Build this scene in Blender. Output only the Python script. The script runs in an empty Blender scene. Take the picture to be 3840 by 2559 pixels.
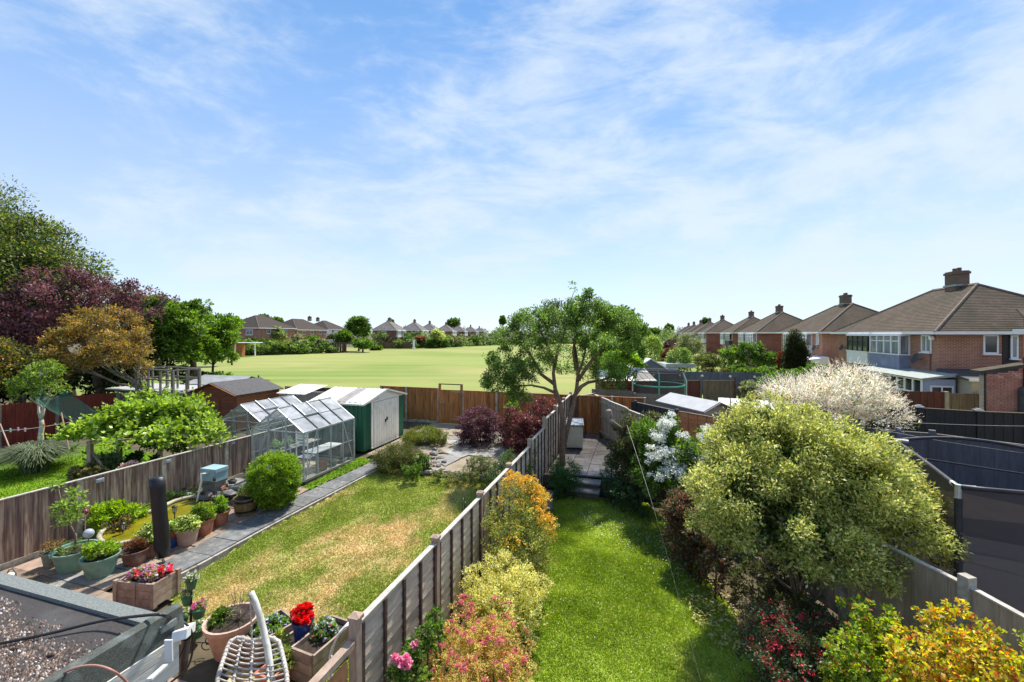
import bpy, math, random
import numpy as np
from mathutils import Vector, Matrix
S = bpy.context.scene
COL = S.collection
R = math.radians
# ------------------------------------------------------------------ camera, light, exposure
F = 1600.0; CX = 1920.0; HY = 1250.0; CZ = 5.0
cam_d = bpy.data.cameras.new('camera'); cam = bpy.data.objects.new('camera', cam_d); COL.objects.link(cam)
cam.location = (0, 0, CZ); cam.rotation_euler = (R(90), 0, 0)
cam_d.sensor_width = 36; cam_d.lens = 15.0; cam_d.shift_y = -29.5/3840
cam_d.clip_start = 0.05; cam_d.clip_end = 6000
S.camera = cam
SUN_EL = 58.0
SUN_AZ = 24.0          # degrees from +Y towards +X
sd = Vector((math.sin(R(SUN_AZ))*math.cos(R(SUN_EL)), math.cos(R(SUN_AZ))*math.cos(R(SUN_EL)), math.sin(R(SUN_EL))))
sl = bpy.data.lights.new('sun', 'SUN'); sl.energy = 2.7; sl.angle = R(2.5); sl.color = (1.0, 0.935, 0.82)
so = bpy.data.objects.new('sun', sl); COL.objects.link(so)
so.rotation_euler = sd.to_track_quat('Z', 'Y').to_euler(); so.location = (-20, 0, 40)
S.view_settings.view_transform = 'Standard'; S.view_settings.look = 'None'
S.view_settings.exposure = 1.47; S.view_settings.gamma = 1.0
try: S.view_settings.use_curve_mapping = False
except Exception: pass
S.cycles.max_bounces = 6; S.cycles.transparent_max_bounces = 12
S.cycles.use_denoising = True
W = bpy.data.worlds.new('World'); S.world = W; W.use_nodes = True
def build_world():
    nt = W.node_tree; N = nt.nodes; L = nt.links
    bg = N['Background']; bg.inputs['Strength'].default_value = 0.15
    sky = N.new('ShaderNodeTexSky'); sky.sky_type = 'NISHITA'; sky.sun_disc = False
    sky.sun_elevation = R(SUN_EL); sky.sun_rotation = R(SUN_AZ); sky.air_density = 1.0; sky.dust_density = 0.0; sky.ozone_density = 1.2
    tc = N.new('ShaderNodeTexCoord'); sep = N.new('ShaderNodeSeparateXYZ'); L.new(tc.outputs['Generated'], sep.inputs[0])
    def math_(op, a, b=None):
        m = N.new('ShaderNodeMath'); m.operation = op
        for i, v in enumerate((a, b)):
            if v is None: continue
            if isinstance(v, (int, float)): m.inputs[i].default_value = v
            else: L.new(v, m.inputs[i])
        return m.outputs[0]
    def mr(v, a, b, c=0.0, d=1.0, smooth=True):
        m = N.new('ShaderNodeMapRange'); m.interpolation_type = 'SMOOTHSTEP' if smooth else 'LINEAR'
        L.new(v, m.inputs[0]); m.inputs[1].default_value = a; m.inputs[2].default_value = b; m.inputs[3].default_value = c; m.inputs[4].default_value = d
        return m.outputs[0]
    def mix(f, a, b):
        m = N.new('ShaderNodeMix'); m.data_type = 'RGBA'
        if isinstance(f, (int, float)): m.inputs[0].default_value = f
        else: L.new(f, m.inputs[0])
        for i, v in ((6, a), (7, b)):
            if isinstance(v, tuple): m.inputs[i].default_value = v + (1,)
            else: L.new(v, m.inputs[i])
        return m.outputs[2]
    z = sep.outputs[2]
    # open sky: the physical sky blended with a clear summer gradient, pale at the horizon
    rp = N.new('ShaderNodeValToRGB'); L.new(z, rp.inputs[0]); els = rp.color_ramp.elements
    for k, (pos, col) in enumerate(GRAD):
        e = els[k] if k < 2 else els.new(pos)
        e.position = pos; e.color = tuple(c/5.0 for c in col)+(1,)
    gr = N.new('ShaderNodeVectorMath'); gr.operation = 'SCALE'; L.new(rp.outputs[0], gr.inputs[0]); gr.inputs['Scale'].default_value = 5.0*SKYK
    tint = N.new('ShaderNodeMix'); tint.data_type = 'RGBA'; tint.blend_type = 'MULTIPLY'; tint.inputs[0].default_value = 1.0
    L.new(sky.outputs[0], tint.inputs[6]); tint.inputs[7].default_value = tuple(c*SKYK for c in SKYTINT)+(1,)
    c = mix(0.78, tint.outputs[2], gr.outputs[0])
    # thin mottled cloud, drawn out towards the upper right
    def noise(sc, det, rough, dist, rot, st, loc):
        mp = N.new('ShaderNodeMapping'); mp.inputs['Rotation'].default_value = rot; mp.inputs['Scale'].default_value = st; mp.inputs['Location'].default_value = loc
        L.new(tc.outputs['Generated'], mp.inputs[0]); n = N.new('ShaderNodeTexNoise'); L.new(mp.outputs[0], n.inputs['Vector']); n.inputs['Scale'].default_value = sc
        n.inputs['Detail'].default_value = det; n.inputs['Roughness'].default_value = rough; n.inputs['Distortion'].default_value = dist
        return n.outputs[0]
    big = noise(3.4, 5, 0.55, 0.2, (0, R(35), 0), (0.8, 1, 1.7), (3, 1, 2)); fine = noise(7.0, 10, 0.62, 0.35, (0, R(38), 0), (0.55, 1, 1.7), (1.3, 5, 0)); wisp = noise(4.2, 8, 0.7, 0.6, (0, R(-10), 0), (0.6, 1, 2.2), (7, 2, 4))
    side = math_('MULTIPLY', sep.outputs[0], 0.045)
    cov = math_('ADD', math_('ADD', math_('MULTIPLY', big, 0.34), math_('MULTIPLY', fine, 0.56)), math_('ADD', math_('MULTIPLY', wisp, 0.22), side))
    cm = mr(cov, 0.475, 0.71, 0.0, 1.0)
    c = mix(math_('MULTIPLY', cm, 0.74), c, tuple(k*SKYK for k in CLOUD))
    L.new(c, bg.inputs[0])
SKYK = 0.625
GRAD = ((0.0, (3.15, 3.4, 3.78)), (0.22, (2.35, 2.85, 3.65)), (0.42, (1.35, 2.15, 3.45)), (0.62, (0.74, 1.6, 3.0)), (1.0, (0.45, 1.2, 2.9)))
CLOUD = (3.2, 3.6, 3.95)
SKYTINT = (0.60, 0.80, 1.05)
build_world()
# ------------------------------------------------------------------ geometry of the place
A = R(16.7); SA, CA = math.sin(A), math.cos(A)
def UV(u, v, z=0.0): return Vector((u*SA + v*CA, u*CA - v*SA, z))
def uv(x, y): return x*SA + y*CA, x*CA - y*SA
def rfx(y):  # x of the right hand fence of the middle garden
    return float(np.interp(y, [0, 6.2, 12.5, 17.2, 20.6], [6.15, 6.08, 5.15, 4.27, 3.8]))
def GZ(x, y):
    u, v = uv(x, y)
    if v > -3.03 and x < rfx(y) and u < 19.5:
        return 0.0 if u < 13.7 else 0.42
    return float(np.interp(u, [7.0, 14.0, 19.0], [0.05, 0.42, 0.5]))
def PZ(px, py, z):
    d = F*(CZ-z)/(py-HY); return Vector(((px-CX)/F*d, d, z))
def Q(px, py, d): return Vector(((px-CX)/F*d, d, CZ-(py-HY)/F*d))
def G(px, py, dz=0.0):
    z = 0.1
    for _ in range(12):
        p = PZ(px, py, z); z = 0.5*z + 0.5*(GZ(p.x, p.y)+dz)
    return PZ(px, py, z)
# ------------------------------------------------------------------ materials
MAT = {}
def _nt(name):
    m = bpy.data.materials.new(name); m.use_nodes = True; nt = m.node_tree
    return m, nt, nt.nodes, nt.links, nt.nodes['Principled BSDF']
def mat(name, col, col2=None, scale=6.0, rough=0.7, bump=0.0, bscale=None, stretch=(1, 1, 1), metal=0.0, spec=0.4, detail=5, lo=0.35, hi=0.65, rnd=0.0, dirt=None, dscale=1.5):
    if name in MAT: return MAT[name]
    m, nt, N, L, B = _nt(name); MAT[name] = m
    B.inputs['Roughness'].default_value = rough; B.inputs['Metallic'].default_value = metal; B.inputs['Specular IOR Level'].default_value = spec
    tc = N.new('ShaderNodeTexCoord'); mp = N.new('ShaderNodeMapping'); mp.inputs['Scale'].default_value = stretch; L.new(tc.outputs['Object'], mp.inputs[0])
    oi = N.new('ShaderNodeObjectInfo')
    off = N.new('ShaderNodeVectorMath'); off.operation = 'ADD'; L.new(mp.outputs[0], off.inputs[0])
    sc = N.new('ShaderNodeVectorMath'); sc.operation = 'SCALE'; L.new(oi.outputs['Random'], sc.inputs[0]); sc.inputs['Scale'].default_value = 37.0; L.new(sc.outputs[0], off.inputs[1])
    col2 = col2 or tuple(c*0.72 for c in col)
    n = N.new('ShaderNodeTexNoise'); n.inputs['Scale'].default_value = scale; n.inputs['Detail'].default_value = detail; n.inputs['Roughness'].default_value = 0.6
    L.new(off.outputs[0], n.inputs['Vector'])
    mr = N.new('ShaderNodeMapRange'); L.new(n.outputs[0], mr.inputs[0]); mr.inputs[1].default_value = lo; mr.inputs[2].default_value = hi
    mx = N.new('ShaderNodeMix'); mx.data_type = 'RGBA'; L.new(mr.outputs[0], mx.inputs[0]); mx.inputs[6].default_value = col2+(1,); mx.inputs[7].default_value = col+(1,)
    out = mx.outputs[2]
    if dirt:
        n2 = N.new('ShaderNodeTexNoise'); n2.inputs['Scale'].default_value = dscale; n2.inputs['Detail'].default_value = 6; L.new(off.outputs[0], n2.inputs['Vector'])
        m2 = N.new('ShaderNodeMapRange'); L.new(n2.outputs[0], m2.inputs[0]); m2.inputs[1].default_value = 0.5; m2.inputs[2].default_value = 0.72
        x2 = N.new('ShaderNodeMix'); x2.data_type = 'RGBA'; L.new(m2.outputs[0], x2.inputs[0]); L.new(out, x2.inputs[6]); x2.inputs[7].default_value = dirt+(1,); out = x2.outputs[2]
    if rnd:
        hv = N.new('ShaderNodeHueSaturation'); mr2 = N.new('ShaderNodeMapRange'); L.new(oi.outputs['Random'], mr2.inputs[0]); mr2.inputs[3].default_value = 1-rnd; mr2.inputs[4].default_value = 1+rnd
        L.new(mr2.outputs[0], hv.inputs['Value']); L.new(out, hv.inputs['Color']); out = hv.outputs[0]
    L.new(out, B.inputs['Base Color'])
    if bump:
        nb = N.new('ShaderNodeTexNoise'); nb.inputs['Scale'].default_value = bscale or scale*3; nb.inputs['Detail'].default_value = 6; L.new(off.outputs[0], nb.inputs['Vector'])
        b = N.new('ShaderNodeBump'); b.inputs['Strength'].default_value = bump; b.inputs['Distance'].default_value = 0.01; L.new(nb.outputs[0], b.inputs['Height']); L.new(b.outputs[0], B.inputs['Normal'])
    return m
def leafmat(name='leaf_tissue', trans=0.5, rough=0.45, spec=0.3):
    if name in MAT: return MAT[name]
    m, nt, N, L, B = _nt(name); MAT[name] = m
    at = N.new('ShaderNodeAttribute'); at.attribute_name = 'Col'
    B.inputs['Roughness'].default_value = rough; B.inputs['Specular IOR Level'].default_value = spec
    L.new(at.outputs['Color'], B.inputs['Base Color'])
    if trans:
        tr = N.new('ShaderNodeBsdfTranslucent'); hs = N.new('ShaderNodeHueSaturation'); hs.inputs['Saturation'].default_value = 1.15; hs.inputs['Value'].default_value = 1.25
        L.new(at.outputs['Color'], hs.inputs['Color']); L.new(hs.outputs[0], tr.inputs[0])
        ms = N.new('ShaderNodeMixShader'); ms.inputs[0].default_value = trans
        L.new(B.outputs[0], ms.inputs[1]); L.new(tr.outputs[0], ms.inputs[2]); L.new(ms.outputs[0], N['Material Output'].inputs[0])
    return m
def glassmat(name, tint=(0.93, 0.97, 0.96), dif=0.06, dcol=(0.8, 0.85, 0.85), gl=0.10, rough=0.03):
    if name in MAT: return MAT[name]
    m, nt, N, L, B = _nt(name); MAT[name] = m
    tr = N.new('ShaderNodeBsdfTransparent'); tr.inputs[0].default_value = tint+(1,)
    g = N.new('ShaderNodeBsdfGlossy'); g.inputs['Roughness'].default_value = rough
    d = N.new('ShaderNodeBsdfDiffuse'); d.inputs[0].default_value = dcol+(1,)
    fr = N.new('ShaderNodeLayerWeight'); fr.inputs[0].default_value = 0.5; pw = N.new('ShaderNodeMath'); pw.operation = 'POWER'; L.new(fr.outputs['Facing'], pw.inputs[0]); pw.inputs[1].default_value = 4.5
    ad = N.new('ShaderNodeMath'); ad.operation = 'MULTIPLY_ADD'; L.new(pw.outputs[0], ad.inputs[0]); ad.inputs[1].default_value = 0.7; ad.inputs[2].default_value = gl; ad.use_clamp = True
    m1 = N.new('ShaderNodeMixShader'); L.new(ad.outputs[0], m1.inputs[0]); L.new(tr.outputs[0], m1.inputs[1]); L.new(g.outputs[0], m1.inputs[2])
    m2 = N.new('ShaderNodeMixShader')
    tcg = N.new('ShaderNodeTexCoord'); ng = N.new('ShaderNodeTexNoise'); ng.inputs['Scale'].default_value = 2.2; ng.inputs['Detail'].default_value = 6; L.new(tcg.outputs['Object'], ng.inputs['Vector'])
    mg = N.new('ShaderNodeMapRange'); L.new(ng.outputs[0], mg.inputs[0]); mg.inputs[1].default_value = 0.3; mg.inputs[2].default_value = 0.7; mg.inputs[3].default_value = dif*0.6; mg.inputs[4].default_value = min(1.0, dif*1.4)
    L.new(mg.outputs[0], m2.inputs[0]); L.new(m1.outputs[0], m2.inputs[1]); L.new(d.outputs[0], m2.inputs[2])
    L.new(m2.outputs[0], N['Material Output'].inputs[0]); return m
def brickmat(name, c1, c2, mortar, scale=1.0, bump=0.4, msize=0.012, bw=0.225, rh=0.075, axes='xz'):
    """brick courses laid from object coordinates on walls that face local x or y"""
    if name in MAT: return MAT[name]
    m, nt, N, L, B = _nt(name); MAT[name] = m
    tc = N.new('ShaderNodeTexCoord'); sp = N.new('ShaderNodeSeparateXYZ'); L.new(tc.outputs['Object'], sp.inputs[0])
    ad = N.new('ShaderNodeMath'); ad.operation = 'ADD'; L.new(sp.outputs[0], ad.inputs[0]); L.new(sp.outputs[1], ad.inputs[1])
    cb = N.new('ShaderNodeCombineXYZ'); L.new(ad.outputs[0], cb.inputs[0]); L.new(sp.outputs[2], cb.inputs[1])
    br = N.new('ShaderNodeTexBrick'); L.new(cb.outputs[0], br.inputs['Vector']); br.inputs['Scale'].default_value = scale
    br.inputs['Brick Width'].default_value = bw; br.inputs['Row Height'].default_value = rh; br.inputs['Mortar Size'].default_value = msize
    br.inputs['Color1'].default_value = c1+(1,); br.inputs['Color2'].default_value = c2+(1,); br.inputs['Mortar'].default_value = mortar+(1,)
    n = N.new('ShaderNodeTexNoise'); n.inputs['Scale'].default_value = 0.9; n.inputs['Detail'].default_value = 6; L.new(tc.outputs['Object'], n.inputs['Vector'])
    mr = N.new('ShaderNodeMapRange'); L.new(n.outputs[0], mr.inputs[0]); mr.inputs[1].default_value = 0.3; mr.inputs[2].default_value = 0.7; mr.inputs[3].default_value = 0.72; mr.inputs[4].default_value = 1.2
    hv = N.new('ShaderNodeHueSaturation'); L.new(mr.outputs[0], hv.inputs['Value']); L.new(br.outputs[0], hv.inputs['Color']); L.new(hv.outputs[0], B.inputs['Base Color'])
    b = N.new('ShaderNodeBump'); b.inputs['Strength'].default_value = bump; b.inputs['Distance'].default_value = 0.01; b.invert = True; L.new(br.outputs['Fac'], b.inputs['Height']); L.new(b.outputs[0], B.inputs['Normal'])
    B.inputs['Roughness'].default_value = 0.9; B.inputs['Specular IOR Level'].default_value = 0.2
    return m
# ------------------------------------------------------------------ things, parts
ROOT = {}
def tag(o, label=None, cat=None, group=None, kind=None):
    if label: o['label'] = label
    if cat: o['category'] = cat
    if group: o['group'] = group
    if kind: o['kind'] = kind
    return o
def thing(name, label, cat, loc=(0, 0, 0), rotz=0.0, group=None):
    o = bpy.data.objects.new(name, None); COL.objects.link(o); o.location = loc; o.rotation_euler = (0, 0, rotz); o.empty_display_size = 0.2
    return tag(o, label, cat, group)
def setting(name, loc=(0, 0, 0), rotz=0.0):
    o = bpy.data.objects.new(name, None); COL.objects.link(o); o.location = loc; o.rotation_euler = (0, 0, rotz); o['kind'] = 'structure'
    return o
def rootof(o):
    while o.parent: o = o.parent
    return o
class MB:
    def __init__(s): s.v = []; s.f = []; s.sm = False
    def add(s, vs, fs):
        k = len(s.v); s.v.extend([tuple(v) for v in vs]); s.f.extend([tuple(i+k for i in f) for f in fs]); return s
    def box(s, c, d, rz=0.0, M=None):
        x, y, z = d[0]/2, d[1]/2, d[2]/2; c = Vector(c)
        vs = [Vector((a*x, b*y, e*z)) for e in (-1, 1) for b in (-1, 1) for a in (-1, 1)]
        if M is not None: vs = [M @ v for v in vs]
        elif rz: Mr = Matrix.Rotation(rz, 3, 'Z'); vs = [Mr @ v for v in vs]
        return s.add([v+c for v in vs], [(0, 2, 3, 1), (4, 5, 7, 6), (0, 1, 5, 4), (2, 6, 7, 3), (0, 4, 6, 2), (1, 3, 7, 5)])
    def bar(s, p, q, w, h=None, up=(0, 0, 1)):
        """square bar from p to q; w across, h along up"""
        p = Vector(p); q = Vector(q); h = h or w; d = (q-p).normalized(); up = Vector(up)
        if abs(d.dot(up)) > 0.99: up = Vector((0, 1, 0))
        a = d.cross(up).normalized()*w/2; b = a.cross(d).normalized()*h/2
        vs = [p-a-b, p+a-b, p+a+b, p-a+b, q-a-b, q+a-b, q+a+b, q-a+b]
        return s.add(vs, [(0, 1, 2, 3), (7, 6, 5, 4), (0, 4, 5, 1), (1, 5, 6, 2), (2, 6, 7, 3), (3, 7, 4, 0)])
    def tube(s, pts, r, n=8, cap=True):
        pts = [Vector(p) for p in pts]; m = len(pts); rr = r if isinstance(r, (list, tuple)) else [r]*m
        vs = []; ref = Vector((0, 0, 1)); prev = None
        for i, p in enumerate(pts):
            d = (pts[min(i+1, m-1)]-pts[max(i-1, 0)]).normalized()
            if prev is None:
                a = d.cross(ref)
                if a.length < 1e-3: a = d.cross(Vector((1, 0, 0)))
            else: a = prev - d*prev.dot(d)
            a.normalize(); prev = a; b = d.cross(a)
            for k in range(n):
                t = 2*math.pi*k/n; vs.append(p + (a*math.cos(t)+b*math.sin(t))*rr[i])
        fs = [(i*n+k, i*n+(k+1) % n, (i+1)*n+(k+1) % n, (i+1)*n+k) for i in range(m-1) for k in range(n)]
        if cap: fs += [tuple(range(n-1, -1, -1)), tuple((m-1)*n+k for k in range(n))]
        return s.add(vs, fs)
    def lathe(s, prof, c=(0, 0, 0), n=20, sx=1.0, sy=1.0, cap=True):
        c = Vector(c); vs = []
        for r, z in prof:
            for k in range(n):
                t = 2*math.pi*k/n; vs.append(c+Vector((r*math.cos(t)*sx, r*math.sin(t)*sy, z)))
        m = len(prof)
        fs = [(i*n+k, i*n+(k+1) % n, (i+1)*n+(k+1) % n, (i+1)*n+k) for i in range(m-1) for k in range(n)]
        if cap: fs += [tuple(range(n-1, -1, -1)), tuple((m-1)*n+k for k in range(n))]
        return s.add(vs, fs)
    def prism(s, poly, z0, z1):
        """poly: list of (x,y) counter-clockwise"""
        n = len(poly); vs = [Vector((x, y, z0)) for x, y in poly]+[Vector((x, y, z1)) for x, y in poly]
        return s.add(vs, [tuple(range(n-1, -1, -1)), tuple(range(n, 2*n))]+[(i, (i+1) % n, n+(i+1) % n, n+i) for i in range(n)])
    def rock(s, c, d, seed, n=1):
        rg = random.Random(seed); c = Vector(c)
        vs = []; t = (1+5**.5)/2
        ico = [(-1, t, 0), (1, t, 0), (-1, -t, 0), (1, -t, 0), (0, -1, t), (0, 1, t), (0, -1, -t), (0, 1, -t), (t, 0, -1), (t, 0, 1), (-t, 0, -1), (-t, 0, 1)]
        fs = [(0, 11, 5), (0, 5, 1), (0, 1, 7), (0, 7, 10), (0, 10, 11), (1, 5, 9), (5, 11, 4), (11, 10, 2), (10, 7, 6), (7, 1, 8), (3, 9, 4), (3, 4, 2), (3, 2, 6), (3, 6, 8), (3, 8, 9), (4, 9, 5), (2, 4, 11), (6, 2, 10), (8, 6, 7), (9, 8, 1)]
        a = rg.random()*6.28; Mr = Matrix.Rotation(a, 3, 'Z')
        for p in ico:
            q = Mr @ (Vector(p).normalized()*(0.8+0.4*rg.random())); vs.append(c+Vector((q.x*d[0]/2, q.y*d[1]/2, q.z*d[2]/2)))
        return s.add(vs, fs)
    def build(s, name, m, parent=None, world=False, smooth=False, kind=None, loc=None, solid=None, bevel=None):
        me = bpy.data.meshes.new(name); vs = s.v
        if parent is not None and world:
            r = rootof(parent); Mi = (Matrix.Translation(r.location) @ Matrix.Rotation(r.rotation_euler.z, 4, 'Z')).inverted(); vs = [tuple(Mi @ Vector(v)) for v in vs]
        me.from_pydata(vs, [], s.f); me.materials.append(m)
        if smooth: me.shade_smooth()
        o = bpy.data.objects.new(name, me); COL.objects.link(o)
        if parent is not None: o.parent = parent
        if loc is not None: o.location = loc
        if kind: o['kind'] = kind
        if bevel:
            b = o.modifiers.new('bevel', 'BEVEL'); b.width = bevel; b.segments = 1; b.limit_method = 'ANGLE'
        return o
def share(o, parent=None, loc=None, rot=None, scale=None):
    c = o.copy(); COL.objects.link(c)
    c.parent = parent if parent is not None else o.parent
    if loc is not None: c.location = loc
    if rot is not None: c.rotation_euler = rot
    if scale is not None: c.scale = scale
    return c
def copy_tree(o, parent=None, loc=None, rotz=None, scale=None, label=None):
    c = o.copy(); COL.objects.link(c); c.parent = parent
    if loc is not None: c.location = loc
    if rotz is not None: c.rotation_euler = (0, 0, rotz)
    if scale is not None: c.scale = scale if isinstance(scale, tuple) else (scale,)*3
    if label: c['label'] = label
    for ch in list(o.children): copy_tree(ch, c)
    return c
# ------------------------------------------------------------------ noise and foliage
def vnoise(x, y, s, seed=0):
    rs = np.random.RandomState(seed); T = rs.rand(64, 64)
    X = np.asarray(x)*s+100.3; Y = np.asarray(y)*s+77.7
    xi = np.floor(X).astype(int); yi = np.floor(Y).astype(int); fx = X-xi; fy = Y-yi; fx = fx*fx*(3-2*fx); fy = fy*fy*(3-2*fy)
    a = T[xi % 64, yi % 64]; b = T[(xi+1) % 64, yi % 64]; c = T[xi % 64, (yi+1) % 64]; d = T[(xi+1) % 64, (yi+1) % 64]
    return (a*(1-fx)+b*fx)*(1-fy)+(c*(1-fx)+d*fx)*fy
def fbm(x, y, s, seed=0, o=4):
    r = 0; w = 0
    for i in range(o): r = r+vnoise(x, y, s*2**i, seed+i)/2**i; w += 1/2**i
    return r/w
def quads_mesh(name, V, C, m, parent=None, kind=None, loc=(0, 0, 0), nv=4):
    """V: (n,nv,3) faces, C: (n,3) colour per face"""
    n = V.shape[0]; me = bpy.data.meshes.new(name)
    me.vertices.add(n*nv); me.vertices.foreach_set('co', (V-np.array(loc)).reshape(-1).astype(np.float32))
    me.loops.add(n*nv); me.loops.foreach_set('vertex_index', np.arange(n*nv, dtype=np.int32))
    me.polygons.add(n); me.polygons.foreach_set('loop_start', np.arange(0, n*nv, nv, dtype=np.int32)); me.polygons.foreach_set('loop_total', np.full(n, nv, dtype=np.int32))
    ca = me.color_attributes.new('Col', 'FLOAT_COLOR', 'POINT')
    cc = np.ones((n, nv, 4), dtype=np.float32); cc[:, :, :3] = C[:, None, :] if C.ndim == 2 else C
    ca.data.foreach_set('color', cc.reshape(-1)); me.materials.append(m); me.update()
    o = bpy.data.objects.new(name, me); COL.objects.link(o)
    if parent is not None: o.parent = parent
    if kind: o['kind'] = kind
    return o
def unit(a): return a/np.maximum(np.linalg.norm(a, axis=-1, keepdims=True), 1e-9)
def leafcards(P, D, Nn, ln, wd, rg, fold=0.25):
    """diamond leaves at P pointing along D with normal near Nn"""
    D = unit(D); Sd = unit(np.cross(D, Nn)); Nn = np.cross(Sd, D)
    l = ln[:, None]; w = wd[:, None]
    return np.stack([P, P+D*l*0.5+Sd*w*0.5+Nn*w*fold, P+D*l, P+D*l*0.5-Sd*w*0.5+Nn*w*fold], axis=1)
def pick(cols, n, rg, jit=0.12):
    ws = np.array([c[1] for c in cols], float); ws /= ws.sum(); k = rg.choice(len(cols), n, p=ws)
    return np.array([c[0] for c in cols])[k]*(1+jit*rg.randn(n, 1))
def foliage(name, parent, blobs, n, size, cols, seed=1, clump=0.32, ncl=26, aspect=0.5, up=0.35, out=0.6, droop=0.0, origin=None, m=None, kind=None, zlo=-0.55, shell=(0.55, 1.0), hollow=0.55, tone=0.16, spread=0.5, top=None, jit=0.12, fold=0.25):
    rg = np.random.RandomState(seed); B = np.array(blobs, float)
    vol = np.prod(B[:, 3:6], axis=1)**(2/3.); pr = vol/vol.sum()
    centers = []; crad = []; ccen = []; 
    for b, p in zip(B, pr):
        k = max(4, int(ncl*len(B)*p+0.5)); d = unit(rg.randn(k*3, 3)); d = d[d[:, 2] > zlo][:k]
        rr = rg.uniform(shell[0], shell[1], (len(d), 1)); c = b[:3]+d*b[3:6]*rr
        centers.append(c); crad.append(np.full(len(d), clump*min(b[3:6]))*rg.uniform(0.7, 1.35, len(d))); ccen.append(np.repeat(b[None, :3], len(d), 0))
    Cc = np.concatenate(centers); Cr = np.concatenate(crad); Cb = np.concatenate(ccen)
    ctone = 1+tone*rg.randn(len(Cc))
    w = Cr**2; k = rg.choice(len(Cc), n, p=w/w.sum())
    off = unit(rg.randn(n, 3))*(rg.uniform(0, 1, (n, 1))**hollow); off[:, 2] *= 0.8
    P = Cc[k]+off*Cr[k][:, None]
    outd = unit(unit(P-Cb[k])*0.6+unit(off)*0.6)
    D = outd*out+rg.randn(n, 3)*spread; D[:, 2] += up*0.4-droop
    Nn = outd*0.6+rg.randn(n, 3)*0.45+np.array([0, 0, up+0.3])
    ln = size*rg.uniform(0.65, 1.35, n); wd = ln*aspect*rg.uniform(0.8, 1.2, n)
    V = leafcards(P, D, Nn, ln, wd, rg, fold)
    C = pick(cols, n, rg, jit)*ctone[k][:, None]
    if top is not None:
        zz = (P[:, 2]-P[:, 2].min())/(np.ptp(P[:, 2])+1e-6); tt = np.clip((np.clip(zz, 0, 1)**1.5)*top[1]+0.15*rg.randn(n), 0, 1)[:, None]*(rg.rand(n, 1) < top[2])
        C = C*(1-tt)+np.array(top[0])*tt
    C = np.clip(C*1.2+0.004, 0.002, 0.92)
    org = origin if origin is not None else (tuple(rootof(parent).location) if parent is not None else (0, 0, 0))
    o = quads_mesh(name, V, C, m or leafmat(), parent, kind, org)
    if parent is None: o.location = org
    return o
def branches(parent, name, segs, m, n=7):
    """segs: list of (points, radii) in world coordinates"""
    mb = MB()
    for pts, rr in segs: mb.tube(pts, rr, n)
    return mb.build(name, m, parent, world=True, smooth=True)
def wob(p, q, k, amt, rg):
    p = Vector(p); q = Vector(q); o = []
    for i in range(k+1):
        t = i/k; a = amt*math.sin(math.pi*t); o.append(p.lerp(q, t)+Vector((rg.uniform(-a, a), rg.uniform(-a, a), rg.uniform(-a, a)*0.5)))
    return o
def tree(name, label, cat, base, h_fork, blobs, n, size, cols, seed, rt=0.15, bark=None, stems=1, group=None, nb=None, **kw):
    """trunk, limbs into every blob, crown"""
    t = thing(name, label, cat, base, 0, group); rg = random.Random(seed); base = Vector(base)
    bark = bark or mat('bark', (0.11, 0.085, 0.06), (0.05, 0.04, 0.03), 9, 0.9, 0.6)
    f = base+Vector((0, 0, h_fork)); cen = Vector((sum(b[0] for b in blobs)/len(blobs), sum(b[1] for b in blobs)/len(blobs), 0)); f += Vector((cen.x-base.x, cen.y-base.y, 0))*0.25
    segs = []; trunk = wob(base-Vector((0, 0, 0.1)), f, 5, 0.05*h_fork, rg)
    branches(t, 'trunk', [(trunk, [rt*1.25]+[rt*(1-0.06*i) for i in range(5)])], bark, 8)
    for b in blobs[:nb]:
        c = Vector(b[:3]); e = c+Vector((0, 0, b[5]*0.35)); r0 = rt*0.55
        pts = wob(f, c, 5, 0.08*(c-f).length, rg); segs.append((pts, [r0*(1-0.12*i) for i in range(6)]))
        for _ in range(4):
            d = Vector((rg.uniform(-1, 1)*b[3], rg.uniform(-1, 1)*b[4], rg.uniform(-.4, 1)*b[5]))*0.75
            segs.append((wob(pts[rg.choice((2, 3, 4))], c+d, 3, 0.1*d.length, rg), [r0*0.4, r0*0.3, r0*0.2, r0*0.08]))
    branches(t, 'branches', segs, bark, 5)
    foliage('crown', t, blobs, n, size, cols, seed, **kw)
    return t
# ------------------------------------------------------------------ ground
def GZ(x, y):
    u, v = uv(x, y)
    if v > -3.03: return float(np.interp(u, [13.68, 13.72, 19.0], [0.0, 0.42, 0.5]))
    return float(np.interp(u, [7.0, 14.0, 19.0], [0.05, 0.42, 0.5]))
def build_ground():
    us = [-200, -20, 0, 2, 4, 5.5, 7, 8, 9, 10, 11, 12, 13, 13.68, 13.72, 14, 16, 19, 19.4, 24, 40, 80, 160, 400, 1000, 5000]
    vs = [-5000, -800, -200, -60, -30, -20, -12.7, -8, -3.05, -3.02, 0, 4, 8, 16, 30, 60, 200, 800, 5000]
    V = []; Fs = []
    for u in us:
        for v in vs:
            p = UV(u, v); V.append((p.x, p.y, GZ(p.x, p.y)-0.12 if u < 19.2 else 0.47))
    n = len(vs)
    for i in range(len(us)-1):
        for j in range(n-1): Fs.append((i*n+j, i*n+j+1, (i+1)*n+j+1, (i+1)*n+j))
    mb = MB(); mb.add(V, Fs)
    return mb.build('ground', mat('soil', (0.12, 0.09, 0.055), (0.065, 0.06, 0.03), 2.5, 0.95, 0.8, 12), kind='structure')
build_ground()
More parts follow.
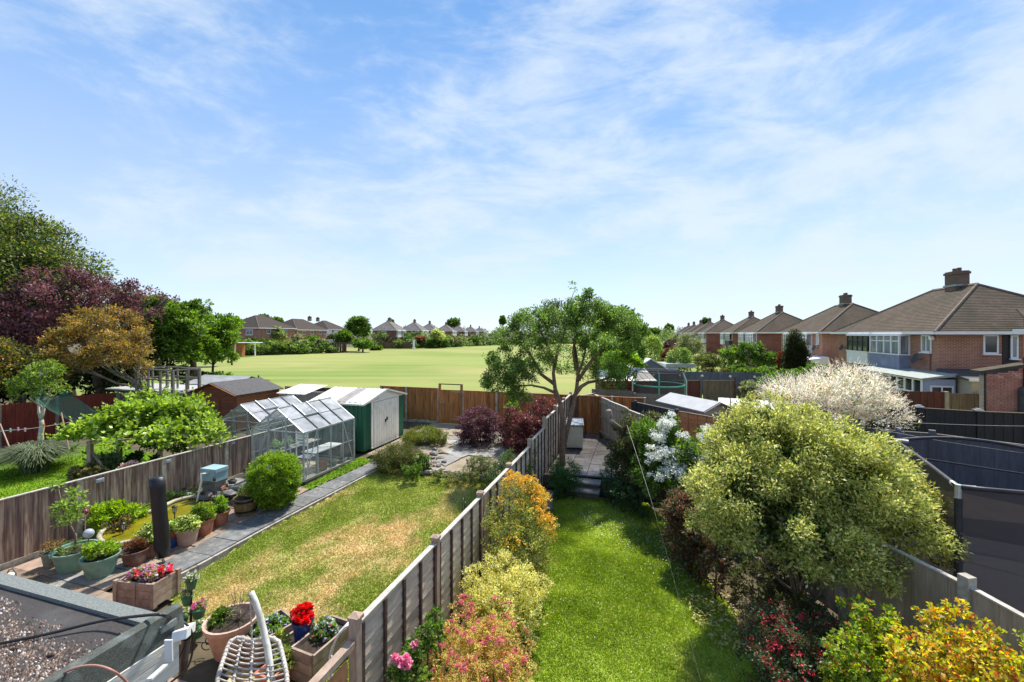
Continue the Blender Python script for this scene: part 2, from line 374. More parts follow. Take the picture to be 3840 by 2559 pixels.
def inpoly(x, y, poly):
    c = np.zeros(np.shape(x), bool); n = len(poly)
    for i in range(n):
        x1, y1 = poly[i]; x2, y2 = poly[(i+1) % n]
        cond = ((y1 > y) != (y2 > y)) & (x < (x2-x1)*(y-y1)/((y2-y1) or 1e-9)+x1)
        c ^= cond
    return c
GZv = np.vectorize(GZ)
def lawn(name, poly, dz, colfn, nblade, h, seed, cell=0.11, bw=0.006):
    P = np.array(poly); x0, y0 = P.min(0); x1, y1 = P.max(0)
    xs = np.arange(x0, x1, cell); ys = np.arange(y0, y1, cell); X, Y = np.meshgrid(xs, ys, indexing='ij'); X = X.ravel(); Y = Y.ravel()
    k = inpoly(X+cell/2, Y+cell/2, poly); X = X[k]; Y = Y[k]
    c4 = [(0, 0), (cell, 0), (cell, cell), (0, cell)]; V = np.zeros((len(X), 4, 3)); C = np.zeros((len(X), 4, 4)); 
    CC = np.zeros((len(X), 4, 3))
    for i, (a, b) in enumerate(c4):
        xx = X+a; yy = Y+b; zz = GZv(xx, yy)+dz+0.012*(fbm(xx, yy, 2.2, 9)-0.5)
        V[:, i] = np.stack([xx, yy, zz], 1); CC[:, i] = colfn(xx, yy)*0.9
    quads_mesh(name, V, CC, leafmat('turf', 0.0, 0.95, 0.1), kind='structure')
    rg = np.random.RandomState(seed); m = int(nblade*2.2)
    # denser towards the camera, where single blades show
    x = rg.uniform(x0, x1, m); y = rg.uniform(y0, y1, m); keep = inpoly(x, y, poly) & (rg.rand(m) < np.clip(7.5/np.maximum(y, 3), 0.15, 1)); x = x[keep][:nblade]; y = y[keep][:nblade]
    n = len(x); z = GZv(x, y)+dz
    tuft = 0.45+0.9*fbm(x, y, 3.5, 3)
    hh = h*rg.uniform(0.5, 1.3, n)*tuft; a = rg.uniform(0, 6.283, n); w = bw*rg.uniform(0.7, 1.5, n)*np.clip(y/6, 1, 2.2)
    p = np.stack([x, y, z], 1); s = np.stack([np.cos(a), np.sin(a), np.zeros(n)], 1)*w[:, None]
    ln = np.stack([rg.randn(n)*0.55, rg.randn(n)*0.55, np.ones(n)], 1)*hh[:, None]
    V = np.stack([p-s, p+s, p+ln], 1); C = colfn(x, y)*(1+0.22*rg.randn(n, 1)); 
    dry = (rg.rand(n) < 0.06)[:, None]; C = np.where(dry, np.array([0.42, 0.36, 0.16]), C)
    quads_mesh('grass', V, np.clip(C, 0.01, 0.9), leafmat('blade', 0.45, 0.6, 0.2), kind='stuff', nv=3)
def lerp(a, b, t): return np.array(a)*(1-t[:, None])+np.array(b)*t[:, None]
def col_left(x, y):
    u = x*SA+y*CA; v = x*CA-y*SA
    t = fbm(u*0.7, v*1.5, 0.75, 21, 5); t2 = fbm(x, y, 3.2, 5, 4); edge = np.clip((u-11.2)/1.2, 0, 1)+np.clip(1-(v+7.2+0*u)/-0.0001, 0, 0)
    s = np.clip((t+0.30*(t2-0.5)-0.475-0.16*np.clip((u-10.3)/1.6, 0, 1)-0.12*np.clip((v+4.4)/0.9, 0, 1)+0.05*np.clip((9-u)/3, 0, 1))/0.26, 0, 1)*0.9
    g = lerp((0.20, 0.27, 0.04), (0.33, 0.37, 0.09), np.clip(fbm(x, y, 1.2, 31)*1.6-0.3, 0, 1))
    st = lerp((0.50, 0.43, 0.17), (0.70, 0.52, 0.29), np.clip(fbm(x, y, 1.6, 41)*2.4-0.75, 0, 1))
    return g*(1-s[:, None])+st*s[:, None]
def col_mid(x, y):
    t = fbm(x, y, 0.8, 61, 5); t2 = fbm(x, y, 3.5, 71, 3)
    g = lerp((0.185, 0.275, 0.028), (0.33, 0.43, 0.06), np.clip((t+0.25*(t2-0.5)-0.33)/0.34, 0, 1))
    u = x*SA+y*CA
    b = np.clip((fbm(x, y, 0.7, 81, 4)-0.50)/0.18, 0, 1)*np.clip((8.6-u)/3, 0, 0.62)
    return g*(1-b[:, None])+np.array((0.27, 0.27, 0.075))*b[:, None]
def col_far(x, y): return lerp((0.09, 0.19, 0.012), (0.19, 0.32, 0.02), np.clip(fbm(x, y, 0.9, 91)*1.8-0.4, 0, 1))
def PG(pts): return [tuple(G(a, b)[:2]) for a, b in pts]
def lf_path(u):  # v of the lawn's left edge (kerb of the slab path)
    return float(np.interp(u, [2, 7.8, 12.5], [-9.45, -8.75, -8.55]))
pl = PG([(655, 2195), (700, 2165), (960, 2004), (1200, 1880), (1420, 1757), (1450, 1748), (1640, 1783), (1850, 1800)]) + [tuple(UV(12.9, -3.09)[:2]), tuple(UV(4.6, -3.09)[:2]), tuple(UV(4.35, -3.7)[:2]), tuple(UV(4.35, -5.0)[:2])] + PG([(800, 2330), (700, 2350), (640, 2310)])
lawn('lawn', pl, -0.05, col_left, 150000, 0.035, 1)
pm = PG([(2060, 1858), (2180, 1842), (2268, 1868), (2423, 1884), (2500, 1950), (2632, 2146), (2755, 2290), (2785, 2430), (2883, 2557)]) + [(2.2, 2.2), (-0.6, 2.4)] + PG([(1940, 2559), (2010, 2400), (2000, 2250), (2030, 2120), (2050, 1950)])
lawn('lawn', pm, -0.03, col_mid, 230000, 0.030, 2)
pf = [tuple(UV(2, -24)[:2]), tuple(UV(2, -12.9)[:2]), tuple(UV(9.6, -12.9)[:2]), tuple(UV(10.4, -14.5)[:2]), tuple(UV(11.6, -16)[:2]), tuple(UV(12.4, -22)[:2]), tuple(UV(8.5, -25)[:2])]
lawn('lawn', pf, -0.02, col_far, 60000, 0.07, 3, cell=0.2)
# the playing field behind the gardens
def fieldmat():
    m, nt, N, L, B = _nt('mown_field'); tc = N.new('ShaderNodeTexCoord')
    def no(sc, st, rot=0, det=5):
        mp = N.new('ShaderNodeMapping'); mp.inputs['Scale'].default_value = st; mp.inputs['Rotation'].default_value = (0, 0, rot); L.new(tc.outputs['Object'], mp.inputs[0])
        n = N.new('ShaderNodeTexNoise'); n.inputs['Scale'].default_value = sc; n.inputs['Detail'].default_value = det; L.new(mp.outputs[0], n.inputs[0]); return n.outputs[0]
    a = no(0.035, (1, 1, 1)); b = no(0.28, (0.035, 1.0, 1), R(-57)); c = no(5, (1, 1, 1), 0, 8)
    def mr(v, lo, hi):
        r = N.new('ShaderNodeMapRange'); L.new(v, r.inputs[0]); r.inputs[1].default_value = lo; r.inputs[2].default_value = hi; return r.outputs[0]
    def mix(f, x, y):
        k = N.new('ShaderNodeMix'); k.data_type = 'RGBA'; L.new(f, k.inputs[0])
        for i, q in ((6, x), (7, y)):
            if isinstance(q, tuple): k.inputs[i].default_value = q+(1,)
            else: L.new(q, k.inputs[i])
        return k.outputs[2]
    g = mix(mr(a, 0.42, 0.58), (0.165, 0.225, 0.055), (0.32, 0.295, 0.12))
    g = mix(mr(b, 0.44, 0.58), g, (0.265, 0.30, 0.095))
    d = N.new('ShaderNodeMath'); d.operation = 'MULTIPLY'; L.new(mr(b, 0.54, 0.66), d.inputs[0]); d.inputs[1].default_value = 0.6
    g = mix(d.outputs[0], g, (0.20, 0.25, 0.06))
    d2 = N.new('ShaderNodeMath'); d2.operation = 'MULTIPLY'; L.new(mr(c, 0.45, 0.75), d2.inputs[0]); d2.inputs[1].default_value = 0.45
    g = mix(d2.outputs[0], g, (0.17, 0.25, 0.045))
    L.new(g, B.inputs['Base Color']); B.inputs['Roughness'].default_value = 0.95; B.inputs['Specular IOR Level'].default_value = 0.1
    bm = N.new('ShaderNodeBump'); bm.inputs['Strength'].default_value = 0.5; bm.inputs['Distance'].default_value = 0.03; L.new(c, bm.inputs['Height']); L.new(bm.outputs[0], B.inputs['Normal'])
    return m
mb = MB(); pts = [UV(19.6, -60), UV(19.6, 24), UV(60, 34), UV(230, 45), UV(320, -30), UV(240, -70), UV(100, -90)]
mb.add([(p.x, p.y, 0.5) for p in pts], [tuple(range(len(pts)-1, -1, -1))]); mb.build('field', fieldmat(), kind='structure')
# ------------------------------------------------------------------ timber and other materials
m_concrete = mat('concrete', (0.46, 0.42, 0.355), (0.31, 0.285, 0.235), 14, 0.9, 0.5, 60, dirt=(0.16, 0.15, 0.11), dscale=4)
m_greywood = mat('weathered_grey_wood', (0.62, 0.53, 0.43), (0.42, 0.335, 0.265), 7, 0.85, 0.5, 30, stretch=(0.6, 0.6, 5), rnd=0.16, dirt=(0.36, 0.30, 0.25), dscale=1.3)
m_batten = mat('dark_batten_wood', (0.12, 0.07, 0.055), (0.05, 0.03, 0.03), 8, 0.85, 0.4, 30)
m_postwood = mat('brown_post_wood', (0.42, 0.31, 0.24), (0.28, 0.20, 0.155), 8, 0.85, 0.4, 30, stretch=(1, 1, 0.3))
m_mauve = mat('streaked_brown_boards', (0.48, 0.38, 0.29), (0.19, 0.115, 0.09), 7, 0.9, 0.5, 30, stretch=(3, 3, 0.22), rnd=0.2, lo=0.4, hi=0.66, dirt=(0.10, 0.055, 0.06), dscale=2.0)
m_orange = mat('orange_treated_boards', (0.44, 0.19, 0.055), (0.28, 0.10, 0.03), 7, 0.8, 0.4, 30, stretch=(3, 3, 0.3), rnd=0.24, dirt=(0.11, 0.04, 0.02), dscale=4)
m_orange2 = mat('orange_panel_wood', (0.46, 0.22, 0.10), (0.33, 0.14, 0.06), 6, 0.8, 0.3, 30, rnd=0.12)
m_beige = mat('beige_fence_boards', (0.46, 0.375, 0.28), (0.32, 0.25, 0.19), 6, 0.9, 0.4, 30, stretch=(3, 3, 0.4), rnd=0.14)
m_navy = mat('navy_painted_boards', (0.030, 0.036, 0.055), (0.016, 0.02, 0.032), 5, 0.6, 0.3, 30, stretch=(3, 3, 0.5), rnd=0.15)
m_black = mat('black_painted_boards', (0.022, 0.018, 0.02), (0.013, 0.011, 0.012), 5, 0.55, 0.2, 30, stretch=(3, 3, 0.5), rnd=0.15)
m_bluegrey = mat('blue_grey_boards', (0.105, 0.12, 0.17), (0.07, 0.08, 0.12), 4, 0.7, 0.3, 30, stretch=(3, 3, 0.5), rnd=0.12)
m_red = mat('red_brown_boards', (0.20, 0.030, 0.014), (0.10, 0.014, 0.009), 5, 0.75, 0.3, 30, stretch=(3, 3, 0.4), rnd=0.14)
m_darkred = mat('dark_red_boards', (0.13, 0.035, 0.025), (0.07, 0.02, 0.016), 5, 0.75, 0.3, 30, stretch=(3, 3, 0.4), rnd=0.1)
m_greybrown = mat('grey_brown_boards', (0.17, 0.13, 0.085), (0.10, 0.075, 0.05), 5, 0.8, 0.3, 30, stretch=(3, 3, 0.4), rnd=0.12)
m_oldgrey = mat('old_grey_boards', (0.21, 0.185, 0.155), (0.12, 0.105, 0.085), 6, 0.9, 0.4, 30, stretch=(2, 2, 2), rnd=0.15)
m_fieldwood = mat('dark_field_fence_wood', (0.14, 0.085, 0.055), (0.07, 0.045, 0.03), 6, 0.9, 0.4, 30, rnd=0.2)
m_cap = mat('pale_capping_wood', (0.52, 0.49, 0.44), (0.36, 0.33, 0.29), 9, 0.85, 0.4, 40)
m_white = mat('white_paint', (0.80, 0.80, 0.78), (0.70, 0.70, 0.67), 6, 0.45, 0.05)
m_black_pl = mat('black_plastic', (0.015, 0.015, 0.017), (0.01, 0.01, 0.011), 6, 0.4)
def fence(name, label, pts, top, base, bw, bm, pm=None, pw=0.1, spacing=1.85, cap=None, gravel=0.0, extra=0.05, horiz=False, group=None, side=1, rails=0, railm=None, battens=0, capw=0.05, railside=1, caps=False, first=True, lap=0.012, cat='fence', postcap=None, seed=3):
    """a run of fence: boards, posts, rails, capping, every piece a part. top: one height or one per span"""
    rg = random.Random(seed+len(pts)*7)
    t = thing(name, label, cat, (pts[0][0], pts[0][1], 0), 0, group)
    for i in range(len(pts)-1):
        a = Vector((pts[i][0], pts[i][1], 0)); b = Vector((pts[i+1][0], pts[i+1][1], 0)); d = (b-a); L_ = d.length; d.normalize(); nrm = Vector((d.y, -d.x, 0))*side; ang = math.atan2(d.y, d.x)
        tp = top[i] if isinstance(top, (list, tuple)) else top
        za = base(a.x, a.y) if callable(base) else base; zb = base(b.x, b.y) if callable(base) else base
        lo = min(za, zb)-0.03
        h = pw/2
        if pm:
            ex = extra
            for k, q in enumerate((a, b)):
                if k == 0 and i == 0 and not first: continue
                if k == 1 and i < len(pts)-2: continue
                mb = MB(); lean = Matrix.Rotation(ang, 3, 'Z') @ Matrix.Rotation(rg.uniform(-.012, .012), 3, 'Y'); mb.box((q.x, q.y, (lo-0.1+tp+ex)/2), (pw, pw, tp+ex-lo+0.1), M=lean); mb.build('post', pm, t, world=True)
                if caps:
                    mb = MB(); mb.box((q.x, q.y, tp+ex+0.02), (pw*1.25, pw*1.25, 0.04), ang); mb.add([(q.x+sx*pw*.6, q.y+sy*pw*.6, tp+ex+0.04) for sx, sy in ((-1, -1), (1, -1), (1, 1), (-1, 1))]+[(q.x, q.y, tp+ex+0.075)], [(0, 1, 4), (1, 2, 4), (2, 3, 4), (3, 0, 4)]); mb.build('post_cap', postcap or pm, t, world=True)
        L2 = L_-2*h
        g0 = lo+gravel
        if gravel: 
            mb = MB(); mb.box(a+d*L_/2+Vector((0, 0, (lo+g0)/2)), (L2, 0.04, gravel), ang); mb.build('gravel_board', m_concrete, t, world=True)
        if horiz:
            n = int(round((tp-g0)/bw)); hh = (tp-g0)/n
            for k in range(n):
                M_ = Matrix.Rotation(ang, 3, 'Z') @ Matrix.Rotation(-0.12*side, 3, 'X')
                mb = MB(); mb.box(a+d*L_/2+Vector((0, 0, g0+hh*(k+0.5)+rg.uniform(-.003, .003)))+nrm*rg.uniform(0, 0.003), (L2, 0.014, hh*1.12), M=M_); mb.build('slat', bm, t, world=True)
        else:
            n = max(1, int(round(L2/bw))); w = L2/n
            for k in range(n):
                c = a+d*(h+w*(k+0.5)); off = (lap if k % 2 else 0.0)
                mb = MB(); mb.box(Vector((c.x, c.y, (g0+tp)/2+rg.uniform(-0.009, 0.009)))+nrm*off, (w*1.02, 0.018, tp-g0), ang+rg.uniform(-.035, .035)); mb.build('board', bm, t, world=True)
        if battens:
            for k in range(battens):
                c = a+d*(h+L2*(k+(0.5 if battens < 3 else 0.0)+ (0.0 if battens < 3 else 0.0))/(battens if battens < 3 else battens-1)) if False else a+d*(h+0.03+(L2-0.06)*k/(battens-1))
                for sgn in (1, -1):
                    q = c+nrm*0.034*sgn
                    mb = MB(); mb.box((q.x, q.y, (g0+tp)/2), (0.045, 0.03, tp-g0-0.02), ang); mb.build('batten', m_batten if sgn == 1 and bm is m_greywood else bm, t, world=True)
        for k in range(rails):
            z = lo+0.25+(tp-lo-0.42)*k/max(1, rails-1); c = a+d*L_/2+nrm*0.05*railside
            mb = MB(); mb.box((c.x, c.y, z), (L2, 0.07, 0.06), ang); mb.build('rail', railm or bm, t, world=True)
        if cap:
            c = a+d*L_/2; mb = MB(); mb.box((c.x, c.y, tp+0.012), (L2, capw+0.03, 0.022), ang); mb.build('capping', cap, t, world=True)
    return t
def UP(*l): return [tuple(UV(u, v)[:2]) for u, v in l]
# fence between the two gardens in front
cu = [4.05, 5.98, 7.91, 9.84, 11.85, 13.8, 15.7, 17.6, 19.4]
cpts = UP(*[(u, -3.03) for u in cu])
fence('garden_fence', 'long weathered grey lap fence with dark battens running between the two front lawns', cpts, [1.75, 1.75, 1.75, 1.75, 1.86, 2.12, 2.2, 2.2], lambda x, y: 0.0 if uv(x, y)[0] < 13 else 0.35, 0.15, m_greywood, m_postwood, 0.1, cap=m_cap, horiz=True, side=1, battens=5, extra=0.07, caps=True)
fence('low_fence_panel', 'lower brown fence panel with a bare top rail beside the wooden planters', UP((1.9, -3.03), (3.95, -3.03)), 1.45, 0.0, 0.15, m_orange2, None, 0.1, horiz=True, side=1, cap=None)
t_low = bpy.data.objects['low_fence_panel']
mb = MB(); mb.bar(UV(1.9, -3.02, 1.6), UV(3.96, -3.02, 1.6), 0.09, 0.07); mb.build('rail', m_postwood, t_low, world=True)
for q in (2.6, 3.3):
    mb = MB(); mb.bar(UV(q, -3.03, 1.45), UV(q, -3.03, 1.57), 0.05, 0.05); mb.build('upright', m_postwood, t_low, world=True)
# left fence of the near garden
lu = [1.2, 3.05, 4.9, 6.75, 8.6, 10.45, 12.3, 14.15, 16.0, 17.85, 19.4]
lv = lambda u: -12.8+0.02*(u-6)
fence('boundary_fence', 'mauve brown board fence with concrete posts behind the pond', UP(*[(u, lv(u)) for u in lu]), 1.5, lambda x, y: GZ(x, y)-0.02, 0.145, m_mauve, m_concrete, 0.11, cap=m_cap, gravel=0.16, side=-1, extra=0.02, lap=0.016)
# back fence and gate
bu = 19.45
fence('back_fence', 'orange brown close boarded fence between the green metal shed and the gate', UP((bu, -13.0), (bu, -11.5), (bu, -9.68)), 2.22, 0.42, 0.125, m_orange, m_concrete, 0.1, gravel=0.2, side=1, extra=0.04, cap=m_orange)
fence('back_fence', 'orange brown close boarded fence between the gate and the multi-stemmed tree', UP((bu, -8.35), (bu, -6.6), (bu, -4.85), (bu, -3.1), (bu, -1.2), (bu, 0.2)), 2.16, 0.42, 0.125, m_orange, m_concrete, 0.1, gravel=0.0, side=1, extra=0.04, cap=m_orange)
t = thing('garden_gate', 'tall orange brown board gate with an open top frame in the back fence', 'gate', UV(bu, -9.0, 0.45))
for v in (-9.6, -8.42):
    mb = MB(); p = UV(bu-0.03, v); mb.box((p.x, p.y, 1.40), (0.1, 0.1, 2.1), -A); mb.build('post', m_orange, t, world=True)
mb = MB(); mb.bar(UV(bu-0.03, -9.65, 2.46), UV(bu-0.03, -8.37, 2.46), 0.07, 0.05); mb.build('crossbar', m_greybrown, t, world=True)
for k in range(9):
    p = UV(bu-0.04, -9.54+0.12*k+0.06); mb = MB(); mb.box((p.x, p.y, 1.35), (0.12, 0.02, 1.66), -A); mb.build('board', m_orange, t, world=True)
for z in (2.1, 0.72):
    mb = MB(); mb.bar(UV(bu-0.06, -8.95, z), UV(bu-0.06, -8.45, z), 0.02, 0.04); mb.build('hinge', m_concrete, t, world=True)
mb = MB(); mb.bar(UV(bu-0.06, -9.55, 1.55), UV(bu-0.06, -9.3, 1.55), 0.03, 0.04); mb.build('bolt', m_concrete, t, world=True)
# the right hand fence of the middle garden
rp = [(6.1, 2.0), (6.1, 3.85), (6.08, 5.7), (5.85, 7.5), (5.62, 9.3), (5.38, 11.1), (5.1, 12.9), (4.8, 14.7), (4.45, 16.45), (4.15, 18.2), (3.85, 20.0)]
fence('side_fence', 'pale grey board fence with concrete posts running behind the big variegated bush', rp[:6], 1.62, 0.0, 0.15, m_beige, m_concrete, 0.13, cap=m_cap, gravel=0.15, side=-1, extra=0.14, caps=False)
fence('side_fence', 'beige board fence with arris rails and pale posts beside the paved path', rp[5:], [1.75, 1.95, 2.05, 2.1, 2.12], lambda x, y: 0.0 if uv(x, y)[0] < 13 else 0.4, 0.14, m_beige, m_cap, 0.09, cap=m_cap, side=-1, rails=3, railm=m_beige, extra=0.0, railside=1)
# short dark fence closing the wedge at the end of the path
fence('end_fence', 'dark short fence at the far end of the paved side path', [(2.75, 19.2), (3.85, 20.0)], 2.15, 0.42, 0.13, m_fieldwood, m_greybrown, 0.1, side=1, cap=m_cap)
# neighbour fences to the right
fence('navy_fence', 'navy painted fence with dark posts curving in front of the grey roofed shed', [(4.02, 20.8), (5.36, 18.5), (6.35, 16.4)], [2.0, 2.0], 0.42, 0.14, m_navy, m_navy, 0.11, cap=m_oldgrey, side=1, extra=0.08)
fence('brown_lap_fence', 'orange brown lap fence panel just below the grey roofed shed', [(6.35, 16.4), (7.26, 15.0), (8.2, 13.6), (9.2, 12.2)], 2.0, 0.35, 0.16, m_orange2, m_navy, 0.12, horiz=True, side=1, battens=5, cap=m_oldgrey, extra=0.08)
bpy.data.objects['brown_lap_fence']
fence('blue_grey_fence', 'blue grey board fence with pale posts behind the large black trampoline', [(9.2, 15.9), (11.0, 15.0), (12.6, 13.9), (13.35, 13.55), (14.75, 12.0), (15.9, 10.6)][1:], 1.8, 0.1, 0.14, m_bluegrey, m_bluegrey, 0.16, cap=m_oldgrey, side=1, extra=0.12)
fence('black_fence', 'black fence topped with post lights in front of the red brick garage', [(13.9, 17.9), (15.05, 17.55), (16.3, 17.1), (17.8, 16.3), (19.3, 15.9), (21.2, 15.4)], 2.0, 0.1, 0.14, m_black, m_black, 0.11, cap=m_greybrown, side=1, extra=0.0)
tb = bpy.data.objects['black_fence']
for q in ((16.3, 17.1), (17.8, 16.3)):
    mb = MB(); mb.box((q[0], q[1], 2.06), (0.26, 0.26, 0.05), -0.4); mb.box((q[0], q[1], 2.1), (0.14, 0.14, 0.06), -0.4); mb.build('post_light', mat('steel', (0.6, 0.62, 0.65), (0.5, 0.5, 0.52), 5, 0.3, metal=0.7), tb, world=True)
fence('dark_red_fence', 'dark red brown fence below the blue conservatory of the nearest house', [(15.6, 21.7), (17.4, 21.35), (19.2, 21.0), (21.0, 20.65)], 2.15, 0.2, 0.15, m_darkred, m_darkred, 0.1, side=1, extra=0.0)
fence('pale_brown_fence', 'short pale brown fence panel between the dark red fence and the brick garage', [(21.0, 20.65), (22.4, 20.4)], 2.1, 0.2, 0.15, m_greybrown, m_beige, 0.16, side=1, extra=0.08)
fence('grey_plank_fence', 'old grey plank fence in front of the small green trampoline', [(4.1, 21.6), (6.0, 20.9), (7.6, 20.3), (9.2, 19.6), (10.8, 18.9), (12.4, 18.2)], [2.15, 2.05, 1.95, 1.9, 1.85], 0.3, 0.19, m_oldgrey, m_oldgrey, 0.1, horiz=True, side=1, extra=0.03)
fb = thing('patchwork_fence', 'fence of dark red and grey brown panels right of the small green trampoline', 'fence', (10.3, 27.5, 0))
def sect(x0, x1, y, zt, m, pm):
    n = int((x1-x0)/0.14)
    for k in range(n):
        mb = MB(); mb.box((x0+(k+0.5)*(x1-x0)/n, y+(0.012 if k % 2 else 0), (zt+0.1)/2), ((x1-x0)/n*1.02, 0.02, zt-0.1)); mb.build('board', m, fb, world=True)
    mb = MB(); mb.box((x1+0.06, y, (zt+0.35)/2), (0.12, 0.12, zt+0.35-0.1)); mb.build('post', pm, fb, world=True)
    mb = MB(); mb.box(((x0+x1)/2, y, zt+0.02), (x1-x0, 0.06, 0.03)); mb.build('capping', m_oldgrey, fb, world=True)
sect(10.35, 12.1, 27.5, 1.93, m_darkred, m_oldgrey); sect(12.22, 14.2, 27.3, 1.95, m_greybrown, m_fieldwood); sect(14.32, 16.2, 27.0, 1.83, m_darkred, m_fieldwood); sect(16.32, 18.2, 26.7, 1.75, m_darkred, m_fieldwood)
fn = thing('slate_blue_fence', 'long slate blue fence with round lights under the green bushes', 'fence', (10.6, 33, 0))
for i, (xa, ya, xb, yb) in enumerate([(9.8, 33.0, 13.2, 32.2), (13.2, 32.2, 16.6, 31.4), (16.6, 31.4, 20.2, 30.6)]):
    n = 20
    for k in range(n):
        s = (k+0.5)/n; mb = MB(); mb.box((xa+(xb-xa)*s, ya+(yb-ya)*s+(0.012 if k % 2 else 0), 1.1), ((xb-xa)/n*1.03, 0.02, 2.0), math.atan2(yb-ya, xb-xa)); mb.build('board', m_navy if i < 0 else m_bluegrey, fn, world=True)
    for s in (0.3, 0.85):
        mb = MB(); mb.tube([(xa+(xb-xa)*s, ya+(yb-ya)*s-0.03, 1.82), (xa+(xb-xa)*s, ya+(yb-ya)*s-0.09, 1.82)], 0.09, 10); mb.build('lamp', m_white, fn, world=True)
# dark field fence at the left end of the back boundary
fence('field_fence', 'dark brown field fence with a pale post left of the green metal shed', UP((18.9, -18.6), (19.0, -16.8), (19.2, -14.9), (19.35, -13.1)), 2.05, 0.42, 0.14, m_fieldwood, m_concrete, 0.12, cap=m_greybrown, side=1, extra=0.05)
fence('red_fence', 'deep red board fence with grey posts under the trees on the far left', [(-22.6, 12.0), (-22.2, 13.9), (-21.7, 15.8), (-21.3, 17.7), (-20.8, 19.5), (-19.7, 21.3)], [1.9]*3+[2.0, 2.05], lambda x, y: 0.3, 0.15, m_red, m_oldgrey, 0.12, side=1, extra=0.04)
# ------------------------------------------------------------------ houses
def tilemat(name, c1, c2, c3):
    m, nt, N, L, B = _nt(name); tc = N.new('ShaderNodeTexCoord')
    sp = N.new('ShaderNodeSeparateXYZ'); L.new(tc.outputs['Object'], sp.inputs[0]); ad = N.new('ShaderNodeMath'); ad.operation = 'ADD'; L.new(sp.outputs[0], ad.inputs[0]); L.new(sp.outputs[1], ad.inputs[1])
    cb = N.new('ShaderNodeCombineXYZ'); L.new(ad.outputs[0], cb.inputs[0]); L.new(sp.outputs[2], cb.inputs[1])
    br = N.new('ShaderNodeTexBrick'); L.new(cb.outputs[0], br.inputs['Vector']); br.inputs['Scale'].default_value = 1; br.inputs['Brick Width'].default_value = 0.2; br.inputs['Row Height'].default_value = 0.085; br.inputs['Mortar Size'].default_value = 0.004
    br.inputs['Color1'].default_value = c1+(1,); br.inputs['Color2'].default_value = c2+(1,); br.inputs['Mortar'].default_value = tuple(c*0.4 for c in c2)+(1,)
    n = N.new('ShaderNodeTexNoise'); n.inputs['Scale'].default_value = 0.8; n.inputs['Detail'].default_value = 9; n.inputs['Roughness'].default_value = 0.7; L.new(tc.outputs['Object'], n.inputs[0])
    mr = N.new('ShaderNodeMapRange'); L.new(n.outputs[0], mr.inputs[0]); mr.inputs[1].default_value = 0.42; mr.inputs[2].default_value = 0.62
    mx = N.new('ShaderNodeMix'); mx.data_type = 'RGBA'; L.new(mr.outputs[0], mx.inputs[0]); L.new(br.outputs[0], mx.inputs[6]); mx.inputs[7].default_value = c3+(1,)
    L.new(mx.outputs[2], B.inputs['Base Color']); B.inputs['Roughness'].default_value = 0.9; B.inputs['Specular IOR Level'].default_value = 0.2
    return m
m_brick = brickmat('red_brick', (0.40, 0.155, 0.095), (0.30, 0.105, 0.065), (0.40, 0.30, 0.23))
m_brickd = brickmat('dark_red_brick', (0.24, 0.07, 0.045), (0.19, 0.055, 0.035), (0.24, 0.16, 0.13))
m_tile = tilemat('brown_roof_tiles', (0.125, 0.09, 0.066), (0.088, 0.063, 0.048), (0.060, 0.052, 0.034))
m_tileg = tilemat('grey_roof_tiles', (0.22, 0.20, 0.20), (0.17, 0.155, 0.155), (0.14, 0.13, 0.12))
m_tiled = tilemat('dark_brown_roof_tiles', (0.075, 0.058, 0.048), (0.055, 0.042, 0.036), (0.06, 0.05, 0.045))
m_ridge = mat('ridge_tiles', (0.19, 0.15, 0.11), (0.12, 0.09, 0.07), 5, 0.9, 0.3)
m_chim = brickmat('chimney_brick', (0.20, 0.125, 0.09), (0.15, 0.09, 0.065), (0.16, 0.13, 0.10))
m_upvc = mat('white_frames', (0.83, 0.83, 0.83), (0.74, 0.74, 0.75), 3, 0.35)
m_wpane = mat('dark_window_glass', (0.055, 0.065, 0.075), (0.02, 0.024, 0.03), 1.2, 0.06, spec=0.8)
m_wpane2 = mat('curtained_window_glass', (0.36, 0.37, 0.38), (0.16, 0.17, 0.18), 2.5, 0.08, stretch=(3, 3, 0.2), spec=0.7)
m_render_w = mat('white_panel', (0.78, 0.78, 0.77), (0.70, 0.70, 0.69), 2, 0.6)
m_render_b = mat('grey_blue_render', (0.22, 0.25, 0.34), (0.17, 0.195, 0.27), 2, 0.7, dirt=(0.30, 0.33, 0.42), dscale=1.2)
m_navyp = mat('navy_panel', (0.04, 0.05, 0.085), None, 2, 0.6)
m_beiger = mat('beige_render', (0.46, 0.41, 0.32), (0.38, 0.34, 0.26), 1.5, 0.85, 0.2)
m_lead = mat('lead_flashing', (0.32, 0.37, 0.35), (0.24, 0.27, 0.26), 5, 0.5)
m_felt = mat('dark_roof_felt', (0.075, 0.072, 0.075), (0.045, 0.043, 0.045), 8, 0.75, 0.4, 60)
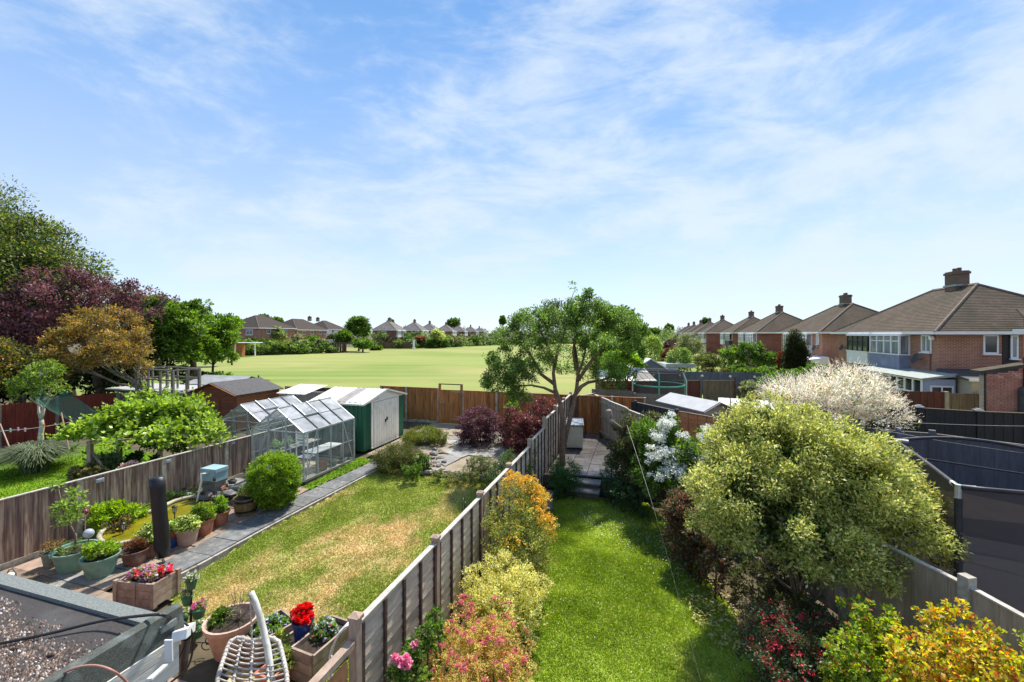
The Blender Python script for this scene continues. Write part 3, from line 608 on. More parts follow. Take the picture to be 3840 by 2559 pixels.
def hiproof(t, x0, x1, y0, y1, z0, zr, m, ridge=True, n=30, lap=0.022, name='roof'):
    mb = MB(); hh = (y1-y0)/2; V = []; Fs = []
    def rect(f, dz): i = hh*f; z = z0+(zr-z0)*f+dz; return [(x0+i, y0+i, z), (x1-i, y0+i, z), (x1-i, y1-i, z), (x0+i, y1-i, z)]
    for k in range(n):
        a = rect(k/n, lap); b = rect((k+1)/n, 0.004); base = rect(k/n, -0.01); q = len(V); V += a+b+base
        for i in range(4):
            j = (i+1) % 4; Fs += [(q+i, q+j, q+4+j, q+4+i), (q+8+i, q+8+j, q+j, q+i)]
    mb.add(V, Fs); mb.add(rect(0, -0.05), [(3, 2, 1, 0)]); o = mb.build(name, m, t)
    if ridge:
        rb = MB(); pk = [(x0+hh, (y0+y1)/2, zr+0.02), (x1-hh, (y0+y1)/2, zr+0.02)]; rb.tube(pk, 0.11, 6)
        for c, p in zip(rect(0, 0.02), (pk[0], pk[1], pk[1], pk[0])): rb.tube([c, p], 0.085, 6)
        rb.build('ridge_tiles', m_ridge, o)
    return o
def window(t, x, y, z, w, h, nx, ny, axis, out, pane=None, frame=None, sill=True, mull=1, depth=0.06):
    """window centred at x,y,z on a wall; axis 'x' or 'y' is the wall's run; out = outward unit (dx,dy)"""
    o = MB(); fw = 0.07
    def bx(a, c, dw, dh, dd, dep=0.0):
        cx = x+(a if axis == 'x' else 0)+out[0]*dep; cy = y+(a if axis == 'y' else 0)+out[1]*dep
        return (cx, cy, z+c), ((dw, dd, dh) if axis == 'x' else (dd, dw, dh))
    for a, c, dw, dh in ((0, h/2-fw/2, w, fw), (0, -h/2+fw/2, w, fw), (-w/2+fw/2, 0, fw, h-2*fw-0.004), (w/2-fw/2, 0, fw, h-2*fw-0.004)): o.box(*bx(a, c, dw, dh, depth, 0.02))
    for i in range(1, nx): o.box(*bx(-w/2+w*i/nx, 0, fw*0.85, h-2*fw-0.006, depth*0.9, 0.02))
    if ny > 1: o.box(*bx(0, h*0.22, w-2*fw-0.006, fw*0.8, depth*0.8, 0.02))
    fr = o.build('window', frame or m_upvc, t)
    g = MB(); g.box(*bx(0, 0, w-fw*1.5, h-fw*1.5, 0.02, 0.01)); g.build('pane', pane or m_wpane, fr)
    if sill: s = MB(); s.box(*bx(0, -h/2-0.035, w+0.1, 0.06, 0.14, 0.07)); s.build('sill', m_upvc, fr)
    return fr
def chimney(t, x, y, z0, z1, w=1.0, d=0.7, pots=2):
    mb = MB(); mb.box((x, y, (z0+z1)/2), (w, d, z1-z0)); mb.box((x, y, z1+0.03), (w+0.1, d+0.1, 0.14)); mb.box((x, y, z1+0.13), (w, d, 0.07)); c = mb.build('chimney', m_chim, t)
    for k in range(pots): p = MB(); p.lathe([(0.11, 0), (0.12, 0.2), (0.09, 0.22)], (x+(k-(pots-1)/2)*0.4, y, z1+0.165), 8); p.build('chimney_pot', m_chim, c)
    f = MB(); f.box((x, y, z0+0.45), (w+0.12, d+0.12, 0.12)); f.build('flashing', m_lead, c)
    return c
def house(label, loc, rotz, s=1, L=12.0, Wd=8.0, ez=5.0, rz=7.9, wall=None, roof=None, base=0.2, bays=(('white', 2.2, 5.6), ('white', 6.4, 9.4)), side_win=True, chim=(5.6, ), group=None, rear=True, detail=True, skyl=None, plainwin=None):
    t = thing('brick_house', label, 'house', (loc[0], loc[1], 0), rotz, group); wall = wall or m_brick; roof = roof or m_tile
    Y = lambda d: -s*d
    mb = MB(); mb.box((L/2, Y(Wd/2), (base+ez)/2-0.2), (L, Wd, ez-base+0.4)); mb.build('wall', wall, t)
    ya, yb = sorted((Y(-0.35), Y(Wd+0.35)))
    hiproof(t, -0.35, L+0.35, ya, yb, ez+0.02, rz, roof, n=30 if detail else 12)
    g = MB(); 
    for (xa, xb, yy) in ((-0.35, L+0.35, Y(-0.39)), (-0.35, L+0.35, Y(Wd+0.39))): g.box(((xa+xb)/2, yy, ez-0.01), (xb-xa, 0.07, 0.15))
    for xx in (-0.39, L+0.39): g.box((xx, Y(Wd/2), ez-0.01), (0.07, Wd+0.7, 0.15))
    g.build('gutter', m_upvc, t)
    for cx in chim: chimney(t, cx, Y(Wd/2), rz-0.35, rz+0.85)
    for kind, xa, xb in bays:
        pm_ = {'white': m_render_w, 'blue': m_render_b, 'navy': m_navyp, 'dark': m_render_w}[kind]; pr = 0.55
        b = MB(); b.box(((xa+xb)/2, Y(-pr/2), ez-1.75), (xb-xa, pr, 0.85)); bp = b.build('bay', pm_, t)
        b = MB(); b.box(((xa+xb)/2, Y(-pr/2), ez-0.14), (xb-xa+0.06, pr+0.05, 0.13)); b.build('bay_head', m_upvc, bp)
        b = MB(); b.box(((xa+xb)/2, Y(-pr/2), ez-1.3), (xb-xa+0.1, pr+0.08, 0.07)); b.build('sill', m_upvc, bp)
        n = 4 if detail else 3
        b = MB()
        fc = m_upvc if kind != 'dark' else mat('dark_green_frames', (0.05, 0.055, 0.045), None, 3, 0.5)
        for k in range(n+1): b.box((xa+(xb-xa-0.1)*k/n+0.05, Y(-pr+0.04), ez-0.74), (0.09, 0.09, 1.06))
        b.box((xa+0.05, Y(-0.04), ez-0.74), (0.09, 0.08, 1.06)); b.box((xb-0.05, Y(-0.04), ez-0.74), (0.09, 0.08, 1.06)); b.box(((xa+xb)/2, Y(-pr+0.04), ez-0.5), (xb-xa, 0.05, 0.06))
        wf = b.build('bay_window', fc, t)
        p = MB(); p.box(((xa+xb)/2, Y(-pr+0.05), ez-0.74), (xb-xa-0.14, 0.02, 1.0)); p.box((xa+0.05, Y(-pr/2), ez-0.74), (0.02, pr-0.1, 1.0)); p.box((xb-0.05, Y(-pr/2), ez-0.74), (0.02, pr-0.1, 1.0)); p.build('pane', m_wpane if kind in ('dark', 'navy') else m_wpane2, wf)
        if rear:
            window(t, (xa+xb)/2, Y(-0.02), 1.6, xb-xa-0.4, 2.0, 4, 2, 'x', (0, s), m_wpane, sill=False)
    if side_win: window(t, -0.02, Y(side_win if side_win > 1 else 2.2), ez-0.65, 0.65, 0.95, 1, 2, 'y', (-1, 0), m_wpane2)
    for xw in (plainwin or ()): window(t, xw, Y(-0.02), ez-0.68, 1.2, 1.05, 2, 2, 'x', (0, s), m_wpane)
    if skyl: 
        for xx, yy, zz in skyl: k = MB(); k.box((xx, yy, zz), (0.7, 0.5, 0.08), M=Matrix.Rotation(0.6*s, 3, 'X')); k.build('skylight', m_upvc, t)
    return t
UROT = R(90-16.7)
# right hand row, nearest first
h1 = house('nearest brick semi on the right with a slate blue bay and a white bay', (22.8, 22.8), UROT, 1, bays=(('blue', 2.5, 5.9), ('dark', 6.2, 9.2)), side_win=0, rear=True, chim=(5.7,), ez=5.02)
window(h1, 0.95, 0.02, 4.42, 0.85, 0.95, 2, 1, 'x', (0, 1), m_wpane2)
window(h1, -0.02, -2.15, 4.42, 0.62, 0.98, 1, 1, 'y', (-1, 0), m_wpane)
b = MB(); b.box((-0.02, -2.95, 4.0), (0.06, 0.62, 2.0)); rc = b.build('recess_shadow_panel', m_black_pl, h1)  # flat black panel on the wall, painted in for the shadow of the recess
window(h1, -0.09, -3.05, 4.3, 0.3, 1.2, 1, 1, 'y', (-1, 0), m_wpane2)
b = MB(); b.box((-1.1, -2.2, 1.45), (2.2, 4.2, 2.6)); b.build('lean_to', m_beiger, h1)
b = MB(); b.add([(-2.35, 0.1, 2.78), (-2.35, -4.5, 2.78), (0.0, -4.5, 3.12), (0.0, 0.1, 3.12), (-2.35, 0.1, 2.70), (-2.35, -4.5, 2.70), (0, -4.5, 2.9), (0, 0.1, 2.9)], [(0, 1, 2, 3), (4, 7, 6, 5), (0, 4, 5, 1), (3, 2, 6, 7), (0, 3, 7, 4), (1, 5, 6, 2)]); b.build('lean_to_roof', m_felt, h1)
b = MB(); b.bar((-2.4, 0.1, 2.74), (-2.4, -4.5, 2.74), 0.08, 0.12); b.build('gutter', m_upvc, h1)
b = MB(); b.box((2.0, 0.7, 1.35), (6.6, 1.35, 2.2)); co = b.build('conservatory', m_wpane, h1)
b = MB()
for k in range(10): b.box((-1.3+6.6*k/9, 1.4, 1.4), (0.11, 0.06, 2.45))
b.box((2.0, 1.4, 2.62), (6.7, 0.08, 0.14)); b.box((2.0, 1.4, 1.9), (6.6, 0.055, 0.07)); b.build('frame', m_upvc, co)
b = MB(); b.box((-1.34, 0.7, 1.45), (0.05, 1.3, 2.4)); b.build('end_wall', mat('pale_blue_render', (0.33, 0.40, 0.52), (0.28, 0.34, 0.45), 2, 0.7), co)
window(h1, -1.37, 0.62, 1.85, 0.95, 0.95, 2, 1, 'y', (-1, 0), m_wpane)
b = MB(); b.add([(-1.5, 1.55, 2.68), (5.4, 1.55, 2.68), (5.4, 0.05, 2.95), (-1.5, 0.05, 2.95), (-1.5, 1.55, 2.62), (5.4, 1.55, 2.62), (5.4, 0.05, 2.8), (-1.5, 0.05, 2.8)], [(0, 3, 2, 1), (4, 5, 6, 7), (0, 1, 5, 4), (2, 3, 7, 6), (0, 4, 7, 3), (1, 2, 6, 5)]); b.build('conservatory_roof', m_lead, h1)
def dish(t, x, y, z, r=0.32):
    d = MB(); d.lathe([(0.02, -0.06), (r*0.6, -0.03), (r, 0.04), (r*0.97, 0.05), (r*0.55, -0.01), (0.02, -0.04)], (0, 0, 0), 14); 
    M_ = Matrix.Rotation(R(-70), 3, 'X'); d.v = [tuple(M_ @ Vector(v)+Vector((x, y+0.3, z))) for v in d.v]; o = d.build('satellite_dish', m_felt, t)
    a = MB(); a.tube([(x, y, z-0.05), (x, y+0.3, z)], 0.02, 5); a.tube([(x, y+0.3, z-0.2), (x, y+0.65, z)], 0.015, 5); a.build('dish_arm', m_felt, o)
dish(h1, 1.35, 0.02, 3.55); dish(h1, 10.6, 0.02, 3.9, 0.25)
b = MB(); b.tube([(0.35, 0.06, 4.75), (0.35, 0.2, 4.72)], 0.13, 8); b.build('wall_lamp', m_upvc, h1)
b = MB(); b.tube([(0.62, 0.05, 4.85), (0.62, 0.05, 2.9)], 0.03, 5); b.build('drainpipe', m_brickd, h1)
b = MB(); b.tube([(-0.3, -3.4, 5.3), (-0.3, -3.4, 5.75)], 0.1, 6); b.build('vent_pipe', m_black_pl, h1)
def row(k): return (27.8-5.0+5.15*k, 25.4-2.6+17.05*k)
h2 = house('second brick semi of the right hand row, behind the dark conifer column', (28.8, 39.6), UROT, 1, bays=(('white', 2.4, 5.6), ('white', 6.4, 9.4)), side_win=0, plainwin=None, wall=m_brick, ez=5.05, group='brick semis of the right hand row')
window(h2, 0.95, 0.02, 4.42, 0.6, 0.95, 2, 1, 'x', (0, 1), m_wpane2); dish(h2, 1.0, 0.02, 3.6)
b = MB(); b.add([(-1.5, 0, 2.0), (4.5, 0, 2.0), (4.5, 3.2, 1.9), (-1.5, 3.2, 1.9), (-1.5, 0, 2.85), (4.5, 0, 2.85), (4.5, 3.2, 2.35), (-1.5, 3.2, 2.35)], [(0, 3, 2, 1), (4, 5, 6, 7), (0, 1, 5, 4), (1, 2, 6, 5), (2, 3, 7, 6), (3, 0, 4, 7)]); b.build('conservatory_roof', m_render_w, h2)
b = MB(); b.box((1.5, 1.55, 1.0), (5.8, 3.0, 1.9)); b.build('conservatory', m_wpane2, h2)
h3 = house('third brick semi of the right hand row with a white framed corner bay', (32.9, 57.0), UROT, 1, bays=(('white', 0.7, 4.6), ('white', 6.4, 9.4)), side_win=3.4, ez=5.05, wall=m_brickd, group='brick semis of the right hand row')
b = MB(); b.add([(-1.5, 0, 2.3), (4.5, 0, 2.3), (4.5, 3.0, 2.1), (-1.5, 3.0, 2.1), (-1.5, 0, 2.7), (4.5, 0, 2.7), (4.5, 3.0, 2.3), (-1.5, 3.0, 2.3)], [(0, 3, 2, 1), (4, 5, 6, 7), (0, 1, 5, 4), (1, 2, 6, 5), (2, 3, 7, 6), (3, 0, 4, 7)]); b.build('conservatory_roof', m_render_w, h3)
h4 = house('fourth brick semi of the right hand row with a navy panel under its bay', (38.3, 73.8), UROT, 1, bays=(('navy', 0.9, 4.6), ('white', 6.4, 9.4)), side_win=0, ez=5.05, wall=m_brickd, group='brick semis of the right hand row')
lab = ['fifth brick semi of the right hand row, a white bay at its corner', 'sixth house of the right hand row, just left of the fifth', 'seventh house of the right hand row with a grey roof', 'eighth house of the right hand row, small and far', 'ninth and farthest roof of the right hand row']
h5 = house(lab[0], (41.7, 91.4), UROT, 1, bays=(('white', 0.7, 4.6), ('white', 6.4, 9.4)), side_win=0, ez=5.05, wall=m_brickd, detail=False, group='brick semis of the right hand row')
for k in range(4): copy_tree(h5, None, (46.9+5.35*k, 108.8+17.4*k, 0), UROT, label=lab[k+1])
# the far left hand rows across the field
LROT = R(90-3)
ll = ['grey roofed semi with a dark red side wall, first right of the big field tree', 'second grey roofed semi across the field with white bays', 'third grey roofed semi across the field with a small dormer', 'fourth grey roofed semi across the field, half behind a yellow bush', 'fifth grey roofed semi across the field', 'sixth grey roofed semi, small and far', 'farthest grey roofed semi at the right end of the far row']
lp = [(1452, 133), (1548, 150), (1606, 168), (1668, 190), (1716, 214), (1762, 245), (1795, 290)]
g1 = None
for k, (px, d) in enumerate(lp):
    x = (px-1920)/1600*d+3.5; y = d-3.5
    if k == 0:
        g1 = house(ll[0], (x, y), LROT, -1, L=10, Wd=7, ez=5.9, rz=8.8, wall=m_brickd, roof=m_tileg, bays=(('white', 0.8, 4.2), ('white', 5.6, 9.2)), side_win=3.0, detail=False, rear=False, chim=(5,), group='grey roofed semis across the field')
    else: g2 = copy_tree(g1, None, (x, y, 0), LROT, label=ll[k])
    if k == 2: g3 = g2
b = MB(); b.box((0, 0, 0), (1.2, 0.9, 0.9)); 
dm = b.build('dormer', m_upvc, g3)
dm.location = (5, 1.6, 7.5)
LR2 = R(90-8)
b1 = house('brown roofed brick house with two white windows at the left end of the far row', (-54.6, 92), LR2, -1, L=12, Wd=9, ez=6.1, rz=9.0, wall=m_brick, roof=m_tiled, bays=(), side_win=0, detail=False, rear=False, chim=(), plainwin=(3, 8.5), group='brown roofed houses across the field')
b2 = house('brown roofed house with a skylight behind the pale willow bush', (-63.0, 107), LR2, -1, L=14, Wd=9.5, ez=5.8, rz=9.0, wall=m_brick, roof=m_tiled, bays=(), side_win=0, detail=False, rear=False, chim=(), plainwin=(3, 7, 11), skyl=[(7, 3.3, 7.9)], group='brown roofed houses across the field')
b3 = house('long brown roofed house with a skylight in the middle of the far left row', (-59.5, 118), LR2, -1, L=14.5, Wd=9.5, ez=5.9, rz=9.1, wall=m_brick, roof=m_tiled, bays=(), side_win=0, detail=False, rear=False, chim=(13,), plainwin=(3, 7, 11, 13.5), skyl=[(7, 3.3, 7.9)], group='brown roofed houses across the field')
b4 = house('small brown roofed house just left of the big field tree', (-63.0, 146), LR2, -1, L=12, Wd=10, ez=6.3, rz=9.4, wall=m_render_w, roof=m_tiled, bays=(), side_win=0, detail=False, rear=False, chim=(2,), plainwin=(3, 9), group='brown roofed houses across the field')
for hh_, ys in ((b1, (2.2, 6.3)), (b2, (2.5, 8)), (b3, (2.5, 8))):
    for yv in ys: window(hh_, -0.03, yv, 5.2, 1.6, 1.2, 2, 2, 'y', (-1, 0), m_wpane)
fh = house('distant flat fronted house with a dark loft dormer between the trees', (27, 135), R(90-10), 1, L=10, Wd=8, ez=5.0, rz=7.5, wall=m_render_w, bays=(), side_win=3, detail=False, rear=False, chim=(), plainwin=(3, 7), roof=m_tileg)
b = MB(); b.box((3.2, -2.6, 6.2), (5.0, 4.0, 2.0)); b.build('dormer', m_navyp, fh)
# the nearest brick garage and house at the right edge, bricks laid one by one
gr = thing('brick_garage', 'red brick garage with a sloping verge at the right edge behind the black fence', 'garage', (20.05, 18.15, 0), 0)
m_b1 = mat('garage_brick', (0.66, 0.28, 0.20), (0.46, 0.18, 0.125), 3, 0.9, 0.4, 60, rnd=0.3)
m_mortar = mat('mortar', (0.45, 0.36, 0.29), (0.36, 0.28, 0.22), 9, 0.95)
ga = math.atan2(-0.30, 0.955)
def gtop(x): return 3.30+0.30*min(x, 1.6)/1.6 if x < 1.45 else 5.05
brick_me = None; cnt = 0; rest = MB(); rg = random.Random(5); Mg = Matrix.Rotation(ga, 3, 'Z')
core = MB(); core.box((0.79, 0.16, 1.65), (1.5, 0.3, 3.1)); core.box((2.75, 0.16, 2.5), (2.5, 0.3, 4.95)); core.v = [tuple(Mg @ Vector(v)) for v in core.v]; core.build('wall', m_mortar, gr)
proto = None
r = 0
for kz in range(65):
    z = 5.02-0.078*kz; 
    if z < 1.2: break
    for kx in range(18):
        x = 0.11+0.225*kx+(0.1125 if kz % 2 else 0)
        if z > gtop(x-0.09)-0.05: continue
        p = Mg @ Vector((x, 0.0, 0)); dz = rg.uniform(-.004, .004)
        if cnt < 300:
            if proto is None:
                mb = MB(); mb.box((0, 0, 0), (0.212, 0.03, 0.066)); proto = mb.build('brick', m_b1, gr, loc=(p.x, p.y, z)); proto.rotation_euler = (0, 0, ga)
            else: share(proto, gr, (p.x, p.y-rg.uniform(0, .006), z))
        else: rest.box((p.x, p.y, z), (0.212, 0.03, 0.066), ga)
        cnt += 1
if rest.v: rest.build('brickwork', m_b1, gr, kind='stuff')
mb = MB(); q = [(-0.18, -0.16, 3.27), (-0.18, 0.5, 3.27), (1.42, 0.5, 3.62), (1.42, -0.16, 3.62)]; mb.add([tuple(Mg @ Vector(v)) for v in q]+[tuple(Mg @ Vector((v[0], v[1], v[2]+0.13))) for v in q], [(0, 1, 2, 3), (7, 6, 5, 4), (0, 4, 5, 1), (1, 5, 6, 2), (2, 6, 7, 3), (3, 7, 4, 0)]); mb.build('roof', m_tile, gr)
mb = MB(); mb.v = []; mb.box((0, 0, 0), (3.4, 0.9, 0.1)); M2 = Mg; mb.v = [tuple(M2 @ (Vector(v)+Vector((2.9, -0.05, 5.12)))) for v in mb.v]; mb.build('eaves', m_upvc, gr)
mb = MB(); mb.add([tuple(Mg @ Vector(v)) for v in [(1.3, -0.5, 5.18), (5, -0.5, 5.18), (5, 1.3, 6.0), (1.9, 1.3, 6.0), (1.3, -0.5, 5.26), (5, -0.5, 5.26), (5, 1.3, 6.1), (1.9, 1.3, 6.1)]], [(0, 3, 2, 1), (4, 5, 6, 7), (0, 1, 5, 4), (1, 2, 6, 5), (2, 3, 7, 6), (3, 0, 4, 7)]); mb.build('upper_roof', m_tile, gr)
for x_, za, zb, rr in ((1.30, 1.4, 4.0, 0.04), (0.02, 1.3, 3.3, 0.03)):
    mb = MB(); p = Mg @ Vector((x_, -0.06, 0)); mb.tube([(p.x, p.y, za), (p.x, p.y, zb)], rr, 6); mb.build('drainpipe', m_black_pl, gr)
mb = MB(); p = Mg @ Vector((1.2, -0.12, 0)); mb.tube([(p.x, p.y, 1.3), (p.x, p.y, 2.6), (p.x, p.y, 2.75)], [0.13, 0.13, 0.08], 8); mb.build('grey_duct', m_felt, gr)
# ------------------------------------------------------------------ sheds and greenhouses
m_galv = mat('aluminium_bars', (0.52, 0.54, 0.55), (0.36, 0.38, 0.39), 8, 0.5, metal=0.5)
m_dgalv = mat('dark_glazing_rubber', (0.06, 0.06, 0.065), None, 8, 0.6)
m_gl = glassmat('greenhouse_glass', dif=0.10, gl=0.02)
m_glr = glassmat('sky_sheen_roof_glass', dif=0.45, dcol=(0.62, 0.64, 0.68), gl=0.08)  # pale diffuse share stands in for bright sky reflected by the roof panes
def greenhouse(label, u, v, L, Wd, zb, he, hr, nb=4, door=True):
    """front right corner at u,v; local x along the garden, local y to the left"""
    t = thing('greenhouse', label, 'greenhouse', UV(u, v, zb), UROT)
    mb = MB(); 
    for (a, b_) in (((0, 0), (L, 0)), ((0, Wd), (L, Wd)), ((0, 0), (0, Wd)), ((L, 0), (L, Wd))): mb.bar((a[0], a[1], -0.09), (b_[0], b_[1], -0.09), 0.12, 0.2)
    mb.build('base', mat('dark_greenhouse_base', (0.06, 0.055, 0.05), None, 8, 0.85), t)
    f = MB(); r = 0.032
    for x in (0, L):
        for y in (0, Wd): f.bar((x, y, 0), (x, y, he), r*1.4)
        f.bar((x, 0, he), (x, Wd/2, hr), r*1.3); f.bar((x, Wd, he), (x, Wd/2, hr), r*1.3); f.bar((x, 0, 0.04), (x, Wd, 0.04), r)
        f.bar((x, 0, he), (x, Wd, he), r)
    for y in (0, Wd): f.bar((0, y, he), (L, y, he), r*1.6); f.bar((0, y, 0.04), (L, y, 0.04), r); f.bar((0, y, 0.75), (L, y, 0.75), r*0.6)
    f.bar((0, Wd/2, hr+0.01), (L, Wd/2, hr+0.01), r*1.5)
    for y in (0, Wd): f.bar((L*0.03, y, 0.05), (L*0.24, y, he-0.03), r*0.7); f.bar((L*0.97, y, 0.05), (L*0.76, y, he-0.03), r*0.7)
    f.build('frame', m_galv, t)
    for k in range(1, nb):
        x = L*k/nb; 
        for y in (0, Wd):
            g = MB(); g.bar((x, y, 0), (x, y, he), r*0.8); g.build('glazing_bar', m_galv, t)
            g = MB(); g.bar((x, y, he+0.035), (x, Wd/2, hr+0.04), r*0.9); g.build('glazing_bar', m_dgalv, t)
    for k in range(nb):
        xa, xb = L*k/nb+0.012, L*(k+1)/nb-0.012
        for y, sg in ((0, 1), (Wd, -1)):
            g = MB(); g.add([(xa, y, 0.05), (xb, y, 0.05), (xb, y, he-0.02), (xa, y, he-0.02)], [(0, 1, 2, 3)]); g.build('pane', m_gl, t)
            for q in range(2):
                s0, s1 = q/2, (q+1)/2; lift = 0.012+0.006*q
                if k == 1 and q == 1 and sg == 1: lift = 0.05
                y0 = y+(Wd/2-y)*s0; y1 = y+(Wd/2-y)*s1; z0 = he+(hr-he)*s0; z1 = he+(hr-he)*s1
                g = MB(); g.add([(xa, y0, z0+lift), (xb, y0, z0+lift), (xb, y1, z1+lift*0.8), (xa, y1, z1+lift*0.8)], [(0, 1, 2, 3)]); pn = g.build('roof_pane', m_glr, t)
                if k == 1 and q == 1 and sg == 1:
                    w = MB(); w.bar((xa, y0, z0+lift+.015), (xb, y0, z0+lift+.015), 0.045); w.bar((xa, y0, z0+lift+.015), (xa, y1, z1+lift+.01), 0.03); w.bar((xb, y0, z0+lift+.015), (xb, y1, z1+lift+.01), 0.03); w.build('vent_frame', m_galv, pn)
            g = MB(); ym = y+(Wd/2-y)*0.5; zm = (he+hr)/2+0.02; g.bar((xa, ym, zm), (xb, ym, zm), 0.012); g.build('pane_joint', m_dgalv, t)
    for x in (0, L):
        c0, c1 = Wd*0.33, Wd*0.67
        zc = he+(hr-he)*0.66
        for ya, yb in ((0, c0), (c1, Wd)):
            z0 = he+(hr-he)*min(ya, Wd-ya)/(Wd/2); z1 = he+(hr-he)*min(yb, Wd-yb)/(Wd/2)
            g = MB(); g.add([(x, ya+.02, 0.05), (x, yb-.02, 0.05), (x, yb-.02, z1-0.03), (x, ya+.02, z0-0.03)], [(0, 1, 2, 3)]); g.build('pane', m_gl, t)
        g = MB(); g.add([(x, c0+.01, 0.05), (x, c1-.01, 0.05), (x, c1-.01, zc-.1), (x, c0+.01, zc-.1)], [(0, 1, 2, 3)]); g.build('pane', m_gl, t)
        g = MB(); g.add([(x, c0, zc), (x, c1, zc), (x, Wd/2, hr-0.03)], [(0, 1, 2)]); g.build('gable_pane', m_glr, t)
    d = MB(); c0, c1 = Wd*0.33, Wd*0.67; 
    for y in (c0, c1): d.bar((-0.02, y, 0), (-0.02, y, he+(hr-he)*0.66), 0.03, 0.045, up=(1, 0, 0))
    d.bar((-0.02, c0-0.1, zc-0.04), (-0.02, c1+0.1, zc-0.04), 0.04, 0.07); d.bar((-0.02, c0, 0.9), (-0.02, c1, 0.9), 0.03, 0.04); d.build('door_frame', m_galv, t)
    for y in (Wd*0.12, Wd*0.88):
        d = MB(); d.bar((-0.01, y if y < 1 else Wd, 0.05), (-0.01, Wd*0.33 if y < 1 else Wd*0.67, he), 0.025); d.build('brace', m_galv, t)
    return t
gh1 = greenhouse('aluminium greenhouse with an open roof vent beside the green metal shed', 10.87, -10.04, 2.45, 2.05, 0.36, 1.52, 2.22)
gh2 = greenhouse('second greenhouse half hidden behind the front one, over the fence', 12.4, -13.35, 2.5, 2.0, 0.38, 1.3, 1.93)
# staging, pots and seedlings inside the near greenhouse
t = thing('slatted_bench', 'white slatted staging bench inside the near greenhouse', 'bench', gh1.location, UROT)
for k in range(11): mb = MB(); mb.box((0.95+0.125*k, 0.62, 0.62), (0.085, 0.62, 0.02)); mb.build('slat', m_upvc, t)
for x in (0.95, 2.2):
    for y in (0.36, 0.88): mb = MB(); mb.bar((x, y, 0), (x, y, 0.6), 0.035); mb.build('leg', m_galv, t)
t2 = thing('staging_shelf', 'low white plank shelf along the fence side of the near greenhouse', 'shelf', gh1.location, UROT)
for y in (1.45, 1.6, 1.75): mb = MB(); mb.box((1.3, y, 0.68), (2.2, 0.11, 0.02)); mb.build('slat', m_cap, t2)
for x in (0.3, 2.3): mb = MB(); mb.bar((x, 1.6, 0), (x, 1.6, 0.67), 0.04); mb.build('leg', m_galv, t2)
t3 = thing('garden_chair', 'white slatted folding chair back inside the near greenhouse', 'chair', gh1.location, UROT)
for k in range(5): mb = MB(); mb.box((0.72, 0.75, 0.92+0.1*k), (0.02, 0.5, 0.05)); mb.build('slat', m_upvc, t3)
for y in (0.52, 0.98): mb = MB(); mb.bar((0.74, y, 0), (0.74, y, 1.36), 0.03); mb.build('leg', m_upvc, t3)
mb = MB(); mb.box((0.92, 0.75, 0.48), (0.34, 0.46, 0.03)); mb.build('seat', m_upvc, t3)
mb = MB(); mb.box((1.3, 1.0, -0.02), (2.5, 1.9, 0.03)); fl = mb.build('greenhouse_floor', mat('pale_wood_floor', (0.42, 0.35, 0.27), None, 5, 0.9, 0.2), kind='structure'); fl.location = gh1.location; fl.rotation_euler = (0, 0, UROT)
# green metal shed
m_green = mat('green_sheet_metal', (0.025, 0.135, 0.075), (0.018, 0.10, 0.055), 2, 0.5, 0.05)
m_cream = mat('cream_sheet_metal', (0.90, 0.87, 0.79), (0.80, 0.76, 0.66), 3, 0.55, 0.05, dirt=(0.66, 0.60, 0.48), dscale=3)
m_wroof = mat('weathered_white_roof_sheet', (0.78, 0.76, 0.70), (0.60, 0.58, 0.52), 6, 0.6, 0.1, stretch=(1, 4, 1))
t = thing('metal_shed', 'green metal shed with cream double doors and a ribbed white roof', 'shed', UV(14.1, -10.18, 0.43), UROT)
Ls, Ws, he, hr = 2.85, 2.5, 1.88, 2.2
mb = MB(); mb.box((Ls/2, Ws/2, he/2), (Ls, Ws, he)); mb.add([(0, 0, he), (0, Ws, he), (Ls/2, 0, hr), (Ls/2, Ws, hr), (Ls, 0, he), (Ls, Ws, he)], [(0, 2, 4), (1, 5, 3)]); mb.build('body', m_green, t)
for k in range(13): mb = MB(); mb.box((-0.012, 0.12+k*0.185, he/2), (0.025, 0.05, he-0.05)); mb.build('rib', m_green, t)
for k in range(2): mb = MB(); mb.box((0.2+k*0.13, -0.012, he/2), (0.03, 0.025, he-0.05)); mb.build('rib', m_green, t)
mb = MB(); mb.add([(0.0, -0.02, he-0.06), (Ls, -0.02, he-0.06), (Ls/2, -0.02, hr-0.02)], [(0, 1, 2)]); mb.build('gable_panel', m_cream, t)
for k in range(2):
    xa = 0.55+0.86*k; d = MB(); d.box((xa+0.43, -0.035, 0.92), (0.84, 0.03, 1.76)); dd = d.build('door', m_cream, t)
    for q in range(5): r_ = MB(); r_.box((xa+0.1+0.165*q, -0.055, 0.92), (0.022, 0.014, 1.7)); r_.build('rib', m_cream, dd)
    h_ = MB(); h_.box((1.35+0.1*k if k == 0 else 1.47, -0.07, 0.95+0.06*k), (0.06, 0.03, 0.13)); h_.build('handle', m_black_pl, dd)
mb = MB(); mb.box((0.48, -0.03, 0.92), (0.12, 0.03, 1.8)); mb.box((2.34, -0.03, 0.92), (0.12, 0.03, 1.8)); mb.box((1.41, -0.03, 1.85), (1.98, 0.035, 0.06)); mb.box((1.41, -0.03, 0.02), (1.98, 0.05, 0.05)); mb.build('door_frame', m_cream, t)
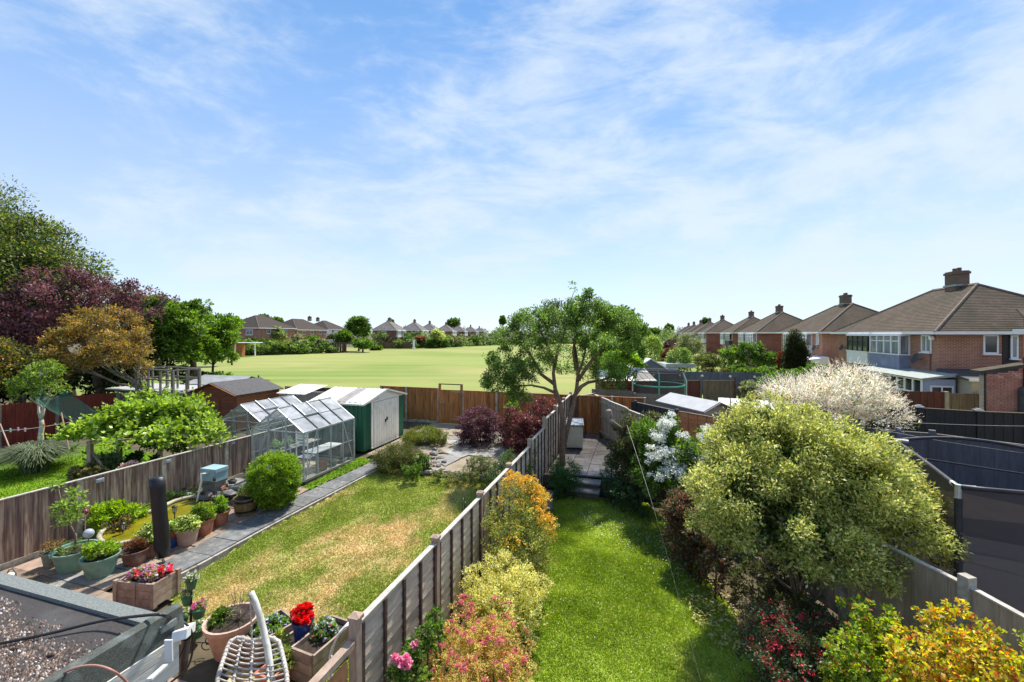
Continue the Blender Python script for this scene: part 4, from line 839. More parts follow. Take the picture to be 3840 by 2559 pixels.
for sgn in (0, 1):
    for k in range(11):
        x0 = Ls/2; y = -0.08+(Ws+0.16)*(k+0.5)/11; w = (Ws+0.16)/11
        xe = -0.14 if sgn == 0 else Ls+0.14
        m_ = mat('grey_roof_sheet', (0.30, 0.28, 0.27), None, 5, 0.6) if k in (4, 5) and sgn == 0 else m_wroof
        p = MB(); p.add([(xe, y-w/2, he-0.06), (xe, y+w/2, he-0.06), (x0, y+w/2, hr+0.02), (x0, y-w/2, hr+0.02), (xe, y, he-0.025), (x0, y, hr+0.055)], [(0, 4, 5, 3), (4, 1, 2, 5)] if sgn == 0 else [(0, 3, 5, 4), (4, 5, 2, 1)]); p.build('roof_sheet', m_, t)
mb = MB(); mb.bar((-0.15, -0.1, he-0.05), (Ls/2, -0.1, hr+0.03), 0.03, 0.07); mb.bar((Ls+0.15, -0.1, he-0.05), (Ls/2, -0.1, hr+0.03), 0.03, 0.07); mb.bar((-0.15, -0.1, he-0.06), (-0.15, Ws+0.1, he-0.06), 0.03, 0.06); mb.build('trim', m_wroof, t)
# dark bin beside it
p = UV(13.75, -10.75); b_ = thing('water_butt', 'dark lidded bin between the greenhouse and the green metal shed', 'bin', (p.x, p.y, 0.42), UROT)
mb = MB(); mb.lathe([(0.24, 0), (0.30, 0.75), (0.31, 0.8)], (0, 0, 0), 14); mb.build('body', mat('dark_maroon_plastic', (0.04, 0.018, 0.018), None, 5, 0.5), b_); mb = MB(); mb.lathe([(0.33, 0.8), (0.33, 0.86), (0.1, 0.92)], (0, 0, 0), 14); mb.build('lid', m_black_pl, b_)
# brown timber shed in the far left garden
m_shr = mat('red_brown_shiplap', (0.20, 0.062, 0.026), (0.13, 0.038, 0.018), 5, 0.8, 0.3, 30, stretch=(0.4, 0.4, 3), rnd=0.1)
m_sho = mat('orange_brown_shiplap', (0.33, 0.13, 0.045), (0.24, 0.085, 0.028), 5, 0.8, 0.3, 30, stretch=(0.4, 0.4, 3), rnd=0.1)
def shed(name, label, loc, rotz, L, Wd, he, hr, m1, m2, mr_, over=0.15, bh=0.14, doorm=None, finial=True, door=True):
    """ridge along local x; gable at x=0; y from 0 (right) to Wd (left)"""
    t = thing(name, label, 'shed', loc, rotz)
    mb = MB(); mb.box((L/2, Wd/2, he/2), (L-0.05, Wd-0.05, he)); mb.add([(0.03, 0.03, he), (0.03, Wd-0.03, he), (0.03, Wd/2, hr-0.03), (L-0.03, 0.03, he), (L-0.03, Wd-0.03, he), (L-0.03, Wd/2, hr-0.03)], [(0, 2, 1), (3, 4, 5)]); mb.build('core', m1, t)
    n = int(he/bh)
    for k in range(n):
        z = he*(k+0.5)/n
        mb = MB(); mb.box((0, Wd/2, z), (0.03, Wd, he/n*0.93)); mb.build('board', m1, t)
        mb = MB(); mb.box((L/2, 0, z), (L, 0.03, he/n*0.93)); mb.build('board', m2, t)
    ng = max(2, int((hr-he)/bh))
    for k in range(ng):
        s0 = k/ng; z0 = he+(hr-he)*s0; z1 = he+(hr-he)*(k+0.93)/ng; w0 = Wd/2*(1-s0); w1 = Wd/2*(1-(k+0.93)/ng)
        mb = MB(); mb.add([(-0.015, Wd/2-w0, z0), (-0.015, Wd/2+w0, z0), (-0.015, Wd/2+w1, z1), (-0.015, Wd/2-w1, z1)], [(0, 3, 2, 1)]); mb.build('board', m1, t)
    sl = (hr-he)/(Wd/2)
    for sgn in (0, 1):
        ye = -over if sgn == 0 else Wd+over; ze = he-sl*over
        mb = MB(); mb.add([(-over, ye, ze), (L+over, ye, ze), (L+over, Wd/2, hr), (-over, Wd/2, hr), (-over, ye, ze+0.04), (L+over, ye, ze+0.04), (L+over, Wd/2, hr+0.04), (-over, Wd/2, hr+0.04)], [(0, 3, 2, 1), (4, 5, 6, 7), (0, 1, 5, 4), (1, 2, 6, 5), (3, 7, 6, 2), (0, 4, 7, 3)] if sgn == 0 else [(0, 1, 2, 3), (4, 7, 6, 5), (0, 4, 5, 1), (1, 5, 6, 2), (3, 2, 6, 7), (0, 3, 7, 4)]); mb.build('roof', mr_, t)
        mb = MB(); mb.bar((-over-0.01, ye, ze), (-over-0.01, Wd/2, hr), 0.025, 0.11, up=(1, 0, 0)); mb.build('barge_board', doorm or m2, t)
    if door:
        mb = MB(); mb.box((-0.03, Wd*0.5, he*0.46), (0.03, 0.9, he*0.88)); d = mb.build('door', doorm or m1, t)
        mb = MB(); mb.box((-0.06, Wd*0.5-0.35, he*0.5), (0.02, 0.03, 0.12)); mb.build('handle', m_black_pl, d)
    return t
shed('timber_shed', 'orange brown timber shed with a black felt roof behind the greenhouses', UV(15.35, -18.0, 0.42), UROT, 2.45, 2.85, 1.72, 2.2, m_shr, m_sho, m_felt)
t = bpy.data.objects['timber_shed']
mb = MB(); mb.lathe([(0.03, 0), (0.05, 0.06), (0.01, 0.12)], (2.5, 1.42, 2.24), 6); mb.build('finial', m_felt, t)
m_gfelt = mat('grey_roof_felt', (0.40, 0.41, 0.43), (0.33, 0.34, 0.36), 3, 0.7, 0.1)
sh = shed('garden_shed', 'long grey roofed shed beyond the brown lap fence on the right', (8.42, 16.4, 0.3), math.atan2(0.94, -0.33), 2.5, 1.33, 1.80, 2.07, mat('pale_grey_boards', (0.36, 0.33, 0.30), (0.28, 0.26, 0.24), 4, 0.8), mat('pale_grey_boards2', (0.36, 0.33, 0.30), (0.28, 0.26, 0.24), 4, 0.8), m_gfelt, over=0.12, bh=0.2, doorm=mat('grey_door', (0.20, 0.19, 0.19), None, 4, 0.8))
# slatted brown shed with a white sheet roof, right of the multi stemmed tree
t = thing('slatted_shed', 'low red brown slatted shed with a white corrugated roof left of the small trampoline', 'shed', (5.9, 27.6, 0.3), 0)
for k in range(8): mb = MB(); mb.box((1.4, -0.6, 0.1+0.2*k), (3.2, 0.05, 0.15)); mb.build('slat', mat('red_slats', (0.25, 0.085, 0.06), (0.17, 0.055, 0.04), 4, 0.8), t)
mb = MB(); mb.box((1.4, 0.6, 0.8), (3.15, 2.3, 1.6)); mb.build('wall', m_darkred, t)
for k in range(9): mb = MB(); mb.add([(-0.3+0.39*k, -0.85, 1.72), (-0.3+0.39*(k+1)-.03, -0.85, 1.72), (-0.3+0.39*(k+1)-.03, 1.9, 2.35), (-0.3+0.39*k, 1.9, 2.35), (-0.3+0.39*k, -0.85, 1.68), (-0.3+0.39*(k+1)-.03, -0.85, 1.68)], [(0, 1, 2, 3), (4, 5, 1, 0)]); mb.build('roof_sheet', m_wroof, t)
t = thing('lean_to_roof', 'pale dappled sheet roof of a low structure right of the grey roofed shed', 'lean-to', (8.9, 18.4, 0.3), -0.45)
for k in range(6): mb = MB(); mb.add([(.5*k, 0, 1.45), (.5*k+.46, 0, 1.45), (.5*k+.46, 1.3, 1.75), (.5*k, 1.3, 1.75), (.5*k, 0, 1.40), (.5*k+.46, 0, 1.40)], [(0, 1, 2, 3), (4, 5, 1, 0)]); mb.build('roof_sheet', mat('dappled_sheet', (.62, .62, .60), (.22, .22, .22), 7, .5), t)
mb = MB(); mb.box((1.5, .7, .65), (2.8, 1.2, 1.3)); mb.build('wall', m_oldgrey, t)
# pale summerhouse, far
t = thing('summer_house', 'pale blue grey summerhouse with a white gabled roof behind the small trampoline', 'summerhouse', (9.4, 36, 0.4), 0)
m_pblue = mat('pale_blue_boards', (0.42, 0.47, 0.54), (0.36, 0.40, 0.47), 3, 0.7)
mb = MB(); mb.box((1.6, 0, 0.9), (5.0, 2.5, 1.75)); mb.build('wall', m_pblue, t)
mb = MB(); mb.add([(0.7, -1.45, 1.75), (3.0, -1.45, 1.75), (1.85, -1.45, 2.45)], [(0, 1, 2)]); mb.build('gable', mat('slate_grey', (0.16, 0.18, 0.21), None, 3, 0.7), t)
mb = MB(); mb.bar((0.4, -1.5, 1.62), (1.85, -1.5, 2.52), 0.1, 0.08); mb.bar((3.3, -1.5, 1.62), (1.85, -1.5, 2.52), 0.1, 0.08); mb.add([(0.4, -1.5, 1.65), (1.85, -1.5, 2.55), (1.85, 1.4, 2.55), (0.4, 1.4, 1.65), (3.3, -1.5, 1.65), (3.3, 1.4, 1.65)], [(0, 1, 2, 3), (1, 4, 5, 2)]); mb.build('roof', m_render_w, t)
mb = MB(); mb.box((0.9, -1.27, 1.1), (1.3, 0.04, 0.2)); mb.build('window', m_wpane, t)
mb = MB(); mb.box((4.3, 0.0, 1.95), (2.4, 2.6, 0.3)); mb.build('side_roof', mat('green_grey_roof', (0.36, 0.40, 0.36), None, 3, 0.7), t)
# grey block sheds on the far left under the platform
t = thing('flat_roofed_store', 'grey brown flat roofed store with a white edged roof left of the wooden lookout', 'shed', (-21.4, 23.0, 0.3), -A)
mb = MB(); mb.box((2.4, 0.9, 0.8), (4.6, 2.0, 1.75)); mb.build('wall', mat('grey_brown_block', (0.19, 0.16, 0.14), (0.13, 0.11, 0.10), 3, 0.9), t)
mb = MB(); mb.box((2.4, 0.8, 1.74), (5.0, 2.4, 0.07)); mb.build('roof', mat('pale_roof_sheet', (0.45, 0.47, 0.48), (0.35, 0.37, 0.38), 3, 0.6), t)
t = thing('lead_roofed_shed', 'low shed with a shallow grey roof behind the wooden lookout platform', 'shed', (-18.9, 25.0, 0.4), -A)
mb = MB(); mb.box((1.8, 1.0, 0.8), (3.6, 2.0, 1.6)); mb.build('wall', m_fieldwood, t)
mb = MB(); mb.add([(-0.2, -0.2, 1.65), (3.8, -0.2, 1.65), (3.3, 1.2, 2.05), (-0.4, 1.2, 2.05), (3.8, 2.2, 1.7), (-0.3, 2.2, 1.7)], [(0, 1, 2, 3), (3, 2, 4, 5)]); mb.build('roof', mat('shallow_grey_roof', (0.34, 0.36, 0.37), (0.24, 0.25, 0.26), 2, 0.5), t)
# wooden lookout platform with rails
t = thing('wooden_lookout', 'raised grey timber platform with post and rail sides left of the timber shed', 'play platform', (-16.3, 20.5, 0.4))
cs = [(-18.9, 21.5), (-16.3, 20.5), (-15.9, 21.7), (-18.5, 22.9)]
for i in range(4):
    a, b2 = cs[i], cs[(i+1) % 4]
    mb = MB(); mb.bar((a[0], a[1], 0.4), (a[0], a[1], 3.2), 0.11); mb.build('post', m_oldgrey, t, world=True)
    for z in (3.2, 2.72): mb = MB(); mb.bar((a[0], a[1], z), (b2[0], b2[1], z), 0.09, 0.06); mb.build('rail', m_oldgrey, t, world=True)
    nn = 3 if i % 2 == 0 else 2
    for k in range(1, nn): mb = MB(); s_ = k/nn; mb.bar((a[0]+(b2[0]-a[0])*s_, a[1]+(b2[1]-a[1])*s_, 2.0), (a[0]+(b2[0]-a[0])*s_, a[1]+(b2[1]-a[1])*s_, 3.2), 0.07); mb.build('post', m_oldgrey, t, world=True)
for k in range(8):
    s_ = (k+0.5)/8; a = (cs[0][0]+(cs[3][0]-cs[0][0])*s_, cs[0][1]+(cs[3][1]-cs[0][1])*s_); b2 = (cs[1][0]+(cs[2][0]-cs[1][0])*s_, cs[1][1]+(cs[2][1]-cs[1][1])*s_)
    mb = MB(); mb.bar((a[0], a[1], 2.0), (b2[0], b2[1], 2.0), 0.14, 0.04); mb.build('deck_board', m_oldgrey, t, world=True)
for z in (1.75, 1.55, 1.35): mb = MB(); mb.bar((-17.6, 20.9, z), (-16.2, 20.4, z), 0.04, 0.13); mb.build('skirt_board', m_oldgrey, t, world=True)
# white roofed lean-to right of the timber shed
t = thing('lean_to_shed', 'small lean-to with a white corrugated roof right of the timber shed', 'shed', UV(17.2, -16.6, 0.42), UROT)
mb = MB(); mb.box((0.7, 0.0, 0.75), (1.4, 1.6, 1.5)); mb.build('wall', mat('grey_sheet_wall', (0.24, 0.23, 0.21), (0.34, 0.30, 0.24), 2, 0.9), t)
for k in range(6): mb = MB(); mb.add([(-0.1, -0.9+0.3*k, 1.58), (-0.1, -0.62+0.3*k, 1.58), (1.5, -0.62+0.3*k, 1.85), (1.5, -0.9+0.3*k, 1.85), (-0.1, -0.9+0.3*k, 1.54), (-0.1, -0.62+0.3*k, 1.54)], [(0, 3, 2, 1), (4, 0, 1, 5)]); mb.build('roof_sheet', m_wroof, t)
# small structures across the field
t = thing('field_shelter', 'small orange shed with a white roof at the left end of the field hedge', 'shed', Q(900, 1300, 82))
for i, s_ in enumerate((-1, 1)): mb = MB(); mb.box((s_*1.9+1, 0, -0.6), (0.16, 0.16, 2.6)); mb.build('post', m_upvc, t)
mb = MB(); mb.box((0.9, 0.6, 0.72), (5.0, 2.4, 0.12)); mb.build('roof', m_render_w, t)
mb = MB(); mb.box((-1.2, 1.2, -0.8), (2.2, 1.0, 2.8)); mb.build('wall', m_orange, t)
t = thing('white_shed', 'white roofed garden building behind the dark fence left of the big field tree', 'shed', Q(1230, 1290, 104))
mb = MB(); mb.box((0, 0, 0), (5, 3, 1.6)); mb.build('wall', m_render_w, t); mb = MB(); mb.box((0, 0, 0.9), (5.4, 3.3, 0.15)); mb.build('roof', m_wroof, t)
for (nm, lb, pa, pb, da, db, zt) in (('field_edge_fence', 'dark red brown field edge fence left of the big field tree', 1225, 1300, 96, 98, 2.9), ('field_edge_fence', 'dark brown field edge fence right of the big field tree', 1415, 1545, 124, 124, 2.3)):
    xa, xb = (pa-CX)/F*da, (pb-CX)/F*db; t = thing(nm, lb, 'fence', (xa, da, 0.5)); n = 8
    for k in range(n): mb = MB(); mb.box(((xb-xa)*(k+0.5)/n, (db-da)*(k+0.5)/n, (zt-0.5)/2), ((xb-xa)/n*0.97, 0.1, zt-0.5)); mb.build('panel', m_fieldwood if 'brown' in lb and 'red' not in lb else mat('dark_umber', (0.09, 0.05, 0.04), None, 1), t)
t = thing('white_post', 'white marker post at the far edge of the playing field', 'post', (-28.1, 122, 0.5)); mb = MB(); mb.box((0, 0, 1.3), (0.5, 0.3, 2.6)); mb.build('post', m_render_w, t); mb = MB(); mb.box((0, 0, 0.2), (0.9, 0.5, 0.4)); mb.build('foot', m_render_w, t)
# ------------------------------------------------------------------ trees and shrubs
def BQ(px, py, d, r, rz=None, rd=None):
    p = Q(px, py, d); k = d/F; rz = rz or r; rd = rd or r
    return (p.x, p.y, p.z, r*k, rd*k, rz*k)
GD = ((0.045, 0.09, 0.018), 1); GM = ((0.10, 0.175, 0.028), 1); GB = ((0.19, 0.29, 0.045), 1)
def gcols(d=1, m=1, b=1): return [(GD[0], d), (GM[0], m), (GB[0], b)]
bark = mat('bark', (0.11, 0.085, 0.06), (0.05, 0.04, 0.03), 9, 0.9, 0.6)
bark_g = mat('grey_bark', (0.26, 0.22, 0.17), (0.13, 0.11, 0.085), 9, 0.9, 0.5)
bark_r = mat('reddish_bark', (0.25, 0.16, 0.11), (0.13, 0.085, 0.06), 9, 0.85, 0.5)
# far left trees
tree('tall_green_tree', 'tallest dark green tree at the left edge with lighter yellow green sprays', 'tree', (-28, 27, 0.4), 4.5,
     [BQ(-80, 1000, 27, 230), BQ(90, 920, 27, 130), BQ(60, 1130, 26, 240), BQ(210, 960, 27, 130), BQ(290, 1060, 26.5, 120), BQ(150, 1080, 25.5, 170), BQ(350, 1130, 26, 75), BQ(-250, 900, 28, 260), BQ(30, 850, 27, 60)], 105000, 0.20,
     [((0.04, 0.07, 0.016), 2.4), ((0.08, 0.11, 0.025), 2), ((0.17, 0.20, 0.04), 1), ((0.16, 0.13, 0.04), 0.4)], 11, 0.4, clump=0.36, ncl=34, tone=0.3, droop=0.1, aspect=0.42)
tree('purple_leaved_tree', 'dark purple leaved tree spreading below the tall green tree', 'tree', (-23, 24, 0.4), 2.5,
     [BQ(80, 1220, 24, 190, 120), BQ(270, 1130, 24, 190, 110), BQ(440, 1110, 24, 130, 75), BQ(560, 1130, 24, 90, 40), BQ(300, 1250, 23.5, 180, 110), BQ(-150, 1200, 24, 200), BQ(480, 1170, 23.5, 110, 60), BQ(90, 1330, 23, 150, 90), BQ(630, 1120, 24, 35, 20)], 56000, 0.15,
     [((0.12, 0.05, 0.062), 2), ((0.075, 0.034, 0.042), 2), ((0.19, 0.09, 0.105), 0.9), ((0.17, 0.08, 0.055), 0.9), ((0.42, 0.30, 0.34), 0.06)], 12, 0.25, clump=0.34, tone=0.28, aspect=0.55)
tree('copper_maple', 'orange tinged maple with pale bare limbs in front of the purple tree', 'tree', (-17.6, 21.8, 0.4), 1.6,
     [BQ(390, 1230, 21.8, 130, 80), BQ(300, 1290, 21.5, 110, 80), BQ(470, 1300, 21.6, 90, 75), BQ(380, 1330, 21.3, 150, 70), BQ(500, 1380, 21.3, 60, 50), BQ(250, 1370, 21.3, 90, 60)], 17000, 0.12,
     [((0.34, 0.19, 0.055), 2), ((0.23, 0.19, 0.06), 2), ((0.13, 0.12, 0.035), 2), ((0.44, 0.30, 0.07), 0.8)], 13, 0.14, bark=bark_g, clump=0.33, tone=0.22, aspect=0.5)
tree('maple_shrub', 'low orange and green maple shrub above the red fence at the left edge', 'shrub', (-22.0, 19.5, 0.4), 1.2,
     [BQ(60, 1350, 19.5, 110, 70), BQ(-40, 1400, 19.3, 120), BQ(180, 1400, 19.6, 70, 60), BQ(70, 1440, 19.4, 100, 50), BQ(-60, 1320, 19.5, 70)], 15000, 0.12,
     [((0.24, 0.12, 0.03), 1.4), ((0.10, 0.13, 0.03), 2), ((0.06, 0.07, 0.02), 2), ((0.22, 0.25, 0.05), 0.8)], 14, 0.08, tone=0.25)
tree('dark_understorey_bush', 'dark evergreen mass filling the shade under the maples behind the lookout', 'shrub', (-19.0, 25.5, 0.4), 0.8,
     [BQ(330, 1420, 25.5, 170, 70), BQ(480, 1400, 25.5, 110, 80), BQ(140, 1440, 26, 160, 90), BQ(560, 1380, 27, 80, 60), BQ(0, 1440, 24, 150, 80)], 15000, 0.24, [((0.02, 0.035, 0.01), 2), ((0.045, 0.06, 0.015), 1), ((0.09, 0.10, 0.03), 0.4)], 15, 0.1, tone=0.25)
tree('bright_green_tree', 'fresh green round headed tree with dark forked trunk right of the orange maple', 'tree', (-22.0, 30, 0.4), 3.0,
     [BQ(530, 1170, 29, 85, 60), BQ(610, 1180, 29, 95, 70), BQ(560, 1260, 28.6, 100, 70), BQ(680, 1230, 29, 80, 70), BQ(640, 1310, 28.6, 90, 60), BQ(480, 1150, 29, 50, 35), BQ(730, 1190, 30, 50, 50), BQ(760, 1150, 30, 30, 35), BQ(700, 1330, 28.8, 60, 45)], 36000, 0.19,
     [((0.06, 0.12, 0.02), 1.5), ((0.12, 0.21, 0.028), 2), ((0.20, 0.31, 0.04), 1.3)], 16, 0.22, clump=0.36, tone=0.22)
tree('field_edge_tree', 'smaller bright green tree with thin forked stems at the left edge of the field', 'tree', (-22.5, 32, 0.4), 2.2,
     [BQ(790, 1290, 32, 75, 60), BQ(840, 1220, 33, 55, 40), BQ(830, 1330, 32, 50, 40), BQ(760, 1340, 31.5, 60, 35), BQ(860, 1270, 32.5, 35, 40), BQ(790, 1210, 33, 30, 35)], 16000, 0.18,
     [((0.07, 0.14, 0.02), 1.5), ((0.14, 0.24, 0.03), 2), ((0.22, 0.33, 0.05), 1)], 17, 0.1, clump=0.36, tone=0.22)
for i, (px, py, d, r, lb) in enumerate([(745, 1440, 30, 55, 'low leafy bush behind the timber shed ridge'), (800, 1425, 31, 60, 'straggling pale bush at the foot of the field edge tree'), (690, 1400, 31, 40, 'dark green bush left of the timber shed ridge')]):
    tree('field_edge_bush', lb, 'bush', (Q(px, py, d).x, d, 0.4), 0.4, [BQ(px, py, d, r, r*0.6), BQ(px+30, py+15, d, r*0.7, r*0.4)], 4500, 0.15, gcols(1, 1.5, 1), 30+i, 0.05)
# espalier tree and netting over the far left bed
t = tree('netted_fruit_tree', 'small bright leafed fruit tree on a pale straight stem draped with netting', 'tree', (-19.0, 17.2, 0.3), 1.2,
     [BQ(150, 1390, 17.2, 60, 40), BQ(110, 1440, 17.2, 55, 45), BQ(190, 1460, 17.2, 60, 35), BQ(200, 1400, 17.0, 35, 25), BQ(90, 1490, 17, 45, 25), BQ(230, 1470, 17, 40, 20)], 3000, 0.10,
     [((0.14, 0.22, 0.035), 2), ((0.25, 0.33, 0.06), 1.2), ((0.06, 0.10, 0.02), 1)], 18, 0.10, bark=mat('pale_stem', (0.50, 0.47, 0.42), None, 5, 0.8), nb=3)
m, nt, N, L, B_ = _nt('green_netting'); MAT['green_netting'] = m
tr_ = N.new('ShaderNodeBsdfTransparent'); ms = N.new('ShaderNodeMixShader'); ms.inputs[0].default_value = 0.42; B_.inputs['Base Color'].default_value = (0.03, 0.17, 0.11, 1); B_.inputs['Roughness'].default_value = 0.9
L.new(tr_.outputs[0], ms.inputs[1]); L.new(B_.outputs[0], ms.inputs[2]); L.new(ms.outputs[0], N['Material Output'].inputs[0])
def net():
    top = [Q(130, 1470, 17.0), Q(165, 1480, 16.6), Q(205, 1490, 16.4), Q(245, 1470, 16.3), Q(290, 1500, 16), Q(340, 1540, 15.7), Q(400, 1555, 15.4)]
    bot = [Q(140, 1500, 16.4), Q(185, 1540, 16.0), Q(235, 1570, 15.8), Q(275, 1585, 15.6), Q(310, 1590, 15.5), Q(350, 1575, 15.4), Q(410, 1560, 15.3)]
    V = []; Fs = []; nr = 7
    rg = random.Random(2)
    for i in range(7):
        for j in range(nr):
            p = top[i].lerp(bot[i], j/(nr-1)); V.append(p+Vector((0, rg.uniform(-.1, .1), rg.uniform(-.03, .03)-0.2*math.sin(math.pi*j/(nr-1))*math.sin(math.pi*i/6))))
    for i in range(6):
        for j in range(nr-1): Fs.append((i*nr+j, i*nr+j+1, (i+1)*nr+j+1, (i+1)*nr+j))
    mb = MB(); mb.add(V, Fs); o = mb.build('garden_netting', m, smooth=True); return o
tag(net(), 'green mesh netting stretched from the small fruit tree to the vine', 'netting')
# ornamental grass clump
def blades(name, label, cat, c, r, h, n, cols, seed, w=0.012, arch=0.7, tuft=0.25, group=None):
    rg = np.random.RandomState(seed); c = np.array(c); a = rg.uniform(0, 6.283, n); lean = rg.uniform(0.1, 1, n)
    base = c+np.stack([np.cos(a)*r*tuft*rg.rand(n), np.sin(a)*r*tuft*rg.rand(n), np.zeros(n)], 1)
    hh = h*rg.uniform(0.6, 1.1, n); dirn = np.stack([np.cos(a), np.sin(a), np.zeros(n)], 1)
    sd_ = np.stack([-np.sin(a), np.cos(a), np.zeros(n)], 1)*w*rg.uniform(.6, 1.3, (n, 1)); faces = []; prev = base; ks = 4
    for k in range(1, ks+1):
        s = k/ks; out = r*lean*s**1.7*arch; z = hh*(math.sin(s*1.9)/math.sin(1.57) if True else s)*(1-0.25*lean*s)
        p = base+dirn*out[:, None]+np.array([0, 0, 1])*z[:, None]; wd = 1-s*0.8; wp = 1-(s-1/ks)*0.8
        faces.append(np.stack([prev-sd_*wp, prev+sd_*wp, p+sd_*wd, p-sd_*wd], 1)); prev = p
    V = np.concatenate(faces); C = pick(cols, n, rg); C = np.tile(C, (ks, 1))
    o = quads_mesh(name, V, np.clip(C, .005, .9), leafmat(), None, None, tuple(c)); o.location = tuple(c); return tag(o, label, cat, group)
p = G(60, 1790); blades('ornamental_grass', 'large grey green clump of arching ornamental grass at the left edge', 'grass clump', (p.x, p.y+0.6, p.z), 1.2, 1.0, 3400, [((0.24, 0.28, 0.17), 2), ((0.36, 0.38, 0.26), 1), ((0.12, 0.16, 0.08), 1.4)], 3, 0.018, 1.1, 0.3)
# vine on its pergola
vt = thing('grape_vine', 'bright lime green grape vine trained over a low timber pergola behind the fence', 'vine', (-11.4, 14.0, 0.3))
rgv = np.random.RandomState(8); 
vb = [BQ(330, 1625, 13.2, 75, 38), BQ(420, 1600, 13.6, 90, 48), BQ(520, 1570, 14.2, 100, 55), BQ(620, 1560, 14.6, 90, 60), BQ(700, 1570, 14.4, 80, 60), BQ(760, 1620, 13.8, 60, 50), BQ(640, 1630, 13.4, 90, 45), BQ(500, 1640, 13.2, 100, 38), BQ(720, 1530, 15.2, 40, 40), BQ(570, 1500, 15.8, 60, 35), BQ(790, 1650, 13.2, 40, 40), BQ(265, 1645, 13.0, 25, 15)]
vc = [((0.27, 0.38, 0.05), 2), ((0.17, 0.26, 0.035), 2), ((0.38, 0.48, 0.11), 1), ((0.10, 0.18, 0.02), 1)]
foliage('foliage', vt, vb, 9500, 0.13, vc, 40, clump=0.45, ncl=22, aspect=0.95, up=1.0, out=0.4, tone=0.15, fold=0.12, kind='stuff')
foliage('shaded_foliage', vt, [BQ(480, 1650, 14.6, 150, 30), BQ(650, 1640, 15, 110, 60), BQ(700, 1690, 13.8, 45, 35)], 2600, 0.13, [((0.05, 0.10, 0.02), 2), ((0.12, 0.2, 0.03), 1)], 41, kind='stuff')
VINEB = list(vb); Bv = np.array(vb); lv_me = None
for k in range(290):
    b = Bv[rgv.randint(len(Bv))]; d = unit(rgv.randn(3)); d[2] = abs(d[2])*0.9+0.1; d[1] = -abs(d[1]); q = b[:3]+unit(d)*b[3:6]*rgv.uniform(0.95, 1.12)
    ql = (q[0]+11.4, q[1]-14.0, q[2]-0.3)
    if lv_me is None:
        mb = MB(); pts = [(0, 0), (.35, .05), (.5, .28), (.42, .55), (.2, .6), (0, .95), (-.2, .6), (-.42, .55), (-.5, .28), (-.35, .05)]
        mb.add([(x_*0.155, y_*0.155, 0.025*abs(x_)*2) for x_, y_ in pts], [(0, 1, 2, 3, 4, 5), (0, 5, 6, 7, 8, 9)]); lv_me = mb.build('leaf', mat('vine_leaf', (0.31, 0.42, 0.06), (0.20, 0.31, 0.035), 3, 0.45, rnd=0.25), vt, loc=ql)
    else: share(lv_me, vt, ql, (rgv.uniform(-.6, 1.3), rgv.uniform(-.6, .6), rgv.uniform(0, 6.28)), (rgv.uniform(.7, 1.2),)*3)
pt = thing('pergola', 'rough timber posts and rails carrying the grape vine', 'pergola', (-11.4, 14.0, 0.3))
for (px, py, d) in ((338, 1660, 12.9), (447, 1655, 13.9), (714, 1630, 13.3), (600, 1600, 15.3)):
    q = Q(px, py, d); mb = MB(); mb.bar((q.x, q.y, 0.1), (q.x, q.y, q.z+0.05), 0.11); mb.build('post', m_postwood, pt, world=True)
for a, b in (((338, 1662, 12.9), (714, 1632, 13.3)), ((447, 1650, 13.9), (600, 1600, 15.3)), ((338, 1662, 12.9), (447, 1650, 13.9)), ((714, 1632, 13.3), (600, 1600, 15.3))):
    mb = MB(); mb.bar(Q(*a), Q(*b), 0.07, 0.09); mb.build('rail', m_postwood, pt, world=True)
mb = MB(); mb.bar(Q(345, 1695, 12.9), Q(400, 1775, 12.6), 0.05); mb.build('brace', m_oldgrey, pt, world=True)
for i, (px, py, d, h, lb, cc) in enumerate([(395, 1745, 13.3, 0.9, 'tall pale green spires in the bed left of the second pergola post', ((0.22, 0.32, 0.14), 1)), (520, 1730, 13.8, 0.7, 'dark broad leaved plants in the shade under the vine', ((0.04, 0.10, 0.03), 1)), (330, 1760, 12.6, 0.35, 'low reddish green plants at the foot of the first pergola post', ((0.22, 0.20, 0.08), 1))]):
    q = Q(px, py, d); o = foliage('border_plants', None, [(q.x, q.y, q.z-.1, 0.5, 0.4, h/2)], 1500, 0.12, [(cc[0], 2), (tuple(x*0.5 for x in cc[0]), 1)], 50+i, origin=(q.x, q.y, 0.2)); tag(o, lb, 'plants')
for i, (px, py) in enumerate(((470, 1750), (505, 1745), (490, 1740), (455, 1762))):
    q = Q(px, py, 12.4); o = foliage('pink_hydrangea_head' if i < 4 else 'x', None, [(q.x, q.y, q.z, 0.11, 0.1, 0.09)], 260, 0.04, [((0.75, 0.45, 0.42), 2), ((0.8, 0.62, 0.58), 1)], 60+i, origin=(q.x, q.y, q.z), aspect=0.9); tag(o, ['leftmost but one pale pink flower head peeping over the fence under the vine', 'rightmost pale pink flower head peeping over the fence under the vine', 'topmost pale pink flower head between two others above the fence', 'lowest leftmost pale pink flower head peeping over the fence under the vine'][i], 'flower', 'pink flower heads behind the fence')
